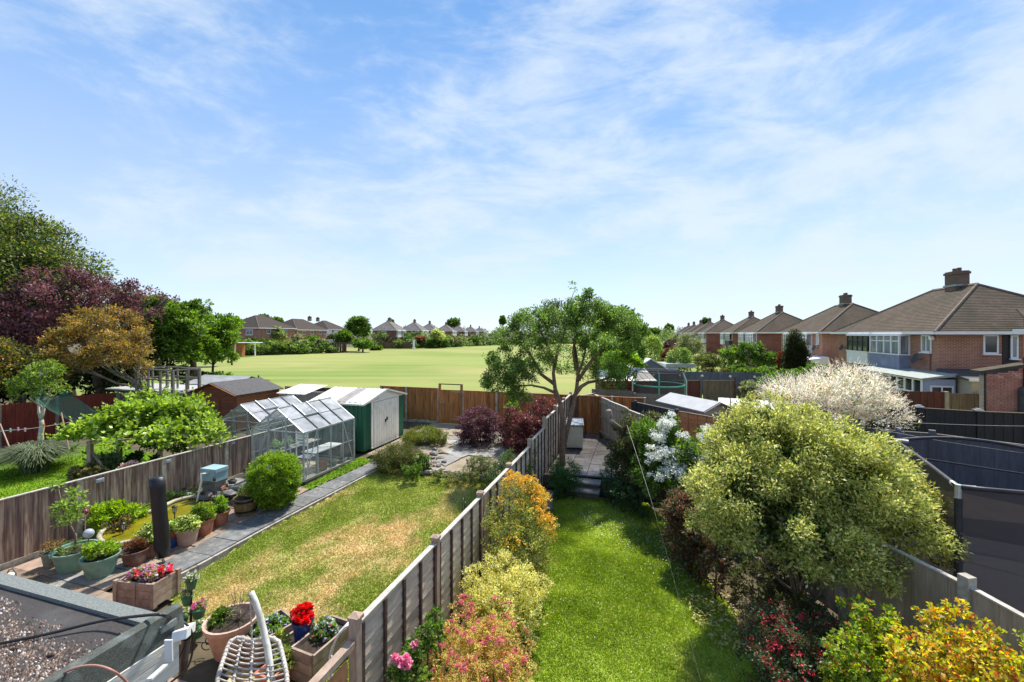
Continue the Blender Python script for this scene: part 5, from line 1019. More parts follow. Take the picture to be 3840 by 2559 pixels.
# multi stemmed tree behind the lap fence
tb0 = G(2112, 1745); t = thing('multi_stemmed_tree', 'multi stemmed tree with reddish twisting stems rising over the middle of the lap fence', 'tree', (tb0.x, tb0.y, 0.3))
D0 = tb0.y
def q_(px, py, dd=0.0): return Q(px, py, D0+dd)
segs = [([q_(2112, 1800), q_(2108, 1690), q_(2112, 1580, -.1), q_(2100, 1510, -.1), q_(2082, 1460), q_(2075, 1400), q_(2085, 1340)], [.12, .105, .095, .08, .07, .058, .04]),
        ([q_(2112, 1680), q_(2130, 1600), q_(2150, 1520), q_(2162, 1460), q_(2168, 1400), q_(2160, 1330, .2), q_(2150, 1270, .3)], [.085, .08, .075, .066, .058, .05, .033]),
        ([q_(2150, 1490), q_(2180, 1450), q_(2205, 1435, .3), q_(2260, 1425, .6), q_(2330, 1400, 1)], [.075, .07, .06, .05, .03]),
        ([q_(2165, 1430), q_(2200, 1380, -.2), q_(2235, 1330, -.3), q_(2270, 1290, -.5)], [.07, .06, .05, .03]),
        ([q_(2160, 1390), q_(2150, 1320), q_(2160, 1240), q_(2170, 1170)], [.06, .05, .045, .03]),
        ([q_(2078, 1440), q_(2030, 1405, .2), q_(2010, 1370, .2), q_(1990, 1330, .3), q_(1950, 1290, .4)], [.07, .055, .05, .045, .025]),
        ([q_(2085, 1475), q_(2040, 1455, -.3), q_(1990, 1445, -.5), q_(1930, 1450, -.8)], [.06, .045, .035, .02]),
        ([q_(2078, 1380), q_(2095, 1300), q_(2120, 1240), q_(2125, 1180), q_(2130, 1130)], [.06, .055, .05, .04, .03]),
        ([q_(2078, 1360), q_(2050, 1290, .2), q_(2030, 1250, .2), q_(2010, 1200, .3)], [.05, .045, .04, .02]),
        ([q_(2170, 1400), q_(2190, 1340, .3), q_(2200, 1280, .5), q_(2210, 1230, .6)], [.045, .04, .035, .02]),
        ([q_(2120, 1210), q_(2130, 1150), q_(2155, 1090)], [.025, .02, .01]), ([q_(2160, 1200), q_(2190, 1130), q_(2205, 1090)], [.025, .02, .01])]
branches(t, 'trunk', segs[:2], bark_r, 9); branches(t, 'branches', segs[2:], bark_r, 6)
mb_ = [BQ(2000, 1215, D0, 85, 55), BQ(2100, 1190, D0, 95, 60), BQ(2200, 1190, D0+.5, 95, 65), BQ(2300, 1210, D0+1, 85, 60), BQ(2350, 1240, D0+1.2, 60, 45), BQ(1900, 1260, D0+.2, 70, 45), BQ(1990, 1290, D0-.6, 70, 40), BQ(2130, 1260, D0-.8, 90, 35), BQ(2240, 1290, D0-.5, 80, 45), BQ(1900, 1370, D0-.3, 65, 40), BQ(1870, 1420, D0-.5, 50, 40), BQ(1960, 1400, D0-.8, 70, 50), BQ(1930, 1470, D0-.7, 60, 40), BQ(2270, 1400, D0+.5, 70, 40), BQ(2210, 1370, D0+.8, 50, 35), BQ(2330, 1310, D0+1, 60, 40), BQ(2150, 1140, D0, 50, 25), BQ(2020, 1340, D0+.6, 60, 40), BQ(2250, 1150, D0+.6, 60, 30), BQ(2120, 1390, D0+1, 45, 30), BQ(2380, 1290, D0+1, 35, 35), BQ(1985, 1165, D0, 35, 20), BQ(2330, 1170, D0+1, 45, 25), BQ(1860, 1380, D0, 40, 30), BQ(2320, 1425, D0+.5, 45, 20)]
mb_ += [BQ(1880, 1440, D0-.6, 75, 50), BQ(1950, 1505, D0-.8, 55, 40), BQ(1910, 1330, D0-.2, 60, 35), BQ(2285, 1445, D0+.5, 50, 35), BQ(2230, 1330, D0-.3, 50, 35)]
foliage('crown', t, mb_, 58000, 0.068, [((0.055, 0.11, 0.022), 2), ((0.11, 0.19, 0.035), 2), ((0.20, 0.29, 0.06), 1.3), ((0.34, 0.42, 0.14), 0.25)], 70, clump=0.42, ncl=22, tone=0.28, spread=0.7)
foliage('fine_leaves', t, [BQ(2090, 1260, D0, 250, 110), BQ(1930, 1390, D0-.4, 110, 100), BQ(2260, 1380, D0+.5, 110, 90), BQ(2120, 1350, D0+.4, 150, 80)], 15000, 0.06, [((0.10, 0.17, 0.035), 2), ((0.19, 0.27, 0.06), 1.4)], 75, clump=0.22, ncl=60, kind='stuff', shell=(.3, 1.0), tone=.2)
foliage('sprays', t, [BQ(2146, 1075, D0, 10, 16), BQ(2205, 1105, D0, 18, 22), BQ(2180, 1125, D0, 30, 12), BQ(1840, 1345, D0, 16, 22), BQ(1815, 1340, D0, 8, 14), BQ(2160, 1092, D0, 8, 8), BQ(1940, 1185, D0, 12, 14)], 900, 0.085, gcols(1, 1.5, 1), 71, clump=0.6, kind='stuff')
# larger tree behind it and the greens beyond
tree('dark_round_tree', 'dense darker tree directly behind the right side of the multi stemmed tree', 'tree', (8.2, 31, 0.4), 2.2, [BQ(2310, 1220, 31, 75, 65), BQ(2370, 1250, 31, 50, 70), BQ(2280, 1290, 31, 70, 60), BQ(2350, 1330, 30.5, 60, 60), BQ(2400, 1200, 31, 15, 20)], 15000, 0.24, gcols(2, 2, .7), 72, 0.2, clump=0.36, tone=0.2)
tree('lime_bush', 'bright lime green leafy tree right of the trunk of the multi stemmed tree', 'tree', (7.0, 26, 0.4), 1.2, [BQ(2330, 1330, 26, 55, 45), BQ(2290, 1370, 26, 60, 45), BQ(2370, 1370, 26, 45, 35), BQ(2330, 1400, 26, 60, 25)], 9000, 0.15, [((0.17, 0.31, 0.03), 2), ((0.28, 0.42, 0.05), 1), ((0.09, 0.16, 0.02), 1)], 73, 0.1, tone=0.2)
MG = [(2445, 1300, 40, 45, 50, 'rounded yellow green shrub beyond the lime tree, left of the far roofs', [((0.30, 0.38, 0.10), 2), ((0.14, 0.22, 0.04), 1.4)]),
 (2420, 1360, 36, 45, 25, 'low bright green bush under the rounded yellow green shrub', gcols(1, 2, 1.5)),
 (2520, 1300, 46, 35, 30, 'dark purple leaved tree in front of the farthest roofs', [((0.09, 0.05, 0.05), 2), ((0.05, 0.04, 0.03), 1.5), ((0.16, 0.12, 0.08), 0.7)]),
 (2515, 1330, 40, 38, 25, 'red brown leaved bush left of the pale feathery tree', [((0.17, 0.05, 0.04), 2), ((0.09, 0.05, 0.03), 1)]),
 (2500, 1370, 38, 30, 25, 'dull brown green bush behind the summerhouse roof', [((0.10, 0.09, 0.04), 2), ((0.06, 0.06, 0.02), 1)]),
 (2590, 1300, 42, 55, 45, 'pale feathery grey green tree in front of the fifth house', [((0.22, 0.25, 0.10), 2), ((0.12, 0.15, 0.05), 1.5), ((0.33, 0.33, 0.18), .6)]),
 (2550, 1350, 36, 52, 48, 'rounded weeping light green bush behind the small green trampoline', [((0.20, 0.31, 0.07), 2), ((0.33, 0.42, 0.15), 1), ((0.10, 0.16, 0.03), 1)]),
 (2650, 1360, 37, 55, 38, 'mixed olive bush right of the rounded weeping bush', [((0.13, 0.16, 0.04), 2), ((0.20, 0.20, 0.07), 1), ((0.08, 0.11, 0.02), 1)]),
 (2740, 1340, 38, 60, 40, 'green hedge shrub below the fourth house', gcols(1, 2, 1)),
 (2800, 1320, 38, 70, 38, 'broad dark green shrub below the third house', gcols(2, 2, .8)),
 (2870, 1350, 37, 60, 35, 'glossy green shrub left of the dark conifer column', gcols(2, 2, .8)),
 (2770, 1390, 35, 60, 22, 'low yellow green shrub above the slate blue fence', gcols(.6, 2, 1.4)),
 (2690, 1400, 35, 60, 18, 'brownish low shrub above the slate blue fence, nearer the weeping bush', [((0.14, 0.13, 0.05), 2), ((0.08, 0.1, 0.03), 1)]),
 (2880, 1400, 33, 70, 25, 'bright low shrub left of the foot of the dark conifer column', gcols(.6, 2, 1.4)),
 (3060, 1385, 28, 60, 20, 'green hedge top right of the dark conifer column', gcols(1, 2, 1)),
 (2960, 1415, 26, 90, 30, 'long green hedge in front of the dark conifer column', gcols(1, 2, 1)),
 (2890, 1440, 22, 60, 30, 'grey green bush left of the white flowering willow', gcols(1, 2, .6)),
 (2810, 1460, 17, 35, 30, 'thin pale leaved bush just left of the variegated bush top', [((0.25, 0.28, 0.12), 2), ((0.12, 0.15, 0.05), 1)]),
 (2930, 1350, 31, 16, 34, 'dark red leaved shrub against the left of the conifer column', [((0.20, 0.035, 0.03), 2), ((0.10, 0.03, 0.025), 1)])]
for i, (px, py, d, r, rz, lb, cc) in enumerate(MG):
    rg_ = random.Random(i); tree('background_shrub', lb, 'shrub', (Q(px, py, d).x, d, 0.4), 0.8, [BQ(px, py, d, r*.85, rz*.9, r*.8)]+[BQ(px+rg_.uniform(-.6, .6)*r, py+rg_.uniform(-.5, .6)*rz, d+rg_.uniform(-.5, .5), r*0.5, rz*0.5) for _ in range(3)]+[BQ(px, py+rz*.9, d, r*.8, rz*.5)], int(3800*(r/50)), 0.0062*d*0.55+0.02, cc, 100+i, 0.08, tone=0.22, nb=2, group='shrubs beyond the gardens on the right')
tree('conifer_column', 'very dark column shaped conifer in front of the second house', 'conifer', (Q(2982, 1380, 30).x, 30, 0.4), 1.0, [BQ(2982, 1268, 30, 20, 30), BQ(2983, 1300, 30, 31, 40), BQ(2985, 1340, 30, 36, 40), BQ(2988, 1385, 30, 38, 40)], 30000, 0.10, [((0.022, 0.034, 0.012), 2), ((0.042, 0.048, 0.015), 1.5), ((0.08, 0.07, 0.025), 0.5)], 130, 0.12, up=1.6, clump=0.55, ncl=70, tone=0.12, aspect=0.35, spread=.3, nb=1)

# white dappled willow
wt = tree('white_flowering_willow', 'white and pale pink dappled willow behind the variegated bush', 'shrub', (9.3, 12.6, 0.1), 1.2,
     [BQ(3100, 1500, 12.4, 130, 90), BQ(3220, 1480, 12.6, 110, 90), BQ(3010, 1500, 12.2, 110, 70), BQ(3290, 1550, 12.4, 90, 70), BQ(3160, 1430, 12.8, 110, 50), BQ(2950, 1480, 12, 70, 50), BQ(3200, 1570, 12, 110, 50), BQ(3050, 1570, 11.8, 100, 60)], 15000, 0.075,
     [((0.80, 0.72, 0.60), 2.4), ((0.83, 0.77, 0.68), 1.6), ((0.12, 0.17, 0.05), 1.3), ((0.30, 0.34, 0.12), 0.7), ((0.72, 0.50, 0.40), .7)], 131, 0.08, up=1.4, out=0.9, spread=0.35, aspect=0.34, clump=0.4, tone=0.1)
def sprays(name, parent, blobs, n, ln, per, size, cols, seed, up=0.8, aspect=0.3, zlo=-0.2, side=0.5):
    """arching shoots set with leaves, standing out of the crown"""
    rg = np.random.RandomState(seed); B = np.array(blobs); k = rg.randint(len(B), size=n); d = unit(rg.randn(n, 3)); d[:, 2] = np.maximum(d[:, 2], zlo); d = unit(d)
    st = B[k, :3]+d*B[k, 3:6]*0.85; dr = unit(d+np.array([0, 0, up])+0.25*rg.randn(n, 3)); l = ln*rg.uniform(.5, 1.2, n)
    P = []; D = []; N_ = []
    for j in range(per):
        s = (j+0.5)/per; p = st+dr*(l*s)[:, None]; p[:, 2] -= l*0.15*s*s; P.append(p); sdv = unit(np.cross(dr, rg.randn(n, 3))); D.append(unit(dr*0.8+sdv*side)); N_.append(unit(rg.randn(n, 3)+np.array([0, 0, 1])))
    P = np.concatenate(P); D = np.concatenate(D); N_ = np.concatenate(N_); m_ = len(P); L_ = size*rg.uniform(.7, 1.3, m_)*np.repeat(np.linspace(1.1, .7, per), n)
    V = leafcards(P, D, N_, L_, L_*aspect, rg); C = np.clip(pick(cols, m_, rg), .005, .95)
    return quads_mesh(name, V, C, leafmat(), parent, 'stuff', tuple(rootof(parent).location))
wb = [BQ(3100, 1500, 12.4, 130, 90), BQ(3220, 1480, 12.6, 110, 90), BQ(3010, 1500, 12.2, 110, 70), BQ(3290, 1550, 12.4, 90, 70), BQ(3160, 1430, 12.8, 110, 50), BQ(2950, 1480, 12, 70, 50)]
sprays('flower_sprays', wt, wb, 1500, 0.42, 11, 0.06, [((0.84, 0.78, 0.67), 3), ((0.80, 0.64, 0.54), .9), ((0.55, 0.55, 0.33), .6)], 132)
sprays('vine_shoots', vt, VINEB, 260, 0.55, 7, 0.11, [((0.30, 0.42, 0.06), 2), ((0.40, 0.50, 0.12), 1)], 143, up=.5, aspect=.9)
# the big variegated bush
vb = [BQ(2930, 1720, 7.9, 250, 200), BQ(3080, 1800, 7.6, 260, 210), BQ(2800, 1850, 7.5, 210, 200), BQ(2950, 1960, 7.2, 260, 190), BQ(3260, 1900, 7.6, 230, 190), BQ(3370, 1990, 7.5, 170, 140), BQ(3120, 2060, 7.0, 200, 130), BQ(3280, 1760, 8.0, 150, 120), BQ(2900, 1570, 8.2, 140, 90), BQ(2720, 1960, 7.4, 120, 130), BQ(3040, 1620, 8.2, 140, 100), BQ(2850, 1640, 7.9, 150, 120)]
vg = thing('variegated_bush', 'huge round variegated cream and green bush on several thin stems, right of centre', 'shrub', (5.25, 7.9, 0))
vcol = [((0.40, 0.41, 0.12), 2.6), ((0.23, 0.28, 0.06), 1.8), ((0.62, 0.60, 0.25), 1.9), ((0.085, 0.13, 0.028), .9), ((0.36, 0.26, 0.07), .22)]
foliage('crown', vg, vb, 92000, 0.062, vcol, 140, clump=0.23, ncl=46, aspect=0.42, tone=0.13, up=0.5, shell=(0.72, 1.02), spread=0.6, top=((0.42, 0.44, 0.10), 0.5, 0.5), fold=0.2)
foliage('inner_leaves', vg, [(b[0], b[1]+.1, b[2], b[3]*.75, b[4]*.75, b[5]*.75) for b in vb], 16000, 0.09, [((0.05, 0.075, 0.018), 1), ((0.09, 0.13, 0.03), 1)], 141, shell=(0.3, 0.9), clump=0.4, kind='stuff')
sprays('shoots', vg, vb[:10], 900, 0.17, 7, 0.055, [((0.42, 0.44, 0.13), 2), ((0.55, 0.55, 0.26), 1.4), ((0.45, 0.25, 0.08), .3), ((0.22, 0.28, 0.05), 1)], 142, up=0.9, aspect=0.42)
sg = []
for i, (px, py, qx, qy) in enumerate(((3005, 2275, 2900, 2020), (3010, 2275, 2960, 2000), (3020, 2280, 3010, 1990), (3030, 2285, 3120, 2020), (3035, 2290, 3200, 2060), (3015, 2280, 2860, 2100))):
    a = Q(px, py, 7.9); a.z = -0.05; b = Q(qx, qy, 7.7); sg.append((wob(a, b, 4, .06, random.Random(i)), [.035, .03, .028, .024, .02]))
branches(vg, 'stems', sg, bark_g, 6)
# white flowered mock orange
mo = tree('mock_orange', 'dark green shrub covered in white blossom clusters left of the variegated bush', 'shrub', (4.5, 11.6, 0), 0.8,
     [BQ(2560, 1760, 11.2, 110, 110), BQ(2470, 1640, 11.8, 90, 80), BQ(2500, 1830, 10.9, 100, 80), BQ(2660, 1660, 11.6, 60, 70), BQ(2440, 1760, 11.2, 70, 70), BQ(2640, 1790, 11, 60, 80)], 17000, 0.085, gcols(1.6, 2, .8), 150, 0.07, tone=0.15)
fb_ = [BQ(2495, 1600, 11.4, 32, 40), BQ(2470, 1640, 11.3, 35, 30), BQ(2520, 1560, 11.6, 18, 18), BQ(2560, 1640, 11.2, 30, 25), BQ(2500, 1700, 11.0, 45, 30), BQ(2570, 1710, 10.9, 45, 40), BQ(2460, 1720, 10.9, 40, 25), BQ(2530, 1770, 10.7, 60, 35), BQ(2590, 1800, 10.6, 50, 35), BQ(2470, 1790, 10.6, 35, 25), BQ(2640, 1640, 11.2, 30, 40), BQ(2660, 1610, 11.4, 25, 20), BQ(2600, 1740, 10.7, 30, 30), BQ(2440, 1680, 11, 22, 20), BQ(2530, 1850, 10.4, 35, 15), BQ(2610, 1860, 10.4, 30, 15), BQ(2650, 1720, 10.8, 25, 35)]
foliage('blossom', mo, fb_, 13000, 0.036, [((0.92, 0.88, 0.76), 3), ((0.74, 0.76, 0.60), .7), ((0.14, 0.2, 0.05), .3)], 151, clump=0.42, ncl=18, aspect=0.9, kind='stuff', shell=(.4, 1.0), tone=0.04, m=leafmat('petal', 0.2, 0.7), jit=0.05)
st = tree('ivy_covered_stump', 'dark ivy clad stump with cut limbs beside the paved side path', 'tree', (3.9, 13.2, 0), 1.6,
     [BQ(2390, 1620, 13, 75, 60), BQ(2370, 1720, 12.8, 80, 80), BQ(2450, 1580, 13.2, 60, 40), BQ(2400, 1800, 12.4, 80, 60), BQ(2350, 1570, 13.4, 40, 30), BQ(2480, 1640, 13, 60, 50)], 17000, 0.07, [((0.05, 0.075, 0.02), 2), ((0.10, 0.12, 0.035), 1.6), ((0.14, 0.14, 0.05), .7), ((0.10, 0.07, 0.04), .6)], 152, 0.16, tone=0.22)
branches(st, 'cut_limb', [([Q(2310, 1610, 12.9), Q(2290, 1575, 12.8), Q(2282, 1540, 12.7)], [.09, .085, .085]), ([Q(2330, 1610, 12.8), Q(2300, 1590, 12.7), Q(2285, 1578, 12.6)], [.08, .08, .075])], bark_g, 9)
# right border shrubs
def low(name, label, blobs, n, size, cols, seed, cat='shrub', flowers=None, **kw):
    b = blobs[0]; t = thing(name, label, cat, (b[0], b[1], GZ(b[0], b[1]))); sk = []
    for q in blobs:
        g = GZ(q[0], q[1])
        if q[2]-q[5]*.6 > g+.05: sk.append((q[0], q[1]+.05, (q[2]+g)/2, q[3]*.85, q[4]*.85, (q[2]-g)/2))
    kw.setdefault('zlo', -.9)
    blobs = list(blobs)+sk; n = int(n*(1+.35*len(sk)/len(blobs)*2))
    foliage('foliage', t, blobs, n, size, cols, seed, **kw)
    if flowers: foliage('flowers', t, flowers[0], flowers[1], flowers[2], flowers[3], seed+1, kind='stuff', aspect=0.9, shell=(.5, 1.05), clump=flowers[4] if len(flowers) > 4 else .2, ncl=flowers[5] if len(flowers) > 5 else 30, m=leafmat('petal', 0.2, 0.7), tone=0.08)
    sg = [([(b_[0], b_[1], GZ(b_[0], b_[1])-.05), (b_[0]+.03, b_[1], b_[2]*0.6), tuple(b_[:3])], [.02, .016, .01]) for b_ in blobs[:5]]
    branches(t, 'stems', sg, bark, 5)['kind'] = 'stuff'; return t
low('photinia_shrub', 'dark shrub with reddish shoot tips under the left side of the variegated bush', [BQ(2560, 1930, 9.2, 70, 70), BQ(2620, 2010, 8.6, 70, 70), BQ(2530, 1880, 9.6, 50, 40), BQ(2680, 2080, 8.0, 60, 60), BQ(2600, 1900, 9.4, 50, 50)], 6500, 0.085, [((0.06, 0.06, 0.03), 2), ((0.16, 0.05, 0.035), 1.2), ((0.14, 0.16, 0.07), 1), ((0.3, 0.12, 0.09), .25)], 160, aspect=0.35)
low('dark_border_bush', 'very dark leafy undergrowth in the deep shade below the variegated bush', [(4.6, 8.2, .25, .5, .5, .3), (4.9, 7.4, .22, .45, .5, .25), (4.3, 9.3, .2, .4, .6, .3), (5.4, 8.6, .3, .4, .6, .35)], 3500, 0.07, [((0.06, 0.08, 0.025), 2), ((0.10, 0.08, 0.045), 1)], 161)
fu = low('fuchsia_bush', 'dark fuchsia bush with small red flowers at the bottom right of the lawn', [BQ(2900, 2360, 5.9, 130, 90, 110), BQ(2960, 2470, 5.5, 140, 90, 110), BQ(3040, 2330, 6.0, 110, 60, 90), BQ(2880, 2280, 6.2, 80, 40), BQ(3070, 2420, 5.7, 90, 80)], 13000, 0.035, [((0.045, 0.085, 0.03), 2), ((0.09, 0.15, 0.06), 1), ((0.13, 0.035, 0.03), 1.2), ((0.25, 0.34, 0.22), .3)], 162, flowers=([BQ(2900, 2360, 5.85, 135, 90, 115), BQ(2960, 2470, 5.4, 145, 90, 115), BQ(3040, 2330, 5.9, 110, 60, 90)], 700, 0.024, [((0.40, 0.02, 0.03), 2), ((0.65, 0.06, 0.08), 1), ((0.3, 0.02, 0.03), 1)], .12, 60))
yc = [((0.58, 0.55, 0.05), 2.4), ((0.28, 0.33, 0.035), 1.6), ((0.12, 0.18, 0.03), 1), ((0.64, 0.38, 0.08), 2.0), ((0.50, 0.11, 0.04), .7)]
low('gold_spiraea', 'lime yellow spiraea with some red leaves right of the fuchsia bush', [BQ(3280, 2320, 5.5, 110, 60), BQ(3180, 2440, 5.1, 90, 80), BQ(3330, 2390, 5.3, 80, 60), BQ(3260, 2500, 4.9, 110, 70), BQ(3200, 2350, 5.5, 60, 50)], 8500, 0.045, [((0.34, 0.42, 0.04), 2), ((0.20, 0.28, 0.03), 1.6), ((0.09, 0.15, 0.025), 1.2), ((0.40, 0.05, 0.03), .3)], 164, aspect=0.7, clump=.3)
low('orange_leaved_spiraea', 'yellow and orange leaved spiraea in the bottom right corner', [BQ(3560, 2370, 5.0, 110, 80), BQ(3480, 2470, 4.7, 130, 70), BQ(3650, 2450, 4.7, 130, 80), BQ(3760, 2420, 4.8, 100, 60), BQ(3420, 2440, 4.9, 80, 60), BQ(3700, 2540, 4.4, 150, 60), BQ(3520, 2560, 4.4, 150, 50), BQ(3600, 2310, 5.1, 60, 50)], 19000, 0.045, yc, 166, aspect=0.7, clump=.26, ncl=40)
# left border of the middle lawn
low('berberis_bush', 'tall golden orange berberis leaning over the lap fence', [BQ(1950, 1850, 8.9, 80, 60), BQ(2010, 1880, 8.8, 60, 70), BQ(1900, 1960, 8.3, 80, 70), BQ(1990, 2030, 8.0, 90, 70), BQ(1860, 1890, 8.7, 40, 50), BQ(2050, 1980, 8.2, 45, 50), BQ(1870, 2030, 7.9, 60, 60), BQ(1960, 1950, 8.2, 80, 60), BQ(1980, 2080, 7.8, 80, 45)], 24000, 0.035,
    [((0.17, 0.24, 0.05), 2), ((0.09, 0.14, 0.03), 1.2), ((0.46, 0.46, 0.13), 1.8), ((0.60, 0.36, 0.05), .5)], 170, clump=.3, ncl=30, aspect=0.5,
    flowers=([BQ(1930, 1800, 8.9, 42, 28), BQ(1975, 1820, 8.8, 42, 34), BQ(2010, 1860, 8.7, 45, 40), BQ(2020, 1900, 8.5, 36, 28), BQ(1895, 1840, 8.8, 22, 24), BQ(2050, 1965, 8.0, 40, 34), BQ(2010, 1920, 8.2, 32, 22), BQ(1925, 2030, 7.7, 52, 16), BQ(2070, 2010, 7.9, 22, 22), BQ(1880, 1880, 8.6, 22, 18), BQ(1950, 1890, 8.5, 30, 20)], 3600, 0.03, [((0.74, 0.42, 0.045), 2), ((0.80, 0.48, 0.07), 1.4), ((0.55, 0.26, 0.03), .6)], .34, 26))
low('cream_euonymus', 'cream yellow variegated euonymus bush between the orange berberis and the pink spiraea', [BQ(1890, 2150, 7.3, 110, 70), BQ(1800, 2200, 7.1, 80, 70), BQ(1960, 2200, 7.0, 90, 70), BQ(1880, 2240, 6.8, 110, 70), BQ(1960, 2280, 6.7, 70, 50), BQ(1780, 2260, 6.9, 50, 60), BQ(2030, 2190, 7.0, 40, 40), BQ(1900, 2310, 6.6, 80, 40)], 26000, 0.034,
    [((0.78, 0.70, 0.25), 2.4), ((0.62, 0.58, 0.15), 1.6), ((0.22, 0.27, 0.05), 1.2), ((0.76, 0.70, 0.38), 1)], 172, clump=.26, ncl=34, tone=.1)
pk = [((0.62, 0.57, 0.17), 2.6), ((0.64, 0.38, 0.16), 1.7), ((0.20, 0.28, 0.05), 1.3), ((0.55, 0.22, 0.12), .9)]
pb = [BQ(1830, 2330, 6.0, 110, 60), BQ(1760, 2400, 5.7, 110, 80), BQ(1880, 2420, 5.6, 110, 80), BQ(1700, 2480, 5.3, 130, 80), BQ(1850, 2520, 5.2, 130, 80), BQ(1640, 2540, 5.0, 110, 60), BQ(1950, 2510, 5.3, 70, 70), BQ(1740, 2290, 6.2, 60, 40), BQ(1760, 2580, 4.9, 150, 60), BQ(1560, 2580, 4.8, 90, 50)]
low('pink_spiraea', 'orange leaved spiraea with raspberry pink flower heads against the fence at the bottom', pb, 32000, 0.036, pk, 174, clump=.26, ncl=32, aspect=.4)
t = bpy.data.objects['pink_spiraea']
rgp = random.Random(4); hd = []
for k in range(75):
    b = pb[rgp.randrange(len(pb))]; a = rgp.uniform(0, 6.28); e = rgp.uniform(.1, 1.3); hd.append((b[0]+math.cos(a)*math.cos(e)*b[3]*1.02, b[1]+math.sin(a)*math.cos(e)*b[4]*1.02, b[2]+math.sin(e)*b[5]*1.05, rgp.uniform(.03, .055), rgp.uniform(.03, .055), rgp.uniform(.022, .035)))
foliage('flower_heads', t, hd, 13000, 0.013, [((0.60, 0.20, 0.23), 2), ((0.66, 0.32, 0.29), 1.6), ((0.42, 0.10, 0.14), 1)], 176, kind='stuff', clump=.5, ncl=5, aspect=.9, shell=(.5, 1), tone=0.12)
low('rhododendron', 'small green shrub with a bright pink flower against the bottom of the lap fence', [BQ(1500, 2500, 4.75, 45, 55), BQ(1560, 2450, 4.9, 40, 50), BQ(1600, 2380, 5.1, 40, 60), BQ(1540, 2540, 4.7, 60, 35), BQ(1640, 2320, 5.4, 35, 50)], 3500, 0.055, gcols(1, 2, 1), 178, flowers=([BQ(1510, 2490, 4.65, 24, 18), BQ(1485, 2470, 4.7, 14, 14), BQ(1555, 2415, 4.85, 12, 10)], 700, 0.03, [((0.75, 0.16, 0.30), 2), ((0.82, 0.35, 0.45), 1)], .5, 8))
low('feathery_conifer', 'soft dark green feathery plant at the foot of the steps left of the paved path', [BQ(2120, 1760, 13, 60, 40), BQ(2090, 1790, 12.8, 40, 40), BQ(2150, 1790, 12.9, 40, 30), BQ(2085, 1740, 13.2, 25, 30)], 5500, 0.06, [((0.04, 0.11, 0.03), 2), ((0.09, 0.19, 0.05), 1.4)], 180, aspect=.3)
low('step_side_bush', 'dark green small leaved bush at the right side of the garden steps', [BQ(2290, 1790, 12.6, 40, 60), BQ(2330, 1840, 12, 50, 40), BQ(2290, 1730, 13, 30, 30), BQ(2400, 1850, 11.6, 50, 30)], 4500, 0.05, [((0.03, 0.07, 0.03), 2), ((0.08, 0.14, 0.06), 1.2)], 182)
low('ivy_clump', 'small leafy climber on the lap fence just above the berberis', [BQ(1985, 1720, 12.5, 22, 50), BQ(1965, 1760, 12, 25, 30)], 1500, 0.05, gcols(1.5, 1.5, .7), 184)
# left garden plants
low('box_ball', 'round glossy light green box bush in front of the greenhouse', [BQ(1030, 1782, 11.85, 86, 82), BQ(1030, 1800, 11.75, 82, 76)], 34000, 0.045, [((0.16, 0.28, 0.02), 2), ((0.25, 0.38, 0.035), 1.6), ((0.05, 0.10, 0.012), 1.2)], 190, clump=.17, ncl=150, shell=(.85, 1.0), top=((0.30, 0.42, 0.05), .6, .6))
low('purple_maple', 'low dome of a purple weeping maple left of the lime shrub by the back fence', [BQ(1800, 1570, 17.5, 80, 50), BQ(1750, 1600, 17.3, 55, 45), BQ(1850, 1580, 17.4, 60, 45), BQ(1770, 1630, 17, 50, 30)], 13000, 0.07, [((0.09, 0.03, 0.04), 2), ((0.17, 0.075, 0.09), 1.5), ((0.035, 0.018, 0.022), 1)], 192, droop=.8, aspect=.35)
low('red_maple', 'deep red weeping maple against the lap fence in the back corner', [BQ(1980, 1545, 16.8, 90, 50), BQ(1940, 1600, 16.3, 70, 60), BQ(2040, 1530, 16.8, 50, 45), BQ(1960, 1660, 15.6, 50, 40), BQ(2000, 1620, 15.8, 60, 60), BQ(1920, 1560, 16.8, 50, 40)], 17000, 0.075, [((0.11, 0.032, 0.032), 2), ((0.19, 0.065, 0.06), 1.2), ((0.07, 0.018, 0.018), 1.4), ((0.30, 0.12, 0.10), .3)], 194, droop=.6, aspect=.4)
low('lime_shrub', 'small bright lime shrub squeezed between the purple and the red maple', [BQ(1925, 1530, 18, 26, 30), BQ(1915, 1570, 17.7, 22, 25)], 2600, 0.07, [((0.22, 0.38, 0.03), 2), ((0.34, 0.48, 0.06), 1)], 196)
low('yew_mound', 'olive green low mound in front of the metal shed door', [BQ(1490, 1710, 14.8, 80, 42), BQ(1440, 1730, 14.5, 45, 35), BQ(1550, 1720, 14.6, 50, 35), BQ(1500, 1750, 14.2, 70, 25)], 24000, 0.045, [((0.075, 0.10, 0.02), 2), ((0.14, 0.13, 0.03), 1.2), ((0.04, 0.055, 0.012), 1)], 198, aspect=.3, clump=.5, ncl=40)
low('heather_mound', 'flat topped mossy green mound behind the low brick edging near the gate', [BQ(1590, 1625, 17.6, 65, 22), BQ(1550, 1640, 17.3, 45, 20), BQ(1640, 1635, 17.3, 45, 18)], 15000, 0.05, [((0.13, 0.17, 0.02), 2), ((0.20, 0.23, 0.03), 1), ((0.08, 0.08, 0.02), 1)], 200, aspect=.3, clump=.55, ncl=40)
low('rockery_fern', 'bright green leafy clump at the lawn edge below the yew mound', [BQ(1545, 1760, 13.6, 40, 18), BQ(1580, 1720, 14.3, 30, 20)], 2200, 0.06, gcols(1, 2, 1), 202)
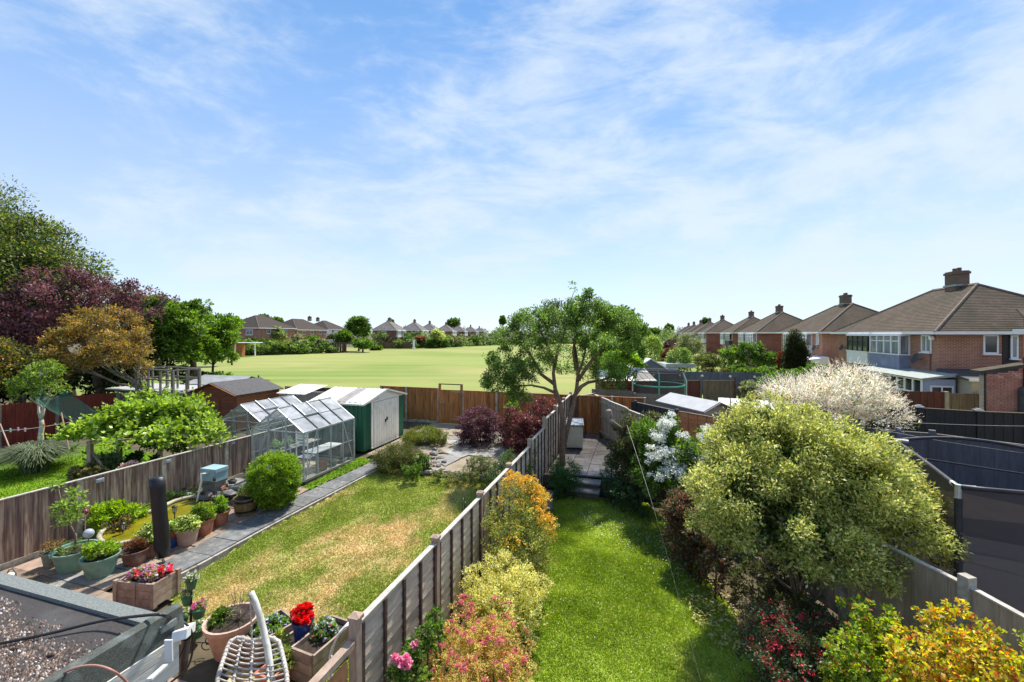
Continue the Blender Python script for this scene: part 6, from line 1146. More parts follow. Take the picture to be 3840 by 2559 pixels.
low('lavender_clump', 'grey green lavender clump on the rockery near the lap fence', [BQ(1800, 1740, 14, 45, 28), BQ(1770, 1765, 13.8, 45, 18), BQ(1830, 1755, 13.8, 30, 18)], 4000, 0.07, [((0.16, 0.19, 0.09), 2), ((0.25, 0.27, 0.10), 1), ((0.08, 0.1, 0.04), 1)], 204, aspect=.2, up=1.5)
low('rockery_edge_plants', 'low straggly plants along the near edge of the rockery', [BQ(1700, 1785, 13.4, 40, 12), BQ(1760, 1790, 13.3, 45, 14), BQ(1640, 1770, 13.6, 25, 10), BQ(1830, 1790, 13.2, 35, 12)], 2600, 0.05, [((0.20, 0.23, 0.07), 2), ((0.10, 0.12, 0.04), 1), ((0.28, 0.24, 0.10), .7)], 206)
low('white_edged_shrub', 'cream edged shrub growing against the lap fence by the rockery', [BQ(1880, 1745, 13, 30, 25), BQ(1850, 1775, 12.8, 25, 18), BQ(1905, 1710, 13.4, 25, 22)], 2600, 0.055, [((0.42, 0.47, 0.18), 2), ((0.16, 0.23, 0.06), 1)], 208)
# distant hedges and trees
def hedge(label, pts, h, n, size, cols, seed):
    bl = []; rg_ = random.Random(seed)
    for (px0, py0, d0), (px1, py1, d1), k in pts:
        for i in range(k):
            s = (i+.5)/k; d = d0+(d1-d0)*s; px = px0+(px1-px0)*s; x = (px-CX)/F*d; hh = h*rg_.uniform(.75, 1.25); bl.append((x, d+rg_.uniform(-1, 1), 0.5+hh*0.35, 2.4*d/100, 1.6, hh*0.65))
    o = foliage('field_hedge', None, bl, n, size, cols, seed, origin=bl[0][:3], clump=.5, ncl=12, tone=.25); return tag(o, label, 'hedge')
hedge('ragged green hedge along the left part of the far field edge', [((860, 0, 84), (1225, 0, 96), 26)], 2.1, 26000, .42, [((0.13, 0.20, 0.04), 2), ((0.22, 0.30, 0.08), 1), ((0.07, 0.11, 0.03), 1)], 301)
hedge('grey green hedge along the right part of the far field edge', [((1520, 0, 124), (1700, 0, 140), 14), ((1700, 0, 140), (1860, 0, 165), 12), ((1860, 0, 165), (2300, 0, 190), 22)], 2.6, 26000, .6, [((0.13, 0.19, 0.06), 2), ((0.22, 0.28, 0.10), 1), ((0.08, 0.12, 0.04), 1)], 302)
FT = [(1345, 1235, 108, 40, 50, 'tall dark round tree standing at the far field edge between the two house rows', gcols(2, 2, .5), 9000), (1290, 1270, 102, 32, 32, 'broad mid green bush left of the tall field edge tree', gcols(1.4, 2, .6), 5000), (1245, 1280, 106, 22, 25, 'dark brownish tree left of the mid green bush', [((0.09, 0.075, 0.04), 2), ((0.06, 0.08, 0.03), 1)], 2500),
 (1360, 1290, 100, 40, 22, 'low green growth at the foot of the tall field edge tree', gcols(1, 2, 1), 3500), (1410, 1308, 112, 22, 10, 'small hedge bush right of the tall field edge tree', gcols(1, 2, 1.4), 1800),
 (1025, 1255, 98, 40, 32, 'pale willow green bush in front of the second brown roofed house', [((0.26, 0.31, 0.12), 2), ((0.13, 0.18, 0.05), 1)], 5000), (1000, 1300, 92, 65, 28, 'dark green shrubbery below the pale willow bush', gcols(2, 2, .5), 6500), (1110, 1285, 97, 24, 36, 'cream flowering tree before the third brown roofed house', [((0.40, 0.38, 0.22), 1), ((0.16, 0.18, 0.07), 1.4)], 3200), (1130, 1300, 94, 24, 22, 'rounded pale bush in the far hedge line', [((0.34, 0.36, 0.16), 1.4), ((0.14, 0.2, 0.06), 1)], 2400), (1170, 1290, 98, 36, 28, 'green bush before the long brown roofed house', gcols(1, 2, 1), 4000), (1200, 1290, 96, 16, 20, 'pale flecked bush beside the white garden building', [((0.30, 0.32, 0.16), 1), ((0.12, 0.17, 0.05), 1.5)], 1800), (930, 1295, 90, 45, 25, 'green bushes in front of the left brown roofed house', gcols(1.4, 2, .8), 4500),
 (1640, 1258, 128, 24, 22, 'yellow green bush before the fourth grey roofed house', [((0.48, 0.52, 0.18), 2), ((0.24, 0.3, 0.08), 1)], 2600), (1575, 1275, 128, 22, 12, 'russet bush in the far hedge', [((0.24, 0.10, 0.06), 2), ((0.14, 0.12, 0.05), 1)], 1500), (1530, 1275, 127, 14, 10, 'dark clipped bush above the dark field fence', gcols(2, 1, .3), 1000), (1700, 1278, 140, 30, 14, 'reddish green bush in the far hedge right of the yellow one', [((0.17, 0.12, 0.06), 2), ((0.13, 0.17, 0.06), 1)], 2200), (1775, 1280, 150, 18, 12, 'dark rounded bush near the right end of the far hedge', gcols(2, 1.4, .4), 1400), (1640, 1285, 130, 50, 10, 'low dark hedge below the yellow green bush', gcols(2, 2, .5), 2400),
 (1700, 1212, 240, 24, 18, 'round tree rising behind the grey roofed row', gcols(1.4, 2, .6), 2600), (1465, 1215, 170, 10, 18, 'two narrow trees behind the first grey roof', gcols(2, 1, .3), 1200), (990, 1195, 150, 20, 14, 'tree top behind the second brown roof', gcols(2, 2, .3), 1800), (1040, 1205, 150, 20, 12, 'tree top right of the second brown roof', gcols(2, 2, .3), 1600), (1885, 1205, 260, 10, 22, 'narrow poplar near the middle of the horizon', gcols(2, 1.5, .3), 1400), (945, 1205, 140, 16, 12, 'tree top left of the second brown roof', gcols(2, 2, .4), 1200), (870, 1215, 60, 34, 30, 'leafy tree at the right end of the left hand trees', gcols(1, 2, 1), 4500),
 (2510, 1230, 190, 14, 12, 'dark tree top above the farthest roofs on the right', gcols(2, 1, .2), 1300), (2450, 1245, 150, 26, 12, 'green tree top left of the flat fronted house', gcols(1.4, 2, .5), 1800), (2645, 1210, 170, 10, 16, 'pair of slim trees behind the right hand chimneys', gcols(2, 1, .2), 900), (2420, 1265, 90, 26, 24, 'green tree beyond the dark round tree', gcols(1.4, 2, .6), 2600), (2500, 1275, 110, 10, 14, 'small dark tree beside the flat fronted house', gcols(2, 1, .2), 900)]
for i, (px, py, d, r, rz, lb, cc, n) in enumerate(FT):
    rg_ = random.Random(i+50); tree('distant_tree', lb, 'tree', (Q(px, py, d).x, d, 0.5), 1.5, [BQ(px, py, d, r*.85, rz*.85, r)]+[BQ(px+rg_.uniform(-.6, .6)*r, py+rg_.uniform(-.6, .6)*rz, d+rg_.uniform(-1, 1), r*0.45, rz*0.45) for _ in range(5)], n, 0.0045*d+.04, cc, 400+i, 0.004*d*.5, tone=0.22, nb=2, clump=.4, group='trees and bushes along the far edge of the field')
hedge('shrubby growth and garden bushes in front of the grey roofed houses across the field', [((1400, 0, 124), (1860, 0, 172), 26)], 4.0, 15000, .55, [((0.12, 0.18, 0.055), 2), ((0.24, 0.29, 0.11), 1), ((0.08, 0.11, 0.04), 1)], 304)
hedge('tall hedge closing the right side of the far field behind the multi stemmed tree', [((2440, 0, 190), (2500, 0, 110), 14), ((2500, 0, 110), (2520, 0, 60), 12)], 4.2, 14000, .45, [((0.12, 0.18, 0.05), 2), ((0.20, 0.26, 0.08), 1), ((0.07, 0.11, 0.03), 1)], 303)
# wooded horizon
bl = []; rg_ = random.Random(77)
for i in range(170):
    px = -900+i*34; d = 420+rg_.uniform(-40, 60); bl.append(((px-CX)/F*d, d, 4.0+rg_.uniform(-1, 2.2), 8, 6, 3.4+rg_.uniform(0, 2.0)))
o = foliage('distant_woods', None, bl, 32000, 1.7, [((0.10, 0.14, 0.07), 2), ((0.16, 0.20, 0.11), 1), ((0.07, 0.10, 0.05), 1)], 500, origin=bl[80][:3], clump=.5, ncl=10, kind='stuff', tone=.25)
# ------------------------------------------------------------------ paving
m_slab = [mat('slab_grey', (0.29, 0.28, 0.265), (0.18, 0.175, 0.17), 6, 0.62, 0.5, 50, rnd=0.2, dirt=(0.33, 0.31, 0.27), dscale=3),
          mat('slab_brown', (0.36, 0.26, 0.20), (0.23, 0.16, 0.125), 6, 0.7, 0.5, 50, rnd=0.2, dirt=(0.14, 0.11, 0.085), dscale=3),
          mat('slab_buff', (0.36, 0.28, 0.21), (0.24, 0.18, 0.135), 6, 0.7, 0.5, 50, rnd=0.15, dirt=(0.17, 0.13, 0.10), dscale=3)]
m_pathslab = mat('slate_path_slab', (0.175, 0.18, 0.18), (0.115, 0.12, 0.12), 5, 0.5, 0.5, 60, rnd=0.14, dirt=(0.26, 0.25, 0.24), dscale=7)
m_wet = mat('wet_slab', (0.13, 0.12, 0.12), (0.07, 0.065, 0.066), 4, 0.25, 0.3, 40, rnd=0.3, spec=0.6)
def slab(parent, name, cs, m, th=0.05, zf=None, dz=0.0):
    zf = zf or (lambda x, y: GZ(x, y)); top = [(x, y, zf(x, y)+dz) for x, y in cs]; n = len(cs)
    cx = sum(c[0] for c in cs)/n; cy = sum(c[1] for c in cs)/n; cz = min(t_[2] for t_ in top)
    mb = MB(); mb.add([(x-cx, y-cy, z-cz) for x, y, z in top]+[(x-cx, y-cy, z-cz-th) for x, y, z in top], [tuple(range(n)), tuple(range(2*n-1, n-1, -1))]+[(i, n+i, n+(i+1) % n, (i+1) % n) for i in range(n)])
    return mb.build(name, m, parent, loc=(cx, cy, cz))
path = setting('slab_path')
pL = lambda u: float(np.interp(u, [5, 6, 9, 13], [-9.95, -9.9, -9.78, -9.25])); pR = lambda u: float(np.interp(u, [5, 6.2, 8.3, 13], [-9.2, -9.1, -9.03, -8.6]))
u = 5.9; i = 0; rg = random.Random(9)
while u < 14.0:
    un = u+0.62; slab(path, 'paving_slab', [tuple(UV(u+.008, pL(u)+.01)[:2]), tuple(UV(u+.008, pR(u)-.03)[:2]), tuple(UV(un-.008, pR(un)-.03)[:2]), tuple(UV(un-.008, pL(un)+.01)[:2])][::-1], m_pathslab, dz=rg.uniform(-.003, .006)+.012); u = un; i += 1
kerb = setting('path_kerb'); u = 5.9
while u < 13.2:
    un = u+0.9; slab(kerb, 'kerb_stone', [tuple(UV(u+.006, pR(u)-.02)[:2]), tuple(UV(u+.006, pR(u)+.045)[:2]), tuple(UV(un-.006, pR(un)+.045)[:2]), tuple(UV(un-.006, pR(un)-.02)[:2])][::-1], m_concrete, th=0.16, dz=-0.012); u = un
patio = setting('patio'); ui = 1.0; row_ = 0
while ui < 12.6:
    h_ = 0.62 if row_ % 3 else 0.5; vi = -12.72+rg.uniform(0, .3)
    first_ = True
    while vi < -3.2:
        w_ = rg.choice((0.5, 0.62, 0.9)); va, vb_ = (-12.72 if first_ else vi), vi+w_; first_ = False; cu_, cv = ui+h_/2, (va+vb_)/2; vi = vb_
        if cu_ > 5.9 and vb_ > pL(cu_)-.03:
            if va < pL(cu_)-.15: vb_ = pL(cu_)-.012
            else: continue
        if cu_ > 4.3 and va > -9.2+0.0: 
            if inpoly(np.array([UV(cu_, cv).x]), np.array([UV(cu_, cv).y]), pl)[0] or va > -8.9: continue
        if va > vb_-.1: continue
        if cu_ > 9.9 and vb_ < -10.1+2 and cu_ > 10.6: continue
        j = lambda: rg.uniform(-.008, .008); k = rg.random()
        m_ = m_slab[0] if k < .36 else m_slab[1] if k < .75 else m_slab[2]
        slab(patio, 'paving_slab', [tuple(UV(ui+.012+j(), va+.012+j())[:2]), tuple(UV(ui+.012+j(), min(vb_, -3.15)-.012+j())[:2]), tuple(UV(ui+h_-.012+j(), min(vb_, -3.15)-.012+j())[:2]), tuple(UV(ui+h_-.012+j(), va+.012+j())[:2])][::-1], m_, dz=rg.uniform(-.006, .006))
    ui += h_; row_ += 1
# grass strip beside the greenhouse base
gp_ = [tuple(UV(a, b)[:2]) for a, b in ((10.7, -9.98), (10.7, -9.62), (13.3, -9.25), (13.6, -9.9))]
lawn('grass_strip', gp_, 0.01, col_far, 4000, 0.04, 6, cell=.1)
# raised terrace of the near garden
gpoly = [tuple(UV(a, b)[:2]) for a, b in ((13.6, -8.6), (13.0, -6.3), (13.1, -4.6), (13.3, -3.1), (19.3, -3.1), (19.3, -9.9), (13.9, -9.9))]
V = [(x, y, GZ(x, y)+0.02) for x, y in gpoly]; mb = MB(); mb.add(V, [tuple(range(len(V)))]); mb.build('terrace', mat('buff_gravel', (0.38, 0.31, 0.23), (0.22, 0.18, 0.13), 40, 0.95, 0.7, 90, dirt=(0.17, 0.15, 0.08), dscale=1.2), kind='structure')
terr = setting('terrace_paving')
for q in ([(1633, 1732), (1684, 1709), (1724, 1725), (1670, 1753)], [(1600, 1746), (1628, 1740), (1670, 1763), (1628, 1772)], [(1661, 1697), (1693, 1686), (1754, 1712), (1721, 1724)]):
    slab(terr, 'paving_slab', [tuple(G(a, b)[:2]) for a, b in q], m_slab[0], th=.09, dz=.05)
for k in range(7):
    for j in range(4):
        cu_, cv = 14.7+k*.62, -8.0+j*.72+(.2 if k % 2 else 0)
        if k < 2 and j < 1: continue
        a = [UV(cu_+rg.uniform(-.05, .05), cv+rg.uniform(-.05, .05)), UV(cu_+rg.uniform(-.05, .05), cv+.66+rg.uniform(-.05, .05)), UV(cu_+.56+rg.uniform(-.05, .05), cv+.66), UV(cu_+.56, cv+rg.uniform(-.05, .05))]
        slab(terr, 'paving_slab', [tuple(p[:2]) for p in a][::-1], m_slab[rg.choice((0, 2))], dz=.045)
m_rock = mat('slate_rock', (0.17, 0.165, 0.16), (0.07, 0.068, 0.068), 5, 0.6, 0.7, 20, rnd=0.3, dirt=(0.25, 0.22, 0.17), dscale=4)
rk = thing('rockery_edge', 'row of dark stones edging the raised terrace above the far end of the lawn', 'rockery', G(1720, 1790))
for k in range(22):
    s = k/21; p = G(1590+270*s+rg.uniform(-4, 4), 1775+22*s+rg.uniform(-4, 4)); mb = MB(); mb.rock((p.x, p.y, p.z+.02), (rg.uniform(.2, .36), rg.uniform(.16, .25), rg.uniform(.16, .26)), k); mb.build('stone', m_rock, rk, world=True)
rk2 = thing('rockery', 'heap of flat grey stones between the yew mound and the paved terrace', 'rockery', G(1640, 1690))
for k in range(26):
    p = G(rg.uniform(1600, 1665), rg.uniform(1665, 1760)); mb = MB(); mb.rock((p.x, p.y, p.z+.05), (rg.uniform(.15, .4), rg.uniform(.15, .3), rg.uniform(.08, .18)), 60+k); mb.build('stone', m_rock if k % 3 else m_slab[2], rk2, world=True)
be = thing('brick_edging', 'low dark brick edging around the flat mossy mound near the gate', 'edging', G(1600, 1668))
for k in range(12):
    s = k/12; a = G(1560+115*s, 1672-14*s*s); mb = MB(); mb.box((a.x, a.y, a.z+.08), (.2, .1, .16), -A); mb.build('brick', mat('dark_edging_brick', (0.13, 0.10, 0.085), (0.08, 0.06, 0.05), 5, .9), be, world=True)
sd2 = setting('side_path'); Ps = PG([(2118, 1800), (2292, 1800), (2300, 1700), (2262, 1610), (2175, 1560), (2160, 1600), (2115, 1700)])
# steps and side path of the middle garden
uu = 13.82
while uu < 19.6:
    vv = -2.9
    while vv < 2.0:
        w_ = .62; c = UV(uu+.3, vv+.31)
        if c.x < rfx(c.y)-.1: slab(sd2, 'paving_slab', [tuple(UV(uu+.008, vv+.008)[:2]), tuple(UV(uu+.008, vv+w_-.008)[:2]), tuple(UV(uu+.59, vv+w_-.008)[:2]), tuple(UV(uu+.59, vv+.008)[:2])][::-1], m_wet, dz=rg.uniform(0, .008))
        vv += w_
    uu += .6
stp = thing('garden_steps', 'two wet stone steps rising from the middle lawn to the side path', 'steps', UV(13.5, -1.85, 0))
for k, (u0, z1) in enumerate(((13.05, .15), (13.4, .30))):
    c = UV(u0+.2, -1.7, z1/2+(.0)); mb = MB(); mb.box(c, (1.0, .4, z1), -A); mb.build('riser', mat('dark_stone', (0.12, 0.105, 0.09), None, 6, .8, .3), stp, world=True)
    c = UV(u0+.18, -1.7, z1+.02); mb = MB(); mb.box(c, (1.06, .44, .045), -A); mb.build('tread', m_slab[0], stp, world=True)
rw = thing('retaining_wall', 'low dark stone retaining walls either side of the garden steps', 'wall', UV(13.6, -2.4, 0))
for (v0, v1) in ((-2.98, -2.25), (-1.15, 1.6)):
    for r_ in range(3):
        v = v0
        while v < v1:
            w_ = rg.uniform(.22, .36); w_ = min(w_, v1-v); c = UV(13.62+rg.uniform(-.02, .02), v+w_/2, .07+.14*r_); mb = MB(); mb.box(c, (w_-.012, .18, .13), -A); mb.build('stone', mat('wall_stone', (0.13, 0.105, 0.085), (0.07, 0.06, 0.05), 5, .9, .5, 30, rnd=.3), rw, world=True); v += w_
# ------------------------------------------------------------------ pots
m_tc = mat('terracotta', (0.42, 0.15, 0.075), (0.31, 0.10, 0.05), 6, 0.7, 0.1, rnd=.15, dirt=(0.40, 0.24, 0.17), dscale=5)
m_tcp = mat('pale_terracotta', (0.52, 0.35, 0.27), (0.40, 0.26, 0.20), 6, 0.75, 0.1, dirt=(0.5, 0.4, 0.33), dscale=5)
m_gpot = mat('sage_green_plastic', (0.20, 0.36, 0.28), (0.15, 0.28, 0.215), 5, 0.5, 0.05, dirt=(0.17, 0.19, 0.13), dscale=4)
m_gpot2 = mat('grey_green_plastic', (0.27, 0.32, 0.27), (0.19, 0.23, 0.19), 5, 0.6, 0.05, dirt=(0.14, 0.12, 0.09), dscale=4)
m_brpot = mat('brown_plastic', (0.22, 0.11, 0.085), (0.14, 0.07, 0.055), 5, 0.55, 0.05, dirt=(0.34, 0.27, 0.23), dscale=4)
m_blue = mat('glazed_blue', (0.025, 0.06, 0.26), (0.018, 0.04, 0.19), 4, 0.3, spec=.6)
m_soil = mat('potting_soil', (0.05, 0.035, 0.025), (0.025, 0.018, 0.013), 20, .95, .6)
m_leafgreen = leafmat()
def pot(name, label, p, r, h, m, plant=None, rim=.045, seed=1, soil=True, base=.7, group=None):
    t = thing(name, label, 'plant pot', p, 0, group)
    mb = MB(); mb.lathe([(r*base, 0), (r*.93, h*.84), (r*.95, h*.86), (r*1.02, h*.87), (r*1.04, h), (r*.94, h), (r*.90, h*.88), (r*.5, h*.86)], n=22); mb.build('body', m, t, smooth=False)
    if soil: mb = MB(); mb.lathe([(r*.92, h*.87), (r*.4, h*.92)], n=16); mb.build('soil', m_soil, t)
    if plant:
        cols, n, pr, ph, sz, asp = plant[:6]
        foliage('plant', t, [(p.x, p.y, p.z+h+ph*.35, pr, pr, ph*.6), (p.x+pr*.4, p.y-pr*.2, p.z+h+ph*.3, pr*.6, pr*.6, ph*.5)], n, sz, cols, seed, aspect=asp, clump=.5, ncl=14, up=.9)
    return t
vcr = [((0.55, 0.58, 0.24), 2), ((0.25, 0.36, 0.08), 1.5), ((0.10, 0.17, 0.03), .6)]
lime = [((0.26, 0.40, 0.03), 2), ((0.15, 0.27, 0.02), 1)]
pot('plant_pot', 'small grey green pot of dead twigs, leftmost by the fence post', G(196, 2122), .18, .32, m_gpot2, ([((0.25, 0.17, 0.08), 2), ((0.13, 0.12, 0.04), 1)], 500, .15, .2, .06, .3), seed=1)
bp_ = pot('plant_pot', 'large sage green tub holding a young fruit sapling and a glass ball', G(281, 2130), .37, .42, m_gpot, ([((0.15, 0.23, 0.05), 1)], 250, .3, .12, .05, .5), seed=2)
pot('plant_pot', 'sage green tub with a lime leaved plant nearest the flat roof', G(377, 2155), .31, .40, m_gpot, (lime+[((0.3, .38, .08), 1)], 1500, .24, .34, .055, .7), seed=3)
pot('plant_pot', 'brown bowl pot with dark red twiggy growth left of the parasol', G(506, 2112), .25, .30, m_brpot, ([((0.12, 0.05, 0.03), 2), ((0.22, 0.10, 0.05), 1)], 1300, .17, .25, .045, .3), seed=4)
pot('plant_pot', 'terracotta pot of variegated leaves half hidden by the parasol', G(567, 2085), .22, .34, m_brpot, (vcr, 1200, .2, .34, .06, .6), seed=5)
pb_ = G(645, 2052)
pot('plant_pot', 'blue glazed pot under the small orange pot right of the parasol', pb_, .13, .24, m_blue, None, soil=False)
pot('plant_pot', 'small orange pot stacked inside the blue pot', Vector((pb_.x, pb_.y, pb_.z+.2)), .115, .2, m_tc, (lime+vcr, 500, .12, .22, .05, .6), seed=6)
pot('plant_pot', 'pale terracotta pot of cream variegated foliage by the pond', G(702, 2038), .25, .38, m_tcp, (vcr, 1900, .28, .26, .055, .7), seed=7)
pot('plant_pot', 'bright terracotta pot with bushy green plant, second from the barrel planter', G(763, 2002), .24, .38, m_tc, ([((0.20, 0.32, 0.04), 2), ((0.11, 0.2, 0.03), 1), ((0.4, .42, .08), .5)], 1700, .22, .36, .05, .6), seed=8)
pot('plant_pot', 'terracotta pot nearest the barrel planter with an upright green plant', G(824, 1966), .22, .34, m_tc, ([((0.20, 0.32, 0.04), 2), ((0.13, 0.23, 0.03), 1)], 1300, .17, .34, .05, .6), seed=9)
p = G(922, 1922); bl_ = thing('barrel_planter', 'half barrel planter with dark bands and a pale yellow plant beside the box ball', 'plant pot', p)
m_bar = mat('barrel_wood', (0.26, 0.19, 0.085), (0.17, 0.12, 0.05), 6, .7, .2, rnd=.15)
for k in range(18):
    a = 2*math.pi*k/18; mb = MB(); pr_ = [(.235, 0), (.285, .2), (.30, .42)]; w_ = 2*math.pi/18*.47
    vs = []; 
    for r_, z_ in pr_:
        for rr in (r_, r_-.025):
            for s_ in (-1, 1): vs.append((math.cos(a+s_*w_)*rr, math.sin(a+s_*w_)*rr, z_))
    fs = []
    for q in range(2): o_ = q*4; fs += [(o_, o_+1, o_+5, o_+4), (o_+3, o_+2, o_+6, o_+7), (o_+1, o_+3, o_+7, o_+5), (o_+2, o_, o_+4, o_+6)]
    fs += [(8, 9, 11, 10)]; mb.add(vs, fs); mb.build('stave', m_bar, bl_)
for z0, r0 in ((.06, .252), (.33, .30)): mb = MB(); mb.lathe([(r0+.004, z0), (r0+.014, z0+.02), (r0+.014, z0+.05), (r0+.008, z0+.06)], n=22, cap=False); mb.build('hoop', m_black_pl, bl_)
mb = MB(); mb.lathe([(.27, .36), (.1, .40)], n=16); mb.build('soil', m_soil, bl_)
foliage('plant', bl_, [(p.x, p.y, p.z+.55, .24, .24, .14)], 1500, .06, [((0.62, 0.62, 0.24), 2), ((0.42, 0.45, 0.12), 1), ((0.08, 0.13, 0.02), .8)], 10, aspect=.5, up=1)
p = G(870, 2442); pot('plant_pot', 'large weathered terracotta tub with a dead plant beside the hanging chair', p, .37, .52, m_tcp, None, base=.62)
t = bpy.data.objects['plant_pot.010'] if 'plant_pot.010' in bpy.data.objects else None
big = [o for o in bpy.data.objects if o.get('label', '').startswith('large weathered terracotta')][0]
foliage('plant', big, [(p.x-.16, p.y+.02, p.z+.52, .15, .2, .12)], 900, .05, gcols(1, 2, 1), 11)
tw = MB()
for k in range(16):
    a = random.Random(k); q = Vector((p.x+.1, p.y, p.z+.48)); e = q+Vector((a.uniform(-.25, .35), a.uniform(-.25, .25), a.uniform(.15, .5))); tw.tube(wob(q, e, 3, .05, a), [.008, .006, .005, .003], 4)
tw.build('dead_twigs', bark_g, big, world=True)
p = G(2052, 1905); pot('plant_pot', 'grey cylindrical pot on the lawn below the steps', p, .17, .45, mat('grey_pot', (0.25, 0.26, 0.28), None, 4, .6), None, base=.95)
# greenhouse pots
for i, (x_, y_, lb, m_, r_, h_) in enumerate(((1.15, .25, 'terracotta pot standing on the greenhouse floor near the glass', m_tc, .16, .34), (2.1, .3, 'pale flat bowl on the greenhouse floor at its far end', m_tcp, .2, .12), (1.7, .3, 'dark round pot on the greenhouse floor between the other two', m_gpot2, .17, .16))):
    q = gh1.matrix_basis @ Vector((x_, y_, 0)) if False else UV(10.87+x_, -10.04-y_, .36); pot('plant_pot', lb, q, r_, h_, m_, None)
for i, (x_, y_) in enumerate(((.5, 1.55), (1.0, 1.6), (1.6, 1.55))):
    q = UV(10.87+x_, -10.04-y_, 1.05); pot('seedling_pot', ['pot of pale seedlings nearest the door on the greenhouse shelf', 'pot of pale seedlings in the middle of the greenhouse shelf', 'pot of pale seedlings at the far end of the greenhouse shelf'][i], q, .09, .12, m_gpot2, ([((0.40, 0.50, 0.30), 2), ((0.16, 0.28, 0.10), 1)], 320, .14, .26, .06, .5), seed=30+i)
# young tree in the tub and ornaments
b0 = G(281, 2130); sap = thing('fruit_sapling', 'thin stemmed sapling with pale green leaves growing from the large sage tub', 'young tree', (b0.x, b0.y, b0.z+.38))
q1 = Vector((b0.x, b0.y, b0.z+.38)); q2 = Q(281, 2000, b0.y); q3 = Q(240, 1930, b0.y+.1); q4 = Q(215, 1810, b0.y+.1)
branches(sap, 'stem', [([q1, q1+Vector((.02, 0, .3)), q2, q3, q4], [.022, .02, .016, .012, .006]), ([q2, Q(290, 1930, b0.y), Q(300, 1860, b0.y)], [.012, .009, .005]), ([q3, Q(225, 1950, b0.y), Q(200, 1960, b0.y)], [.01, .007, .004])], bark_g, 6)
foliage('leaves', sap, [BQ(218, 1825, b0.y+.1, 16, 35), BQ(235, 1900, b0.y, 25, 28), BQ(295, 1850, b0.y, 22, 20), BQ(290, 1900, b0.y, 22, 22), BQ(265, 1945, b0.y, 35, 22), BQ(210, 1930, b0.y, 18, 14), BQ(230, 1970, b0.y, 25, 12)], 900, .075, [((0.26, 0.38, 0.08), 2), ((0.16, 0.27, 0.04), 1.5), ((0.45, .5, .15), .4)], 12, aspect=.45, clump=.6, ncl=8)
def bal(name, label, p, r, m, stem=.0):
    t = thing(name, label, 'ornament', (p.x, p.y, p.z-stem)); mb = MB(); mb.lathe([(r*math.sin(a_), r-r*math.cos(a_)+stem) for a_ in [math.pi*k/10 for k in range(1, 10)]], n=16); mb.build('ball', m, t, smooth=True)
    if stem: mb = MB(); mb.tube([(0, 0, 0), (0, 0, stem+.02)], .012, 5); mb.build('stem', m_concrete, t)
m_ball = mat('pale_blue_glass_ball', (0.42, 0.48, 0.54), (0.30, 0.35, 0.40), 4, .12, spec=.9)
bal('glass_ball', 'pale blue glass ball on a stem in the large sage tub', Q(332, 2018, b0.y), .095, m_ball, .25)
bal('glass_ball', 'dark red ball ornament on a stick between the tubs and the fern', Q(320, 1930, 9.9), .06, mat('red_glass', (0.25, .03, .06), None, 3, .2), .5)
bal('gazing_ball', 'silver ball ornament among the plants by the flat mossy mound', G(1604, 1668), .11, mat('silver_ball', (0.6, 0.63, 0.68), (0.35, 0.38, 0.45), 3, .15, metal=.6))
t = thing('round_sign', 'pale blue round ornament on a stake beside the red maple', 'ornament', G(1960, 1710)); mb = MB(); mb.tube([(0, -.02, .5), (0, .02, .5)], .13, 16); mb.build('disc', mat('pale_blue_disc', (.35, .5, .62), (.2, .33, .45), 8, .4), t); mb = MB(); mb.tube([(0, .02, 0), (0, .02, .45)], .012, 5); mb.build('stake', m_black_pl, t)
t = thing('white_duck', 'small white duck ornament at the far rim of the pond', 'ornament', G(712, 1868)); mb = MB(); mb.lathe([(.03, 0), (.09, .05), (.10, .1), (.05, .15)], (0, 0, .0), 12, 1.5, 1); mb.lathe([(.02, .1), (.05, .17), (.045, .22), (.01, .25)], (-.1, 0, 0), 10); mb.build('body', m_white, t, smooth=True); mb = MB(); mb.box((-.17, 0, .19), (.06, .03, .02)); mb.build('beak', m_tc, t)
# solar lanterns
def lantern_proto():
    t = thing('solar_lantern', 'x', 'garden light'); mb = MB(); mb.tube([(0, 0, 0), (0, 0, .30)], .012, 5); mb.build('stake', m_black_pl, t)
    mb = MB(); mb.lathe([(.03, .29), (.035, .31), (.02, .32)], n=10); mb.lathe([(.06, .44), (.065, .46), (.02, .485)], n=10)
    for a_ in range(4): q = a_*math.pi/2; mb.bar((.035*math.cos(q), .035*math.sin(q), .31), (.045*math.cos(q), .045*math.sin(q), .445), .008)
    mb.build('cage', m_black_pl, t); mb = MB(); mb.lathe([(.026, .315), (.036, .44)], n=10); mb.build('lens', m_ball, t); return t
LL = [((428, 1897), 'solar lantern behind the bright fern, left of the pond', 1.0), ((543, 1912), 'solar lantern between the fern and the parasol', 1.05), ((685, 1866), 'solar lantern at the far rim of the pond right of the parasol', 1.05), ((655, 1970), 'solar lantern at the near rim of the pond above the orange pot', 1.05), ((461, 2036), 'solar lantern at the near left rim of the pond', 1.0), ((832, 1884), 'solar lantern between the waterfall rocks and the barrel planter', .8), ((918, 1806), 'solar lantern by the fence left of the box ball', .8),
      ((1535, 1672), 'solar torch in front of the metal shed door', .8), ((1612, 1646), 'solar torch behind the silver ball', .8), ((1577, 1742), 'solar torch on the rockery edge near the lawn', .8), ((1753, 1768), 'solar torch left of the lavender', .85)]
for i, ((a, b), lb, s_) in enumerate(LL):
    if i == 0: lp_ = lantern_proto(); lp_.location = G(a, b); lp_['label'] = lb; lp_['group'] = 'solar garden lights'; lp_.scale = (s_,)*3
    else: copy_tree(lp_, None, G(a, b), i*.3, s_, lb)
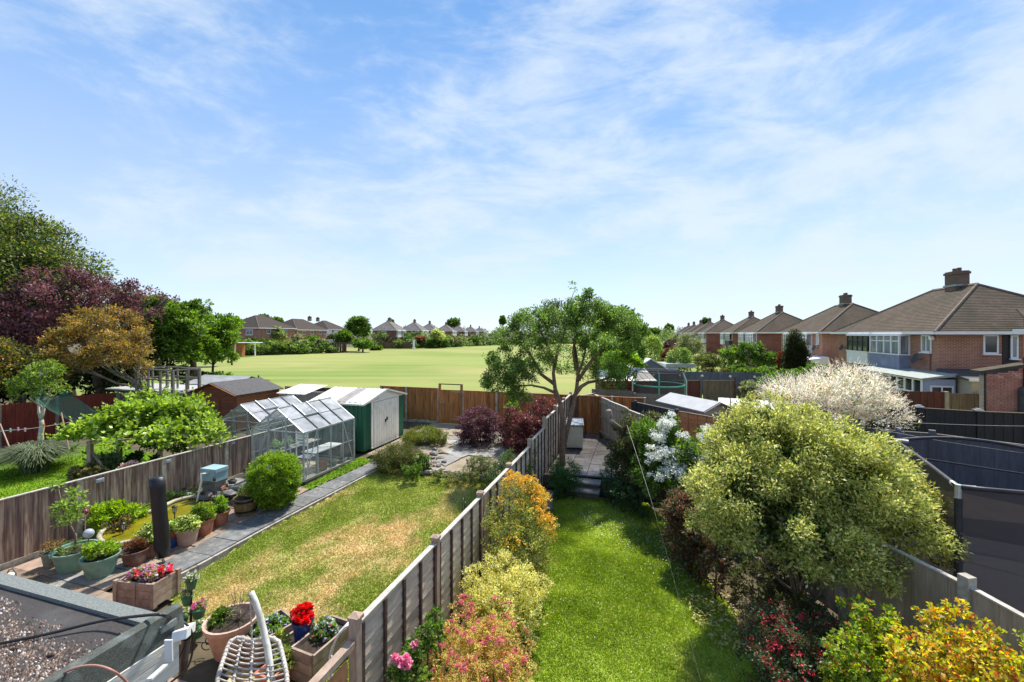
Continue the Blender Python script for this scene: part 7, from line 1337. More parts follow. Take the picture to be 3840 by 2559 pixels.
# pond
m_w = mat('murky_yellow_water', (0.23, 0.20, 0.012), (0.14, 0.13, 0.008), 2.2, 0.08, 0.25, 9, spec=.6)
pond = thing('garden_pond', 'kidney shaped raised pond of murky yellow green water with a pale rim', 'pond', G(600, 1960))
pp = [(372, 2022), (412, 2043), (461, 2038), (560, 2012), (640, 1968), (700, 1950), (790, 1918), (824, 1888), (806, 1868), (730, 1864), (660, 1878), (600, 1905), (540, 1926), (480, 1943), (436, 1966), (385, 1990)]
zp = .32
W3 = [PZ(a, b, zp) for a, b in pp]; 
def smooth_loop(P, k=4):
    o = []; n = len(P)
    for i in range(n):
        p0, p1, p2, p3 = P[i-1], P[i], P[(i+1) % n], P[(i+2) % n]
        for j in range(k): t_ = j/k; o.append(0.5*((2*p1)+(p2-p0)*t_+(2*p0-5*p1+4*p2-p3)*t_*t_+(3*p1-p0-3*p2+p3)*t_**3))
    return o
loop = smooth_loop(W3); mb = MB(); mb.add([(q.x, q.y, zp-.05) for q in loop], [tuple(range(len(loop)))]); mb.build('water', m_w, pond, world=True)
mb = MB(); mb.tube([(q.x, q.y, zp) for q in loop]+[(loop[0].x, loop[0].y, zp)], .055, 6, cap=False); mb.build('rim', mat('pale_pond_rim', (0.50, 0.47, 0.38), (0.33, 0.30, 0.22), 6, .6, .2, dirt=(.2, .19, .12), dscale=3), pond, world=True, smooth=True)
mb = MB(); n = len(loop); mb.add([(q.x, q.y, zp-.02) for q in loop]+[(q.x, q.y, 0.0) for q in loop], [(i, (i+1) % n, n+(i+1) % n, n+i) for i in range(n)]); mb.build('wall', m_rock, pond, world=True)
low('pond_fern', 'bright yellow green fern like clump at the left side of the pond', [BQ(390, 1930, 10.4, 38, 35), BQ(440, 1920, 10.6, 40, 32), BQ(480, 1925, 10.7, 28, 28), BQ(370, 1960, 10.2, 28, 25), BQ(525, 1915, 11, 25, 20)], 4200, .10, [((0.30, 0.44, 0.04), 2), ((0.18, 0.30, 0.03), 1.2), ((.42, .55, .1), .6)], 210, aspect=.3, up=1.6)
low('marigold_patch', 'dark plant clump with a few yellow flowers overhanging the pond', [BQ(430, 1960, 10.2, 40, 15), BQ(460, 1950, 10.3, 35, 14)], 1100, .05, [((0.10, 0.06, 0.03), 2), ((0.14, 0.16, 0.04), 1), ((.75, .5, .05), .12)], 212)
low('pond_edge_plants', 'low green plants along the fence behind the pond', [BQ(560, 1880, 11.7, 60, 12), BQ(640, 1860, 12, 30, 20), BQ(720, 1840, 12.4, 60, 10)], 1800, .05, gcols(1, 1.5, .6), 214)
wf_ = thing('waterfall_rocks', 'heap of dark grey slate rocks forming a small waterfall at the end of the pond', 'rockery', G(830, 1860))
for k in range(46):
    a = G(rg.uniform(745, 900), rg.uniform(1820, 1893)); hh = max(0, 1-abs(a.x-Q(815, 0, a.y).x)/.9)*.32
    mb = MB(); mb.rock((a.x, a.y, a.z+.08+hh*rg.random()), (rg.uniform(.2, .5), rg.uniform(.2, .4), rg.uniform(.10, .22)), 100+k); mb.build('rock', m_rock if k % 9 else m_tc, wf_, world=True)
fb0 = Q(793, 1802, 12.35); fl_ = thing('pond_filter_box', 'pale blue plastic pond filter box standing on a block beside the fence', 'filter box', (fb0.x, fb0.y, fb0.z), -.25)
m_pb = mat('pale_blue_plastic', (0.30, 0.47, 0.52), (0.24, 0.39, 0.44), 3, .5, dirt=(.3, .38, .38), dscale=4)
mb = MB(); mb.box((0, .1, .13), (.52, .38, .26)); mb.build('box', m_pb, fl_); mb = MB(); mb.box((0, .1, .31), (.56, .42, .10)); mb.build('lid', m_pb, fl_)
mb = MB(); mb.tube([(.24, -.12, .12), (.34, -.2, .10)], .035, 8); mb.build('outlet', m_black_pl, fl_)
mb = MB(); mb.box((0, .1, -.2), (.46, .34, .4)); mb.build('block', m_rock, fl_)
pe = PZ(738, 1884, .28); pip = MB(); a0 = Vector((fb0.x-.02, fb0.y-.1, fb0.z+.24)); pip.tube([a0, a0+Vector((-.12, -.12, .02)), a0.lerp(pe, .4)+Vector((-.07, 0, .1)), pe], .028, 7); o = pip.build('pond_hose', m_white, None, smooth=True); tag(o, 'white hose running from the blue filter box down into the pond', 'hose')
t = thing('timber_offcut', 'small bare wooden frame lying against the base of the box ball', 'frame', G(985, 1905), .5)
for a, b in (((0, 0, .03), (.42, .0, .2)), ((0, .2, .03), (.42, .2, .2)), ((0, 0, .03), (0, .2, .03)), ((.42, 0, .2), (.42, .2, .2))): mb = MB(); mb.bar(a, b, .04); mb.build('bar', m_orange2, t)
# parasol in its cover
pu = G(612, 2110); par = thing('covered_parasol', 'closed garden parasol in a black weather cover standing between the pots', 'parasol', pu)
topd = Q(588, 1792, pu.y)-pu
mb = MB(); mb.tube([(0, 0, 0), (topd.x*.1, 0, .3)], .022, 8); mb.build('pole', m_galv, par)
cs_ = []; rr_ = []
for k in range(9): s = k/8; z = .13+(topd.z-.13)*s; cs_.append((topd.x*s, 0, z)); rr_.append([.11, .15, .145, .145, .14, .14, .135, .14, .145][k])
mb = MB(); mb.tube(cs_, rr_, 12)
rgc = random.Random(3); mb.v = [(x_+rgc.uniform(-.006, .006), y_+rgc.uniform(-.006, .006), z_) for x_, y_, z_ in mb.v]
mb.build('cover', mat('black_cover_fabric', (0.016, 0.016, 0.022), (0.010, 0.010, 0.013), 4, .42, .4, 9), par, smooth=True)
mb = MB(); tz = topd.z; mb.add([(topd.x-.14, -.04, tz), (topd.x+.0, -.06, tz-.12), (topd.x+.12, -.05, tz+.0), (topd.x, .05, tz-.02)], [(0, 1, 3), (1, 2, 3)]); mb.build('flap', mat('cover_flap', (.10, .10, .13), None, 4, .3), par)
# wooden planter of petunias
def wbox(name, label, p, rz, L_, D_, H_, m, t_=.035, corner=True, fill=.85, n=3, boards=3, planks=True):
    t = thing(name, label, 'planter', p, rz)
    for i, (cx_, cy_, w_, ax) in enumerate(((0, -D_/2, L_, 0), (0, D_/2, L_, 0), (-L_/2, 0, D_, 1), (L_/2, 0, D_, 1))):
        for k in range(boards):
            z = H_*(k+.5)/boards; d = (w_-.004, t_, H_/boards*.95) if ax == 0 else (t_, w_-t_*1.1, H_/boards*.95); mb = MB(); mb.box((cx_, cy_, z), d); mb.build('board', m, t)
    if corner:
        for sx in (-1, 1):
            for sy in (-1, 1): mb = MB(); mb.box((sx*(L_/2+.01), sy*(D_/2+.01), H_*.52), (.07, .07, H_*1.06)); mb.build('corner_post', m, t)
        mb = MB(); mb.box((0, -D_/2-.02, H_*.5), (.06, .03, H_)); mb.build('corner_post', m, t)
    mb = MB(); mb.box((0, 0, H_*fill/2), (L_-t_*1.5, D_-t_*1.5, H_*fill)); mb.build('soil', m_soil, t); return t
m_plw = mat('planter_wood', (0.36, 0.27, 0.21), (0.23, 0.165, 0.13), 6, .8, .3, 30, rnd=.15, dirt=(.4, .33, .28), dscale=5)
pc = (G(416, 2269)+G(567, 2277))/2; pc = Vector((pc.x+.1, pc.y+.24, pc.z)); wp = wbox('wooden_planter', 'square wooden planter overflowing with pink and red petunias by the flat roof', pc, -.14, .76, .46, .42, m_plw)
foliage('flowers', wp, [(pc.x, pc.y, pc.z+.46, .36, .22, .09)], 2600, .045, [((0.22, 0.32, 0.08), 3), ((0.72, 0.30, 0.50), 1.3), ((0.72, 0.10, 0.16), .6), ((0.78, 0.62, 0.72), .8), ((.55, .22, .55), .5)], 13, aspect=.9, clump=.45, ncl=40)
foliage('red_petunias', wp, [(pc.x+.27, pc.y+.1, pc.z+.52, .12, .1, .05), (pc.x-.05, pc.y-.1, pc.z+.52, .1, .07, .04)], 110, .045, [((0.70, 0.03, 0.06), 2), ((0.8, 0.1, 0.15), 1)], 14, aspect=1.0, kind='stuff')
p = PZ(1008, 2352, .38); p.z = .05; w2 = wbox('wooden_planter', 'pale rimmed wooden planter of white and violet pansies beside the terracotta tub', p, R(73.3)-.35, .62, .5, .36, m_plw, corner=False)
foliage('pansies', w2, [(p.x, p.y, .40, .26, .24, .09)], 1500, .05, [((0.14, 0.26, 0.04), 3), ((0.8, 0.8, 0.82), 1), ((0.35, 0.32, 0.62), .5)], 15, aspect=.9)
p = PZ(1212, 2390, .45); p.z = .05; w3 = wbox('wooden_planter', 'deep wooden planter with sparse white pansies tight against the lap fence', p, R(73.3)-.1, .75, .42, .45, m_plw, corner=False)
foliage('pansies', w3, [(p.x+.08, p.y+.05, .52, .16, .2, .10)], 900, .05, [((0.12, 0.22, 0.04), 3), ((0.75, 0.75, 0.8), .8), ((0.4, 0.36, 0.62), .3), ((.7, .05, .15), .1)], 16, aspect=.9)
p = PZ(1090, 2405, .36); p.z = .05; w4 = wbox('wooden_planter', 'low wooden box under the blue pot of red flowers', p, R(73.3)-.2, .5, .36, .30, m_plw, corner=False)
bpz = PZ(1136, 2395, .34); pr_ = pot('plant_pot', 'bright blue pot packed with red cyclamen standing on the planter', bpz, .155, .30, m_blue, None, base=.75)
foliage('red_flowers', pr_, [(bpz.x, bpz.y, bpz.z+.36, .15, .15, .10)], 900, .055, [((0.66, 0.008, 0.012), 3), ((0.82, 0.03, 0.03), 1), ((.03, .06, .02), .5)], 17, aspect=.9, clump=.35)
p = PZ(1078, 2468, .30); p.z = .05; tr = thing('terracotta_trough', 'terracotta coloured trough with yellow green plants behind the hanging chair', 'plant pot', p, R(73.3)-.1)
mb = MB(); mb.add([(-.36, -.12, 0), (.36, -.12, 0), (.36, .12, 0), (-.36, .12, 0), (-.40, -.16, .28), (.40, -.16, .28), (.40, .16, .28), (-.40, .16, .28), (-.37, -.13, .28), (.37, -.13, .28), (.37, .13, .28), (-.37, .13, .28), (-.36, -.12, .2), (.36, -.12, .2), (.36, .12, .2), (-.36, .12, .2)], [(0, 1, 5, 4), (1, 2, 6, 5), (2, 3, 7, 6), (3, 0, 4, 7), (4, 5, 9, 8), (5, 6, 10, 9), (6, 7, 11, 10), (7, 4, 8, 11), (8, 9, 13, 12), (9, 10, 14, 13), (10, 11, 15, 14), (11, 8, 12, 15)]); mb.build('body', m_tc, tr)
mb = MB(); mb.box((0, 0, .21), (.72, .24, .02)); mb.build('soil', m_soil, tr)
foliage('plants', tr, [(p.x-.1, p.y-.05, .38, .14, .14, .14), (p.x+.1, p.y+.25, .42, .1, .1, .15)], 900, .05, [((0.30, 0.36, 0.08), 2), ((0.14, 0.2, 0.04), 1)], 18)
# flower tower
ft = G(716, 2388); tw_ = thing('flower_tower', 'green stacking flower tower on a black pole at the near edge of the lawn', 'planter', ft)
mb = MB(); mb.tube([(0, 0, 0), (0, 0, 1.0)], .02, 8); mb.build('pole', m_black_pl, tw_)
m_gt = mat('dark_green_plastic', (0.055, 0.17, 0.09), (0.04, 0.12, 0.065), 4, .5)
for i, (x_, z_, r_, cc) in enumerate(((.01, .92, .085, (.78, .78, .70)), (-.06, .66, .085, (.7, .5, .45)), (.13, .46, .11, (.75, .15, .42)), (-.15, .34, .11, (.78, .8, .76)), (.10, .14, .12, (.7, .74, .66)), (-.02, .04, .13, (.3, .4, .2)))):
    mb = MB(); mb.lathe([(r_*.65, z_-.14), (r_*.95, z_-.01), (r_*1.05, z_), (r_*.9, z_), (r_*.8, z_-.02)], (x_, 0, 0), 14); pt_ = mb.build('tier_pot', m_gt, tw_)
    foliage('flowers', tw_, [(ft.x+x_, ft.y, ft.z+z_+.05, r_, r_, .07)], 360, .032, [(cc, 1.6), ((0.16, 0.25, 0.06), 2), ((.4, .42, .2), .5)], 220+i, aspect=.9)
# hanging chair: bent white stand, lattice basket
m_cane = mat('weathered_white_cane', (0.60, 0.58, 0.54), (0.36, 0.34, 0.31), 12, .7, .5, 60, dirt=(.22, .2, .18), dscale=9)
m_stand = mat('off_white_steel', (0.66, 0.66, 0.60), (0.55, 0.55, 0.48), 6, .4, .05, dirt=(.35, .31, .22), dscale=8)
hc = thing('hanging_chair', 'white lattice hanging chair under a bent white steel pole at the bottom of the picture', 'chair', G(950, 2620))
sp_ = [Q(940, 2222, 4.75), Q(957, 2258, 4.75), Q(975, 2310, 4.72), Q(990, 2370, 4.68), Q(1003, 2430, 4.62), Q(1013, 2500, 4.55), Q(1022, 2600, 4.5), Q(1030, 2760, 4.45), Q(1034, 3000, 4.45)]; sp_[-1].z = 0.05
mb = MB(); mb.tube(sp_, .034, 12); mb.build('stand', m_stand, hc, world=True, smooth=True)
mb = MB(); a = Q(940, 2228, 4.72); 
for k in range(9): b = a+Vector((0.004*k, -.01, -.085*k)); mb.tube([b, b+Vector((0, 0, -.07))], .008, 5)
mb.build('chain', m_galv, hc, world=True)
def bas(s, t_):  # s across 0..1, t from top 0 to bottom 1
    c = Q(955, 2385, 4.85).lerp(Q(942, 2640, 4.15), t_); wl = .235+.12*max(0.0, min(1, t_*1.6))**.6-(.05*(1-t_/.1) if t_ < .1 else 0)
    b_ = math.sin(math.pi*min(1, max(0, s)))
    return c+Vector(((s-.5)*2*wl, -.03*b_, -.05*b_))
for k in range(13): mb = MB(); t_ = .04+k*.078; mb.tube([bas(s/8, t_) for s in range(9)], .0085, 6); mb.build('cane', m_cane, hc, world=True)
for s in (.25, .5, .75):
    mb = MB(); mb.tube([bas(s, .01+k*.05)+Vector((0, 0, .012)) for k in range(20)], .008, 6)
    for k in range(13): q = bas(s, .04+k*.078); mb.tube([q+Vector((-.02, .01, .014)), q+Vector((.02, -.01, .014))], .012, 6)
    mb.build('upright_cane', m_cane, hc, world=True)
rim_ = [bas(0, 1-k*.06) for k in range(16)]+[bas(.03, .03), bas(.12, -.01), bas(.3, -.02), bas(.5, -.025), bas(.7, -.02), bas(.88, -.01), bas(.97, .03)]+[bas(1, .1+k*.06) for k in range(16)]
mb = MB(); mb.tube(rim_, .02, 8)
for k in range(0, len(rim_)-1): q = rim_[k]; mb.tube([q, q.lerp(rim_[k+1], .3)], .024, 8)
mb.build('rim', m_cane, hc, world=True, smooth=True)
t = thing('white_arch_chair', 'white curved plastic band standing between the planters and the fence post', 'chair', PZ(1290, 2470, .1)); mb = MB()
ar = [Q(1240, 2460, 5.15), Q(1250, 2420, 5.15), Q(1272, 2375, 5.15), Q(1300, 2345, 5.15), Q(1325, 2334, 5.15)]
for a, b in zip(ar[:-1], ar[1:]): mb.bar(a, b, .09, .02)
mb.build('band', m_white, t, world=True); mb = MB(); mb.tube([ar[0], (ar[0].x, ar[0].y, .1)], .02, 6); mb.tube([ar[-1], (ar[-1].x+.03, ar[-1].y, .1)], .02, 6); mb.build('leg', m_white, t, world=True)
# ------------------------------------------------------------------ flat roof of the extension, lower left
zr_ = 2.6; fr = thing('flat_roof', 'flat felt extension roof strewn with loose chippings at the bottom left', 'roof', UV(2.66, -3.82, 0), UROT)
m_feltg = mat('green_mineral_felt', (0.095, 0.105, 0.092), (0.055, 0.062, 0.054), 60, .85, .7, 200, dirt=(.16, .185, .175), dscale=9)
m_feltd = mat('dark_mineral_felt', (0.055, 0.047, 0.045), (0.03, 0.026, 0.025), 50, .6, .7, 160, dirt=(.075, .07, .07), dscale=3)
mb = MB(); mb.box((-2.5, 4.0, zr_-.14), (5.0, 8.0, .16)); mb.build('deck', m_feltd, fr)
mb = MB(); mb.box((-.065, 4.0, zr_-.05), (.13, 8.1, .05)); mb.build('far_upstand', mat('pale_green_mineral_felt', (0.24, 0.26, 0.25), (0.12, 0.135, 0.13), 60, .85, .7, 200), fr)
mb = MB(); mb.add([(0.06, -.02, zr_+.04), (-5, -.02, zr_+.04), (-5, .06, zr_+.05), (0.06, .06, zr_+.05), (0.06, .15, zr_-.05), (-5, .15, zr_-.05), (0.06, -.05, zr_-.17), (-5, -.05, zr_-.17)], [(0, 3, 2, 1), (3, 4, 5, 2), (0, 1, 7, 6), (0, 6, 4, 3)]); mb.build('side_upstand', m_feltg, fr)
mb = MB(); mb.box((-2.52, -.035, zr_-.33), (5.05, .05, .31)); mb.build('fascia', mat('weathered_fascia_board', (0.70, 0.69, 0.64), (0.46, 0.45, 0.41), 7, .8, .4, 30, stretch=(.4, 1, 2)), fr)
mb = MB(); mb.box((-2.5, 3.9, zr_/2-.25), (4.8, 7.6, zr_-.5)); mb.build('wall', m_brick, fr)
rgs = np.random.RandomState(6); n = 34000
x = rgs.uniform(-3.2, -.22, n*2); y = rgs.uniform(.2, 3.6, n*2); dn = fbm(x, y, 1.6, 15)+.18*np.clip(-x-.2, 0, 1.2)+.06+np.where(x > -.45, -.14, 0)-.12*np.clip(y-2.2,0,1.2); k = dn > rgs.rand(n*2)*.35+.30; x = x[k][:n]; y = y[k][:n]; n = len(x)
mr_ = Matrix.Rotation(UROT, 3, 'Z'); c_, s_ = math.cos(UROT), math.sin(UROT); l0 = fr.location; X = l0.x+c_*x-s_*y; Y = l0.y+s_*x+c_*y; Z = np.full(n, zr_-.06)
r_ = rgs.uniform(.005, .013, n); a0 = rgs.uniform(0, 6.28, n); fc = []; ap = np.stack([X+rgs.randn(n)*.004, Y+rgs.randn(n)*.004, Z+r_*1.4], 1)
for q in range(5):
    a1 = a0+q*1.2566; a2 = a1+1.2566; fc.append(np.stack([np.stack([X+r_*np.cos(a1), Y+r_*np.sin(a1), Z], 1), np.stack([X+r_*np.cos(a2), Y+r_*np.sin(a2), Z], 1), ap], 1))
V = np.concatenate(fc); C = pick([((0.26, 0.19, 0.15), 3), ((0.12, 0.08, 0.06), 2.4), ((0.55, 0.50, 0.45), 1.1), ((0.17, 0.10, 0.07), 1.5)], n, rgs, .2)
o = quads_mesh('roof_chippings', V, np.clip(np.tile(C, (5, 1)), .01, .9), leafmat('stone_chip', 0, .5, .5), None, 'stuff', nv=3); tag(o, 'loose brown and pale stone chippings scattered over the flat roof', 'gravel')
moss = thing('moss_clumps', 'dark brown moss clumps lying among the chippings on the flat roof', 'moss', (l0.x-1, l0.y, zr_-.06))
for k in range(40):
    x_, y_ = rg.uniform(-2.3, -.5), rg.uniform(.30, 2.4); px_, py_ = l0.x+c_*x_-s_*y_, l0.y+s_*x_+c_*y_; mb = MB(); mb.rock((px_, py_, zr_-.05), (rg.uniform(.03, .08), rg.uniform(.025, .05), rg.uniform(.015, .03)), 300+k); mb.build('clump', mat('brown_moss', (0.10, 0.06, 0.035), (0.05, 0.03, 0.02), 30, .95, .8, 90), moss, world=True)
def wire(name, label, pts, r, m, cat='cable'):
    P = [Vector(p) for p in pts]; out = []
    for i in range(len(P)-1):
        p0 = P[max(i-1, 0)]; p1 = P[i]; p2 = P[i+1]; p3 = P[min(i+2, len(P)-1)]
        for j in range(5): t_ = j/5; out.append(.5*((2*p1)+(p2-p0)*t_+(2*p0-5*p1+4*p2-p3)*t_*t_+(3*p1-p0-3*p2+p3)*t_**3))
    out.append(P[-1]); mb = MB(); mb.tube(out, r, 6); o = mb.build(name, m, None, smooth=True); return tag(o, label, cat)
m_cab = mat('black_cable', (0.02, 0.018, 0.018), None, 5, .4)
R_ = lambda a, b, z=zr_-.03: PZ(a, b, z)
wire('cable', 'thick black cable crossing the flat roof and drooping off its corner', [R_(-150, 2445), R_(0, 2414), R_(180, 2378), R_(380, 2330, 2.6), R_(550, 2308, 2.68), R_(610, 2308, 2.70), Q(665, 2330, 3.75), Q(690, 2360, 3.75), Q(692, 2420, 3.8), Q(665, 2480, 3.8), Q(620, 2559, 3.8), Q(560, 2640, 3.8)], .011, m_cab)
wire('cable', 'second black cable looping down beside the gutter end', [Q(655, 2322, 3.72), Q(690, 2335, 3.72), Q(718, 2370, 3.72), Q(722, 2440, 3.75), Q(700, 2510, 3.8), Q(650, 2552, 3.8), Q(590, 2600, 3.8)], .009, m_cab)
wire('garden_hose', 'salmon pink hose arching over the near edge of the flat roof', [R_(150, 2600), R_(200, 2550), R_(270, 2510, 2.68), R_(350, 2496, 2.72), R_(420, 2515, 2.72), Q(480, 2565, 3.0), Q(510, 2640, 2.9)], .008, mat('pink_hose', (0.45, 0.22, 0.17), None, 4, .5), 'hose')
gp2 = thing('gutter_end', 'white plastic gutter end and downpipe hanging off the corner of the flat roof', 'gutter', UV(2.7, -3.75, 0))
m_gut = mat('white_upvc_gutter', (0.72, 0.74, 0.76), (0.60, 0.62, 0.65), 5, .4, dirt=(.45, .45, .42), dscale=6)
mb = MB(); mb.bar(Q(672, 2385, 3.55), Q(708, 2355, 3.85), .10, .07); mb.build('gutter', m_gut, gp2, world=True)
mb = MB(); mb.bar(Q(632, 2400, 3.38), Q(634, 2480, 3.38), .06, .012); mb.build('bracket', m_gut, gp2, world=True)
mb = MB(); mb.tube([Q(700, 2390, 3.8), Q(690, 2470, 3.9), Q(686, 2530, 3.95)], .035, 8); mb.build('downpipe', m_black_pl, gp2, world=True)
mb = MB(); mb.bar(Q(560, 2550, 3.1), Q(620, 2495, 3.3), .035, .015); mb.build('angle_strip', m_gut, gp2, world=True)
sc = thing('scroll_stand', 'black wrought iron scroll stand on the patio below the gutter', 'plant stand', G(750, 2440))
for i, (cx_, cy_) in enumerate(((785, 2400), (700, 2430), (770, 2420))):
    mb = MB(); c = Q(cx_, cy_, 6.7); mb.tube([c+Vector((math.cos(a_)*(.02+.012*a_), 0, math.sin(a_)*(.02+.012*a_))) for a_ in [k*.5 for k in range(12)]], .008, 5); mb.build('scroll', m_black_pl, sc, world=True)
mb = MB(); mb.tube([Q(700, 2430, 6.7), Q(735, 2410, 6.7), Q(785, 2412, 6.7)], .008, 5); mb.build('bar', m_black_pl, sc, world=True)
# shepherd crook lamp, clothesline, canes
sh0 = Q(64, 2222, 7.6); sl_ = thing('crook_lamp', 'copper hanging lamp on a small crook behind the flat roof', 'garden light', (sh0.x, sh0.y, .05))
mb = MB(); mb.tube([(sh0.x, sh0.y, .05), Q(64, 2190, 7.6), Q(60, 2150, 7.6), Q(48, 2133, 7.6), Q(34, 2138, 7.6), Q(28, 2150, 7.6)], .012, 6); mb.build('crook', m_oldgrey, sl_, world=True)
c = Q(22, 2166, 7.6); mb = MB(); mb.lathe([(.10, 0), (.11, .03), (.03, .06)], c, 12); mb.build('shade', m_white, sl_, world=True); mb = MB(); mb.lathe([(.03, -.08), (.085, -.05), (.09, 0)], c, 12); mb.build('bowl', mat('copper', (0.40, 0.17, 0.09), None, 4, .4), sl_, world=True)
wire('clothes_line', 'pale clothes line with pegs stretched in front of the red fence', [Q(-60, 1630, 14), Q(0, 1618, 14), Q(130, 1606, 14), Q(270, 1583, 14.5)], .012, m_cap, 'washing line')
for i, (a, b, cc, nm) in enumerate(((39, 1614, (.3, .55, .7), 'pale blue'), (68, 1610, (.55, .35, .6), 'lilac'), (94, 1612, (.75, .4, .5), 'pink'), (165, 1597, (.8, .25, .05), 'orange'))):
    mb = MB(); c = Q(a, b, 14); mb.box((0, 0, 0), (.035, .03, .12)); o = mb.build('clothes_peg', mat('peg_'+nm.replace(' ', '_'), cc, None, 3, .5), None, loc=c); tag(o, nm+' clothes peg on the line before the red fence', 'clothes peg')
for i, (a, b, c, d, lb) in enumerate(((0, 1590, 34, 1675, 'reddish garden cane leaning at the left edge by the grass clump'), (230, 1548, 260, 1690, 'tall thin cane standing left of the vine'), (262, 1574, 300, 1620, 'short leaning cane at the left tip of the vine'))):
    mb = MB(); mb.tube([Q(a, b, 13.8), Q(c, d, 13.6)], .018, 6); tag(mb.build('garden_cane', m_tcp, None), lb, 'cane')
for i, (a, b) in enumerate(((375, 1802), (630, 1729), (872, 1662))):
    p_ = Q(a, b, 0); 
    # on the right hand face of the boundary fence
    r_ = (a-CX)/F; v_ = -12.72; # x=r y ; v = x CA - y SA
    y_ = v_/(r_*CA-SA); x_ = r_*y_; z_ = CZ-(b-HY)/F*y_
    mb = MB(); mb.box((0, 0, 0), (.03, .16, .09), -A); mb.box((.02, 0, .02), (.03, .12, .04), -A); o = mb.build('fence_light', m_ball, None, loc=(x_, y_, z_)); tag(o, 'small pale solar light fixed to the boundary fence, %s' % ('nearest the left edge above the sapling', 'behind the parasol top', 'just left of the greenhouse')[i], 'fence light', 'solar lights on the boundary fence')
hp = thing('wire_hoops', 'black wire hoops leaning on the left side of the lap fence', 'plant support', G(1745, 1935))
for a_, r0 in ((0, .26), (.5, .2)):
    mb = MB(); mb.tube([(-.05+.1*a_, r0*math.cos(q), .05+1.6*r0*math.sin(q)) for q in [math.pi*k/10 for k in range(11)]], .007, 5); mb.build('hoop', m_black_pl, hp)
# storage cabinet, washing line, trampolines
cb_ = thing('storage_cabinet', 'cream plastic storage cabinet with a wet dark grey lid beside the tree trunk', 'cabinet', (2.15, 16.65, .44), -.12)
m_cab2 = mat('cream_plastic', (0.58, 0.55, 0.45), (0.48, 0.45, 0.36), 3, .5)
mb = MB(); mb.box((.3, .38, .52), (.62, .74, .84)); mb.build('body', m_cab2, cb_)
for k in range(5): mb = MB(); mb.box((.06+.12*k, 0, .52), (.112, .02, .78)); mb.build('panel', m_cab2, cb_)
mb = MB(); mb.box((.3, .38, .05), (.56, .68, .1)); mb.build('plinth', m_black_pl, cb_)
mb = MB(); mb.add([(-.04, -.05, .94), (.65, -.05, .94), (.65, .8, 1.04), (-.04, .8, 1.04), (-.04, -.05, .99), (.65, -.05, .99), (.65, .8, 1.10), (-.04, .8, 1.10)], [(0, 3, 2, 1), (4, 5, 6, 7), (0, 1, 5, 4), (1, 2, 6, 5), (2, 3, 7, 6), (3, 0, 4, 7)]); mb.build('lid', mat('wet_grey_lid', (.28, .29, .31), (.06, .065, .075), 5, .12, lo=.45, hi=.55, spec=.8), cb_)
wire('washing_line', 'thin pale washing line running from the stump over the middle lawn', [Q(2348, 1585, 12.9), Q(2410, 1775, 8.6), Q(2490, 2040, 5.9), Q(2640, 2600, 3.6)], [.005 - .0047*min(1, k_/9) for k_ in range(16)], m_cap, 'washing line')
m_net = bpy.data.materials.new('trampoline_net'); m_net.use_nodes = True; nt = m_net.node_tree; B_ = nt.nodes['Principled BSDF']; B_.inputs['Base Color'].default_value = (.062, .048, .054, 1); B_.inputs['Roughness'].default_value = .8
tr_ = nt.nodes.new('ShaderNodeBsdfTransparent'); ms = nt.nodes.new('ShaderNodeMixShader'); ms.inputs[0].default_value = .86; nt.links.new(tr_.outputs[0], ms.inputs[1]); nt.links.new(B_.outputs[0], ms.inputs[2]); nt.links.new(ms.outputs[0], nt.nodes['Material Output'].inputs[0])
m_net2 = m_net.copy(); m_net2.name = 'light_trampoline_net'; [n_ for n_ in m_net2.node_tree.nodes if n_.type == 'MIX_SHADER'][0].inputs[0].default_value = .45
bt = thing('large_trampoline', 'large black netted trampoline enclosure behind the right hand fence', 'trampoline', (9.0, 7.8, .0))
nodes = [Vector((6.9, 6.6, 2.62)), Vector((8.5, 9.47, 2.62)), Vector((10.7, 8.1, 2.62)), Vector((10.0, 5.7, 2.62))]; bul = [(.0, .02), (.35, .12), (.3, .1), (.25, .06)]
m_tube = mat('black_foam_tube', (0.035, 0.035, 0.045), (0.02, 0.02, 0.028), 6, .5)
for i in range(4):
    a, b = nodes[i], nodes[(i+1) % 4]; d = (b-a); out_ = Vector((d.y, -d.x, 0)).normalized()*-1
    mid = (a+b)/2-Vector((9.0, 7.4, 2.6)); mid.z = 0; mid.normalize(); P = [a.lerp(b, s/10)+mid*math.sin(math.pi*s/10)*bul[i][0]+Vector((0, 0, math.sin(math.pi*s/10)*bul[i][1])) for s in range(11)]
    mb = MB(); mb.tube(P, .035, 8); mb.build('top_tube', m_tube, bt, world=True, smooth=True)
    mb = MB(); mb.add([p for p in P]+[Vector((p.x, p.y, .75 if i in (1, 2) else .08)) for p in P], [(s, s+1, 12+s, 11+s) for s in range(10)]); mb.build('net', m_net if i in (0, 3) else m_net2, bt, world=True)
    if i in (1, 2): mb = MB(); mb.add([Vector((p.x, p.y, .75)) for p in P]+[Vector((p.x, p.y, .05)) for p in P], [(s, s+1, 12+s, 11+s) for s in range(10)]); mb.build('skirt', mat('black_skirt', (.055, .046, .055), (.04, .034, .042), 4, .7), bt, world=True)
    mb = MB(); mb.tube([(a.x, a.y, 0), (a.x, a.y, 2.45)], .05, 10); mb.build('pole', m_tube, bt, world=True)
    mb = MB(); mb.tube([(a.x, a.y, 2.45), (a.x, a.y, 2.66)], .04, 8); dl = (nodes[(i+1) % 4]-a).normalized()*.22; dr = (nodes[i-1]-a).normalized()*.22; mb.tube([a+dr, a, a+dl], .04, 8); mb.build('corner_bracket', m_galv, bt, world=True)
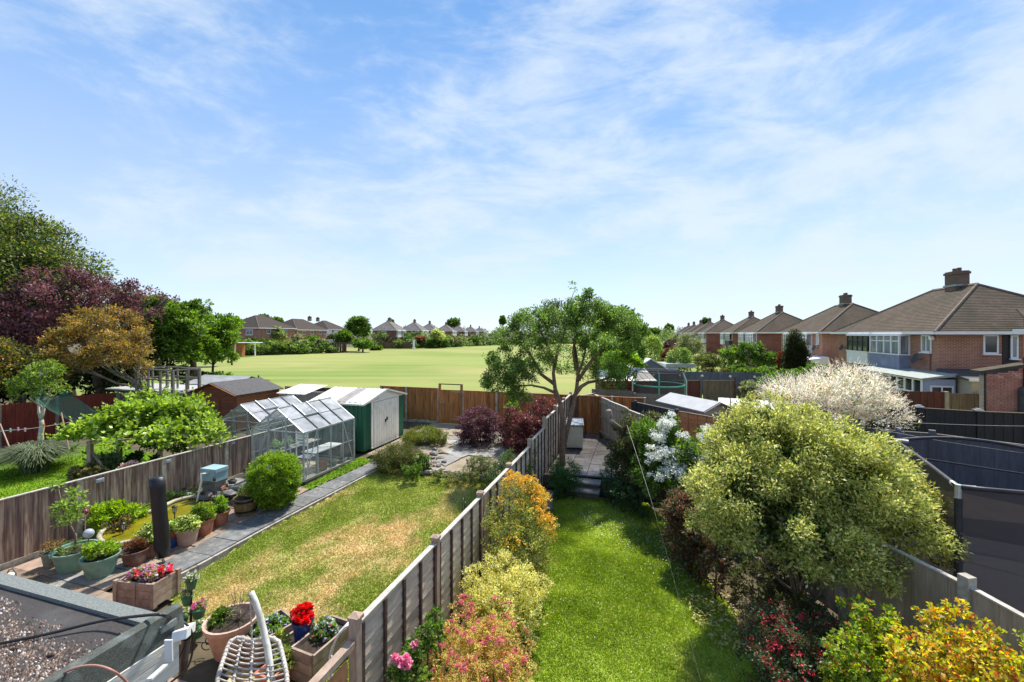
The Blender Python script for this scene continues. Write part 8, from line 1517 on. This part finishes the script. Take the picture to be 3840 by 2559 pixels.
mb = MB(); mb.tube([nodes[1]+Vector((-.1, -.3, -.25)), Vector((9.4, 8.2, 2.36)), nodes[2]+Vector((-.4, -.5, -.3))], .018, 6); mb.build('net_cord', m_tube, bt, world=True)
mb = MB(); c_ = [Vector((p.x, p.y, .78)) for p in nodes]; mb.add(c_, [(3, 2, 1, 0)]); mb.build('bed', m_tube, bt, world=True)
for (a, b) in ((Q(3300, 1612, 10.5), Q(3840, 1700, 8.6)), (Q(3395, 1585, 13), Q(4000, 1600, 13))):
    wire('taut_line', 'white line stretched %s the large black trampoline' % ('just over' if a.y < 12 else 'far behind'), [a, (a+b)/2+Vector((0, 0, -.03)), b], .006, m_cap, 'line')
st = thing('small_trampoline', 'small trampoline with green padding and a grey pole net beyond the plank fence', 'trampoline', (8.95, 26, .3))
cx_, cy_, rr_ = 8.95, 26.0, 1.45; m_tg = mat('teal_pad', (0.06, 0.33, 0.24), (0.04, 0.25, 0.18), 4, .6)
for nm, rad, z_, r0, m_ in (('pad', rr_, 1.88, .05, m_tg), ('top_ring', rr_+.08, 2.68, .025, m_tube)):
    mb = MB(); mb.tube([(cx_+rad*math.cos(a_), cy_+rad*math.sin(a_), z_) for a_ in [2*math.pi*k/24 for k in range(25)]], r0, 6, cap=False); mb.build(nm, m_, st, world=True, smooth=True)
for k in range(6):
    a_ = k*math.pi/3+.2; x_, y_ = math.cos(a_), math.sin(a_); mb = MB(); mb.tube([(cx_+(rr_+.28)*x_, cy_+(rr_+.28)*y_, .3), (cx_+(rr_+.28)*x_, cy_+(rr_+.28)*y_, 2.2), (cx_+(rr_+.08)*x_, cy_+(rr_+.08)*y_, 2.68)], .045, 7); mb.build('pole', m_galv if k % 2 else m_tg, st, world=True)
for nm, z0, z1, m_ in (('net', 1.9, 2.68, m_net2), ('skirt', .3, 1.86, m_net)):
    mb = MB(); P = [(cx_+rr_*math.cos(a_), cy_+rr_*math.sin(a_)) for a_ in [2*math.pi*k/24 for k in range(24)]]; mb.add([(x_, y_, z0) for x_, y_ in P]+[(x_, y_, z1) for x_, y_ in P], [(i, (i+1) % 24, 24+(i+1) % 24, 24+i) for i in range(24)]); mb.build(nm, m_, st, world=True)
# ------------------------------------------------------------------ petals, daisies, fallen leaves
def litter(name, label, cat, poly, n, size, cols, seed, dz, asp=.6, curl=.3):
    P = np.array(poly); rg_ = np.random.RandomState(seed); x = rg_.uniform(P[:, 0].min(), P[:, 0].max(), n*4); y = rg_.uniform(P[:, 1].min(), P[:, 1].max(), n*4); k = inpoly(x, y, poly) & (fbm(x, y, 1.3, seed) > rg_.rand(n*4)*.5+.22); x = x[k][:n]; y = y[k][:n]; n = len(x)
    p = np.stack([x, y, GZv(x, y)+dz+rg_.uniform(0, .012, n)], 1); a = rg_.uniform(0, 6.28, n); D = np.stack([np.cos(a), np.sin(a), rg_.randn(n)*.25], 1); N_ = np.stack([rg_.randn(n)*curl, rg_.randn(n)*curl, np.ones(n)], 1); s = size*rg_.uniform(.6, 1.3, n)
    V = leafcards(p, D, N_, s, s*asp, rg_, .3); o = quads_mesh(name, V, np.clip(pick(cols, n, rg_), .01, .95), leafmat(), None, 'stuff'); return tag(o, label, cat)
litter('daisies', 'white daisies and petals dotted over the far right side of the middle lawn', 'petals', PG([(2150, 1880), (2423, 1890), (2500, 1955), (2640, 2150), (2560, 2250), (2330, 2050), (2200, 1980)]), 900, .028, [((.85, .85, .8), 1)], 5, .022)
litter('daisies_sparse', 'thinly scattered white petals across the middle lawn', 'petals', pm, 420, .022, [((.8, .75, .65), 1)], 8, .022)
litter('fallen_leaves', 'pale yellow fallen leaves on the lawn edge beneath the variegated bush', 'fallen leaves', PG([(2520, 2130), (2640, 2150), (2860, 2270), (2820, 2360), (2850, 2480), (2700, 2440), (2600, 2330)]), 700, .068, [((.62, .55, .22), 2), ((.62, .58, .32), 1), ((.32, .22, .08), .6)], 6, .025, .42, .5)
litter('path_petals', 'pale petals scattered over the slate path', 'petals', [tuple(UV(a, b)[:2]) for a, b in ((6, -9.8), (6, -9.15), (11.5, -8.75), (11.5, -9.5))], 900, .018, [((.6, .6, .55), 1), ((.5, .45, .32), .4)], 7, .022, .8)
litter('buttercups', 'small yellow flowers dotted on the far left lawn', 'flowers', [tuple(UV(a, b)[:2]) for a, b in ((4, -17), (4, -14), (9, -14), (9, -19))], 60, .05, [((.85, .7, .05), 1)], 12, .08, .9)
litter('patio_weeds', 'straw coloured dead grass tufts in the patio joints', 'weeds', [tuple(UV(a, b)[:2]) for a, b in ((4.6, -11.8), (4.6, -9.8), (6.0, -10.2), (6.2, -12.2))], 1500, .07, [((.45, .34, .14), 2), ((.25, .28, .06), 1)], 9, .02, .12, .5)
for o in list(bpy.data.objects):
    if o.parent is None and o.get('kind') == 'stuff' and not o.get('label'):
        tag(o, {'distant_woods': 'low wooded skyline far beyond the houses'}.get(o.name, 'short grass blades growing over the lawn'), 'woods' if 'woods' in o.name else 'grass')
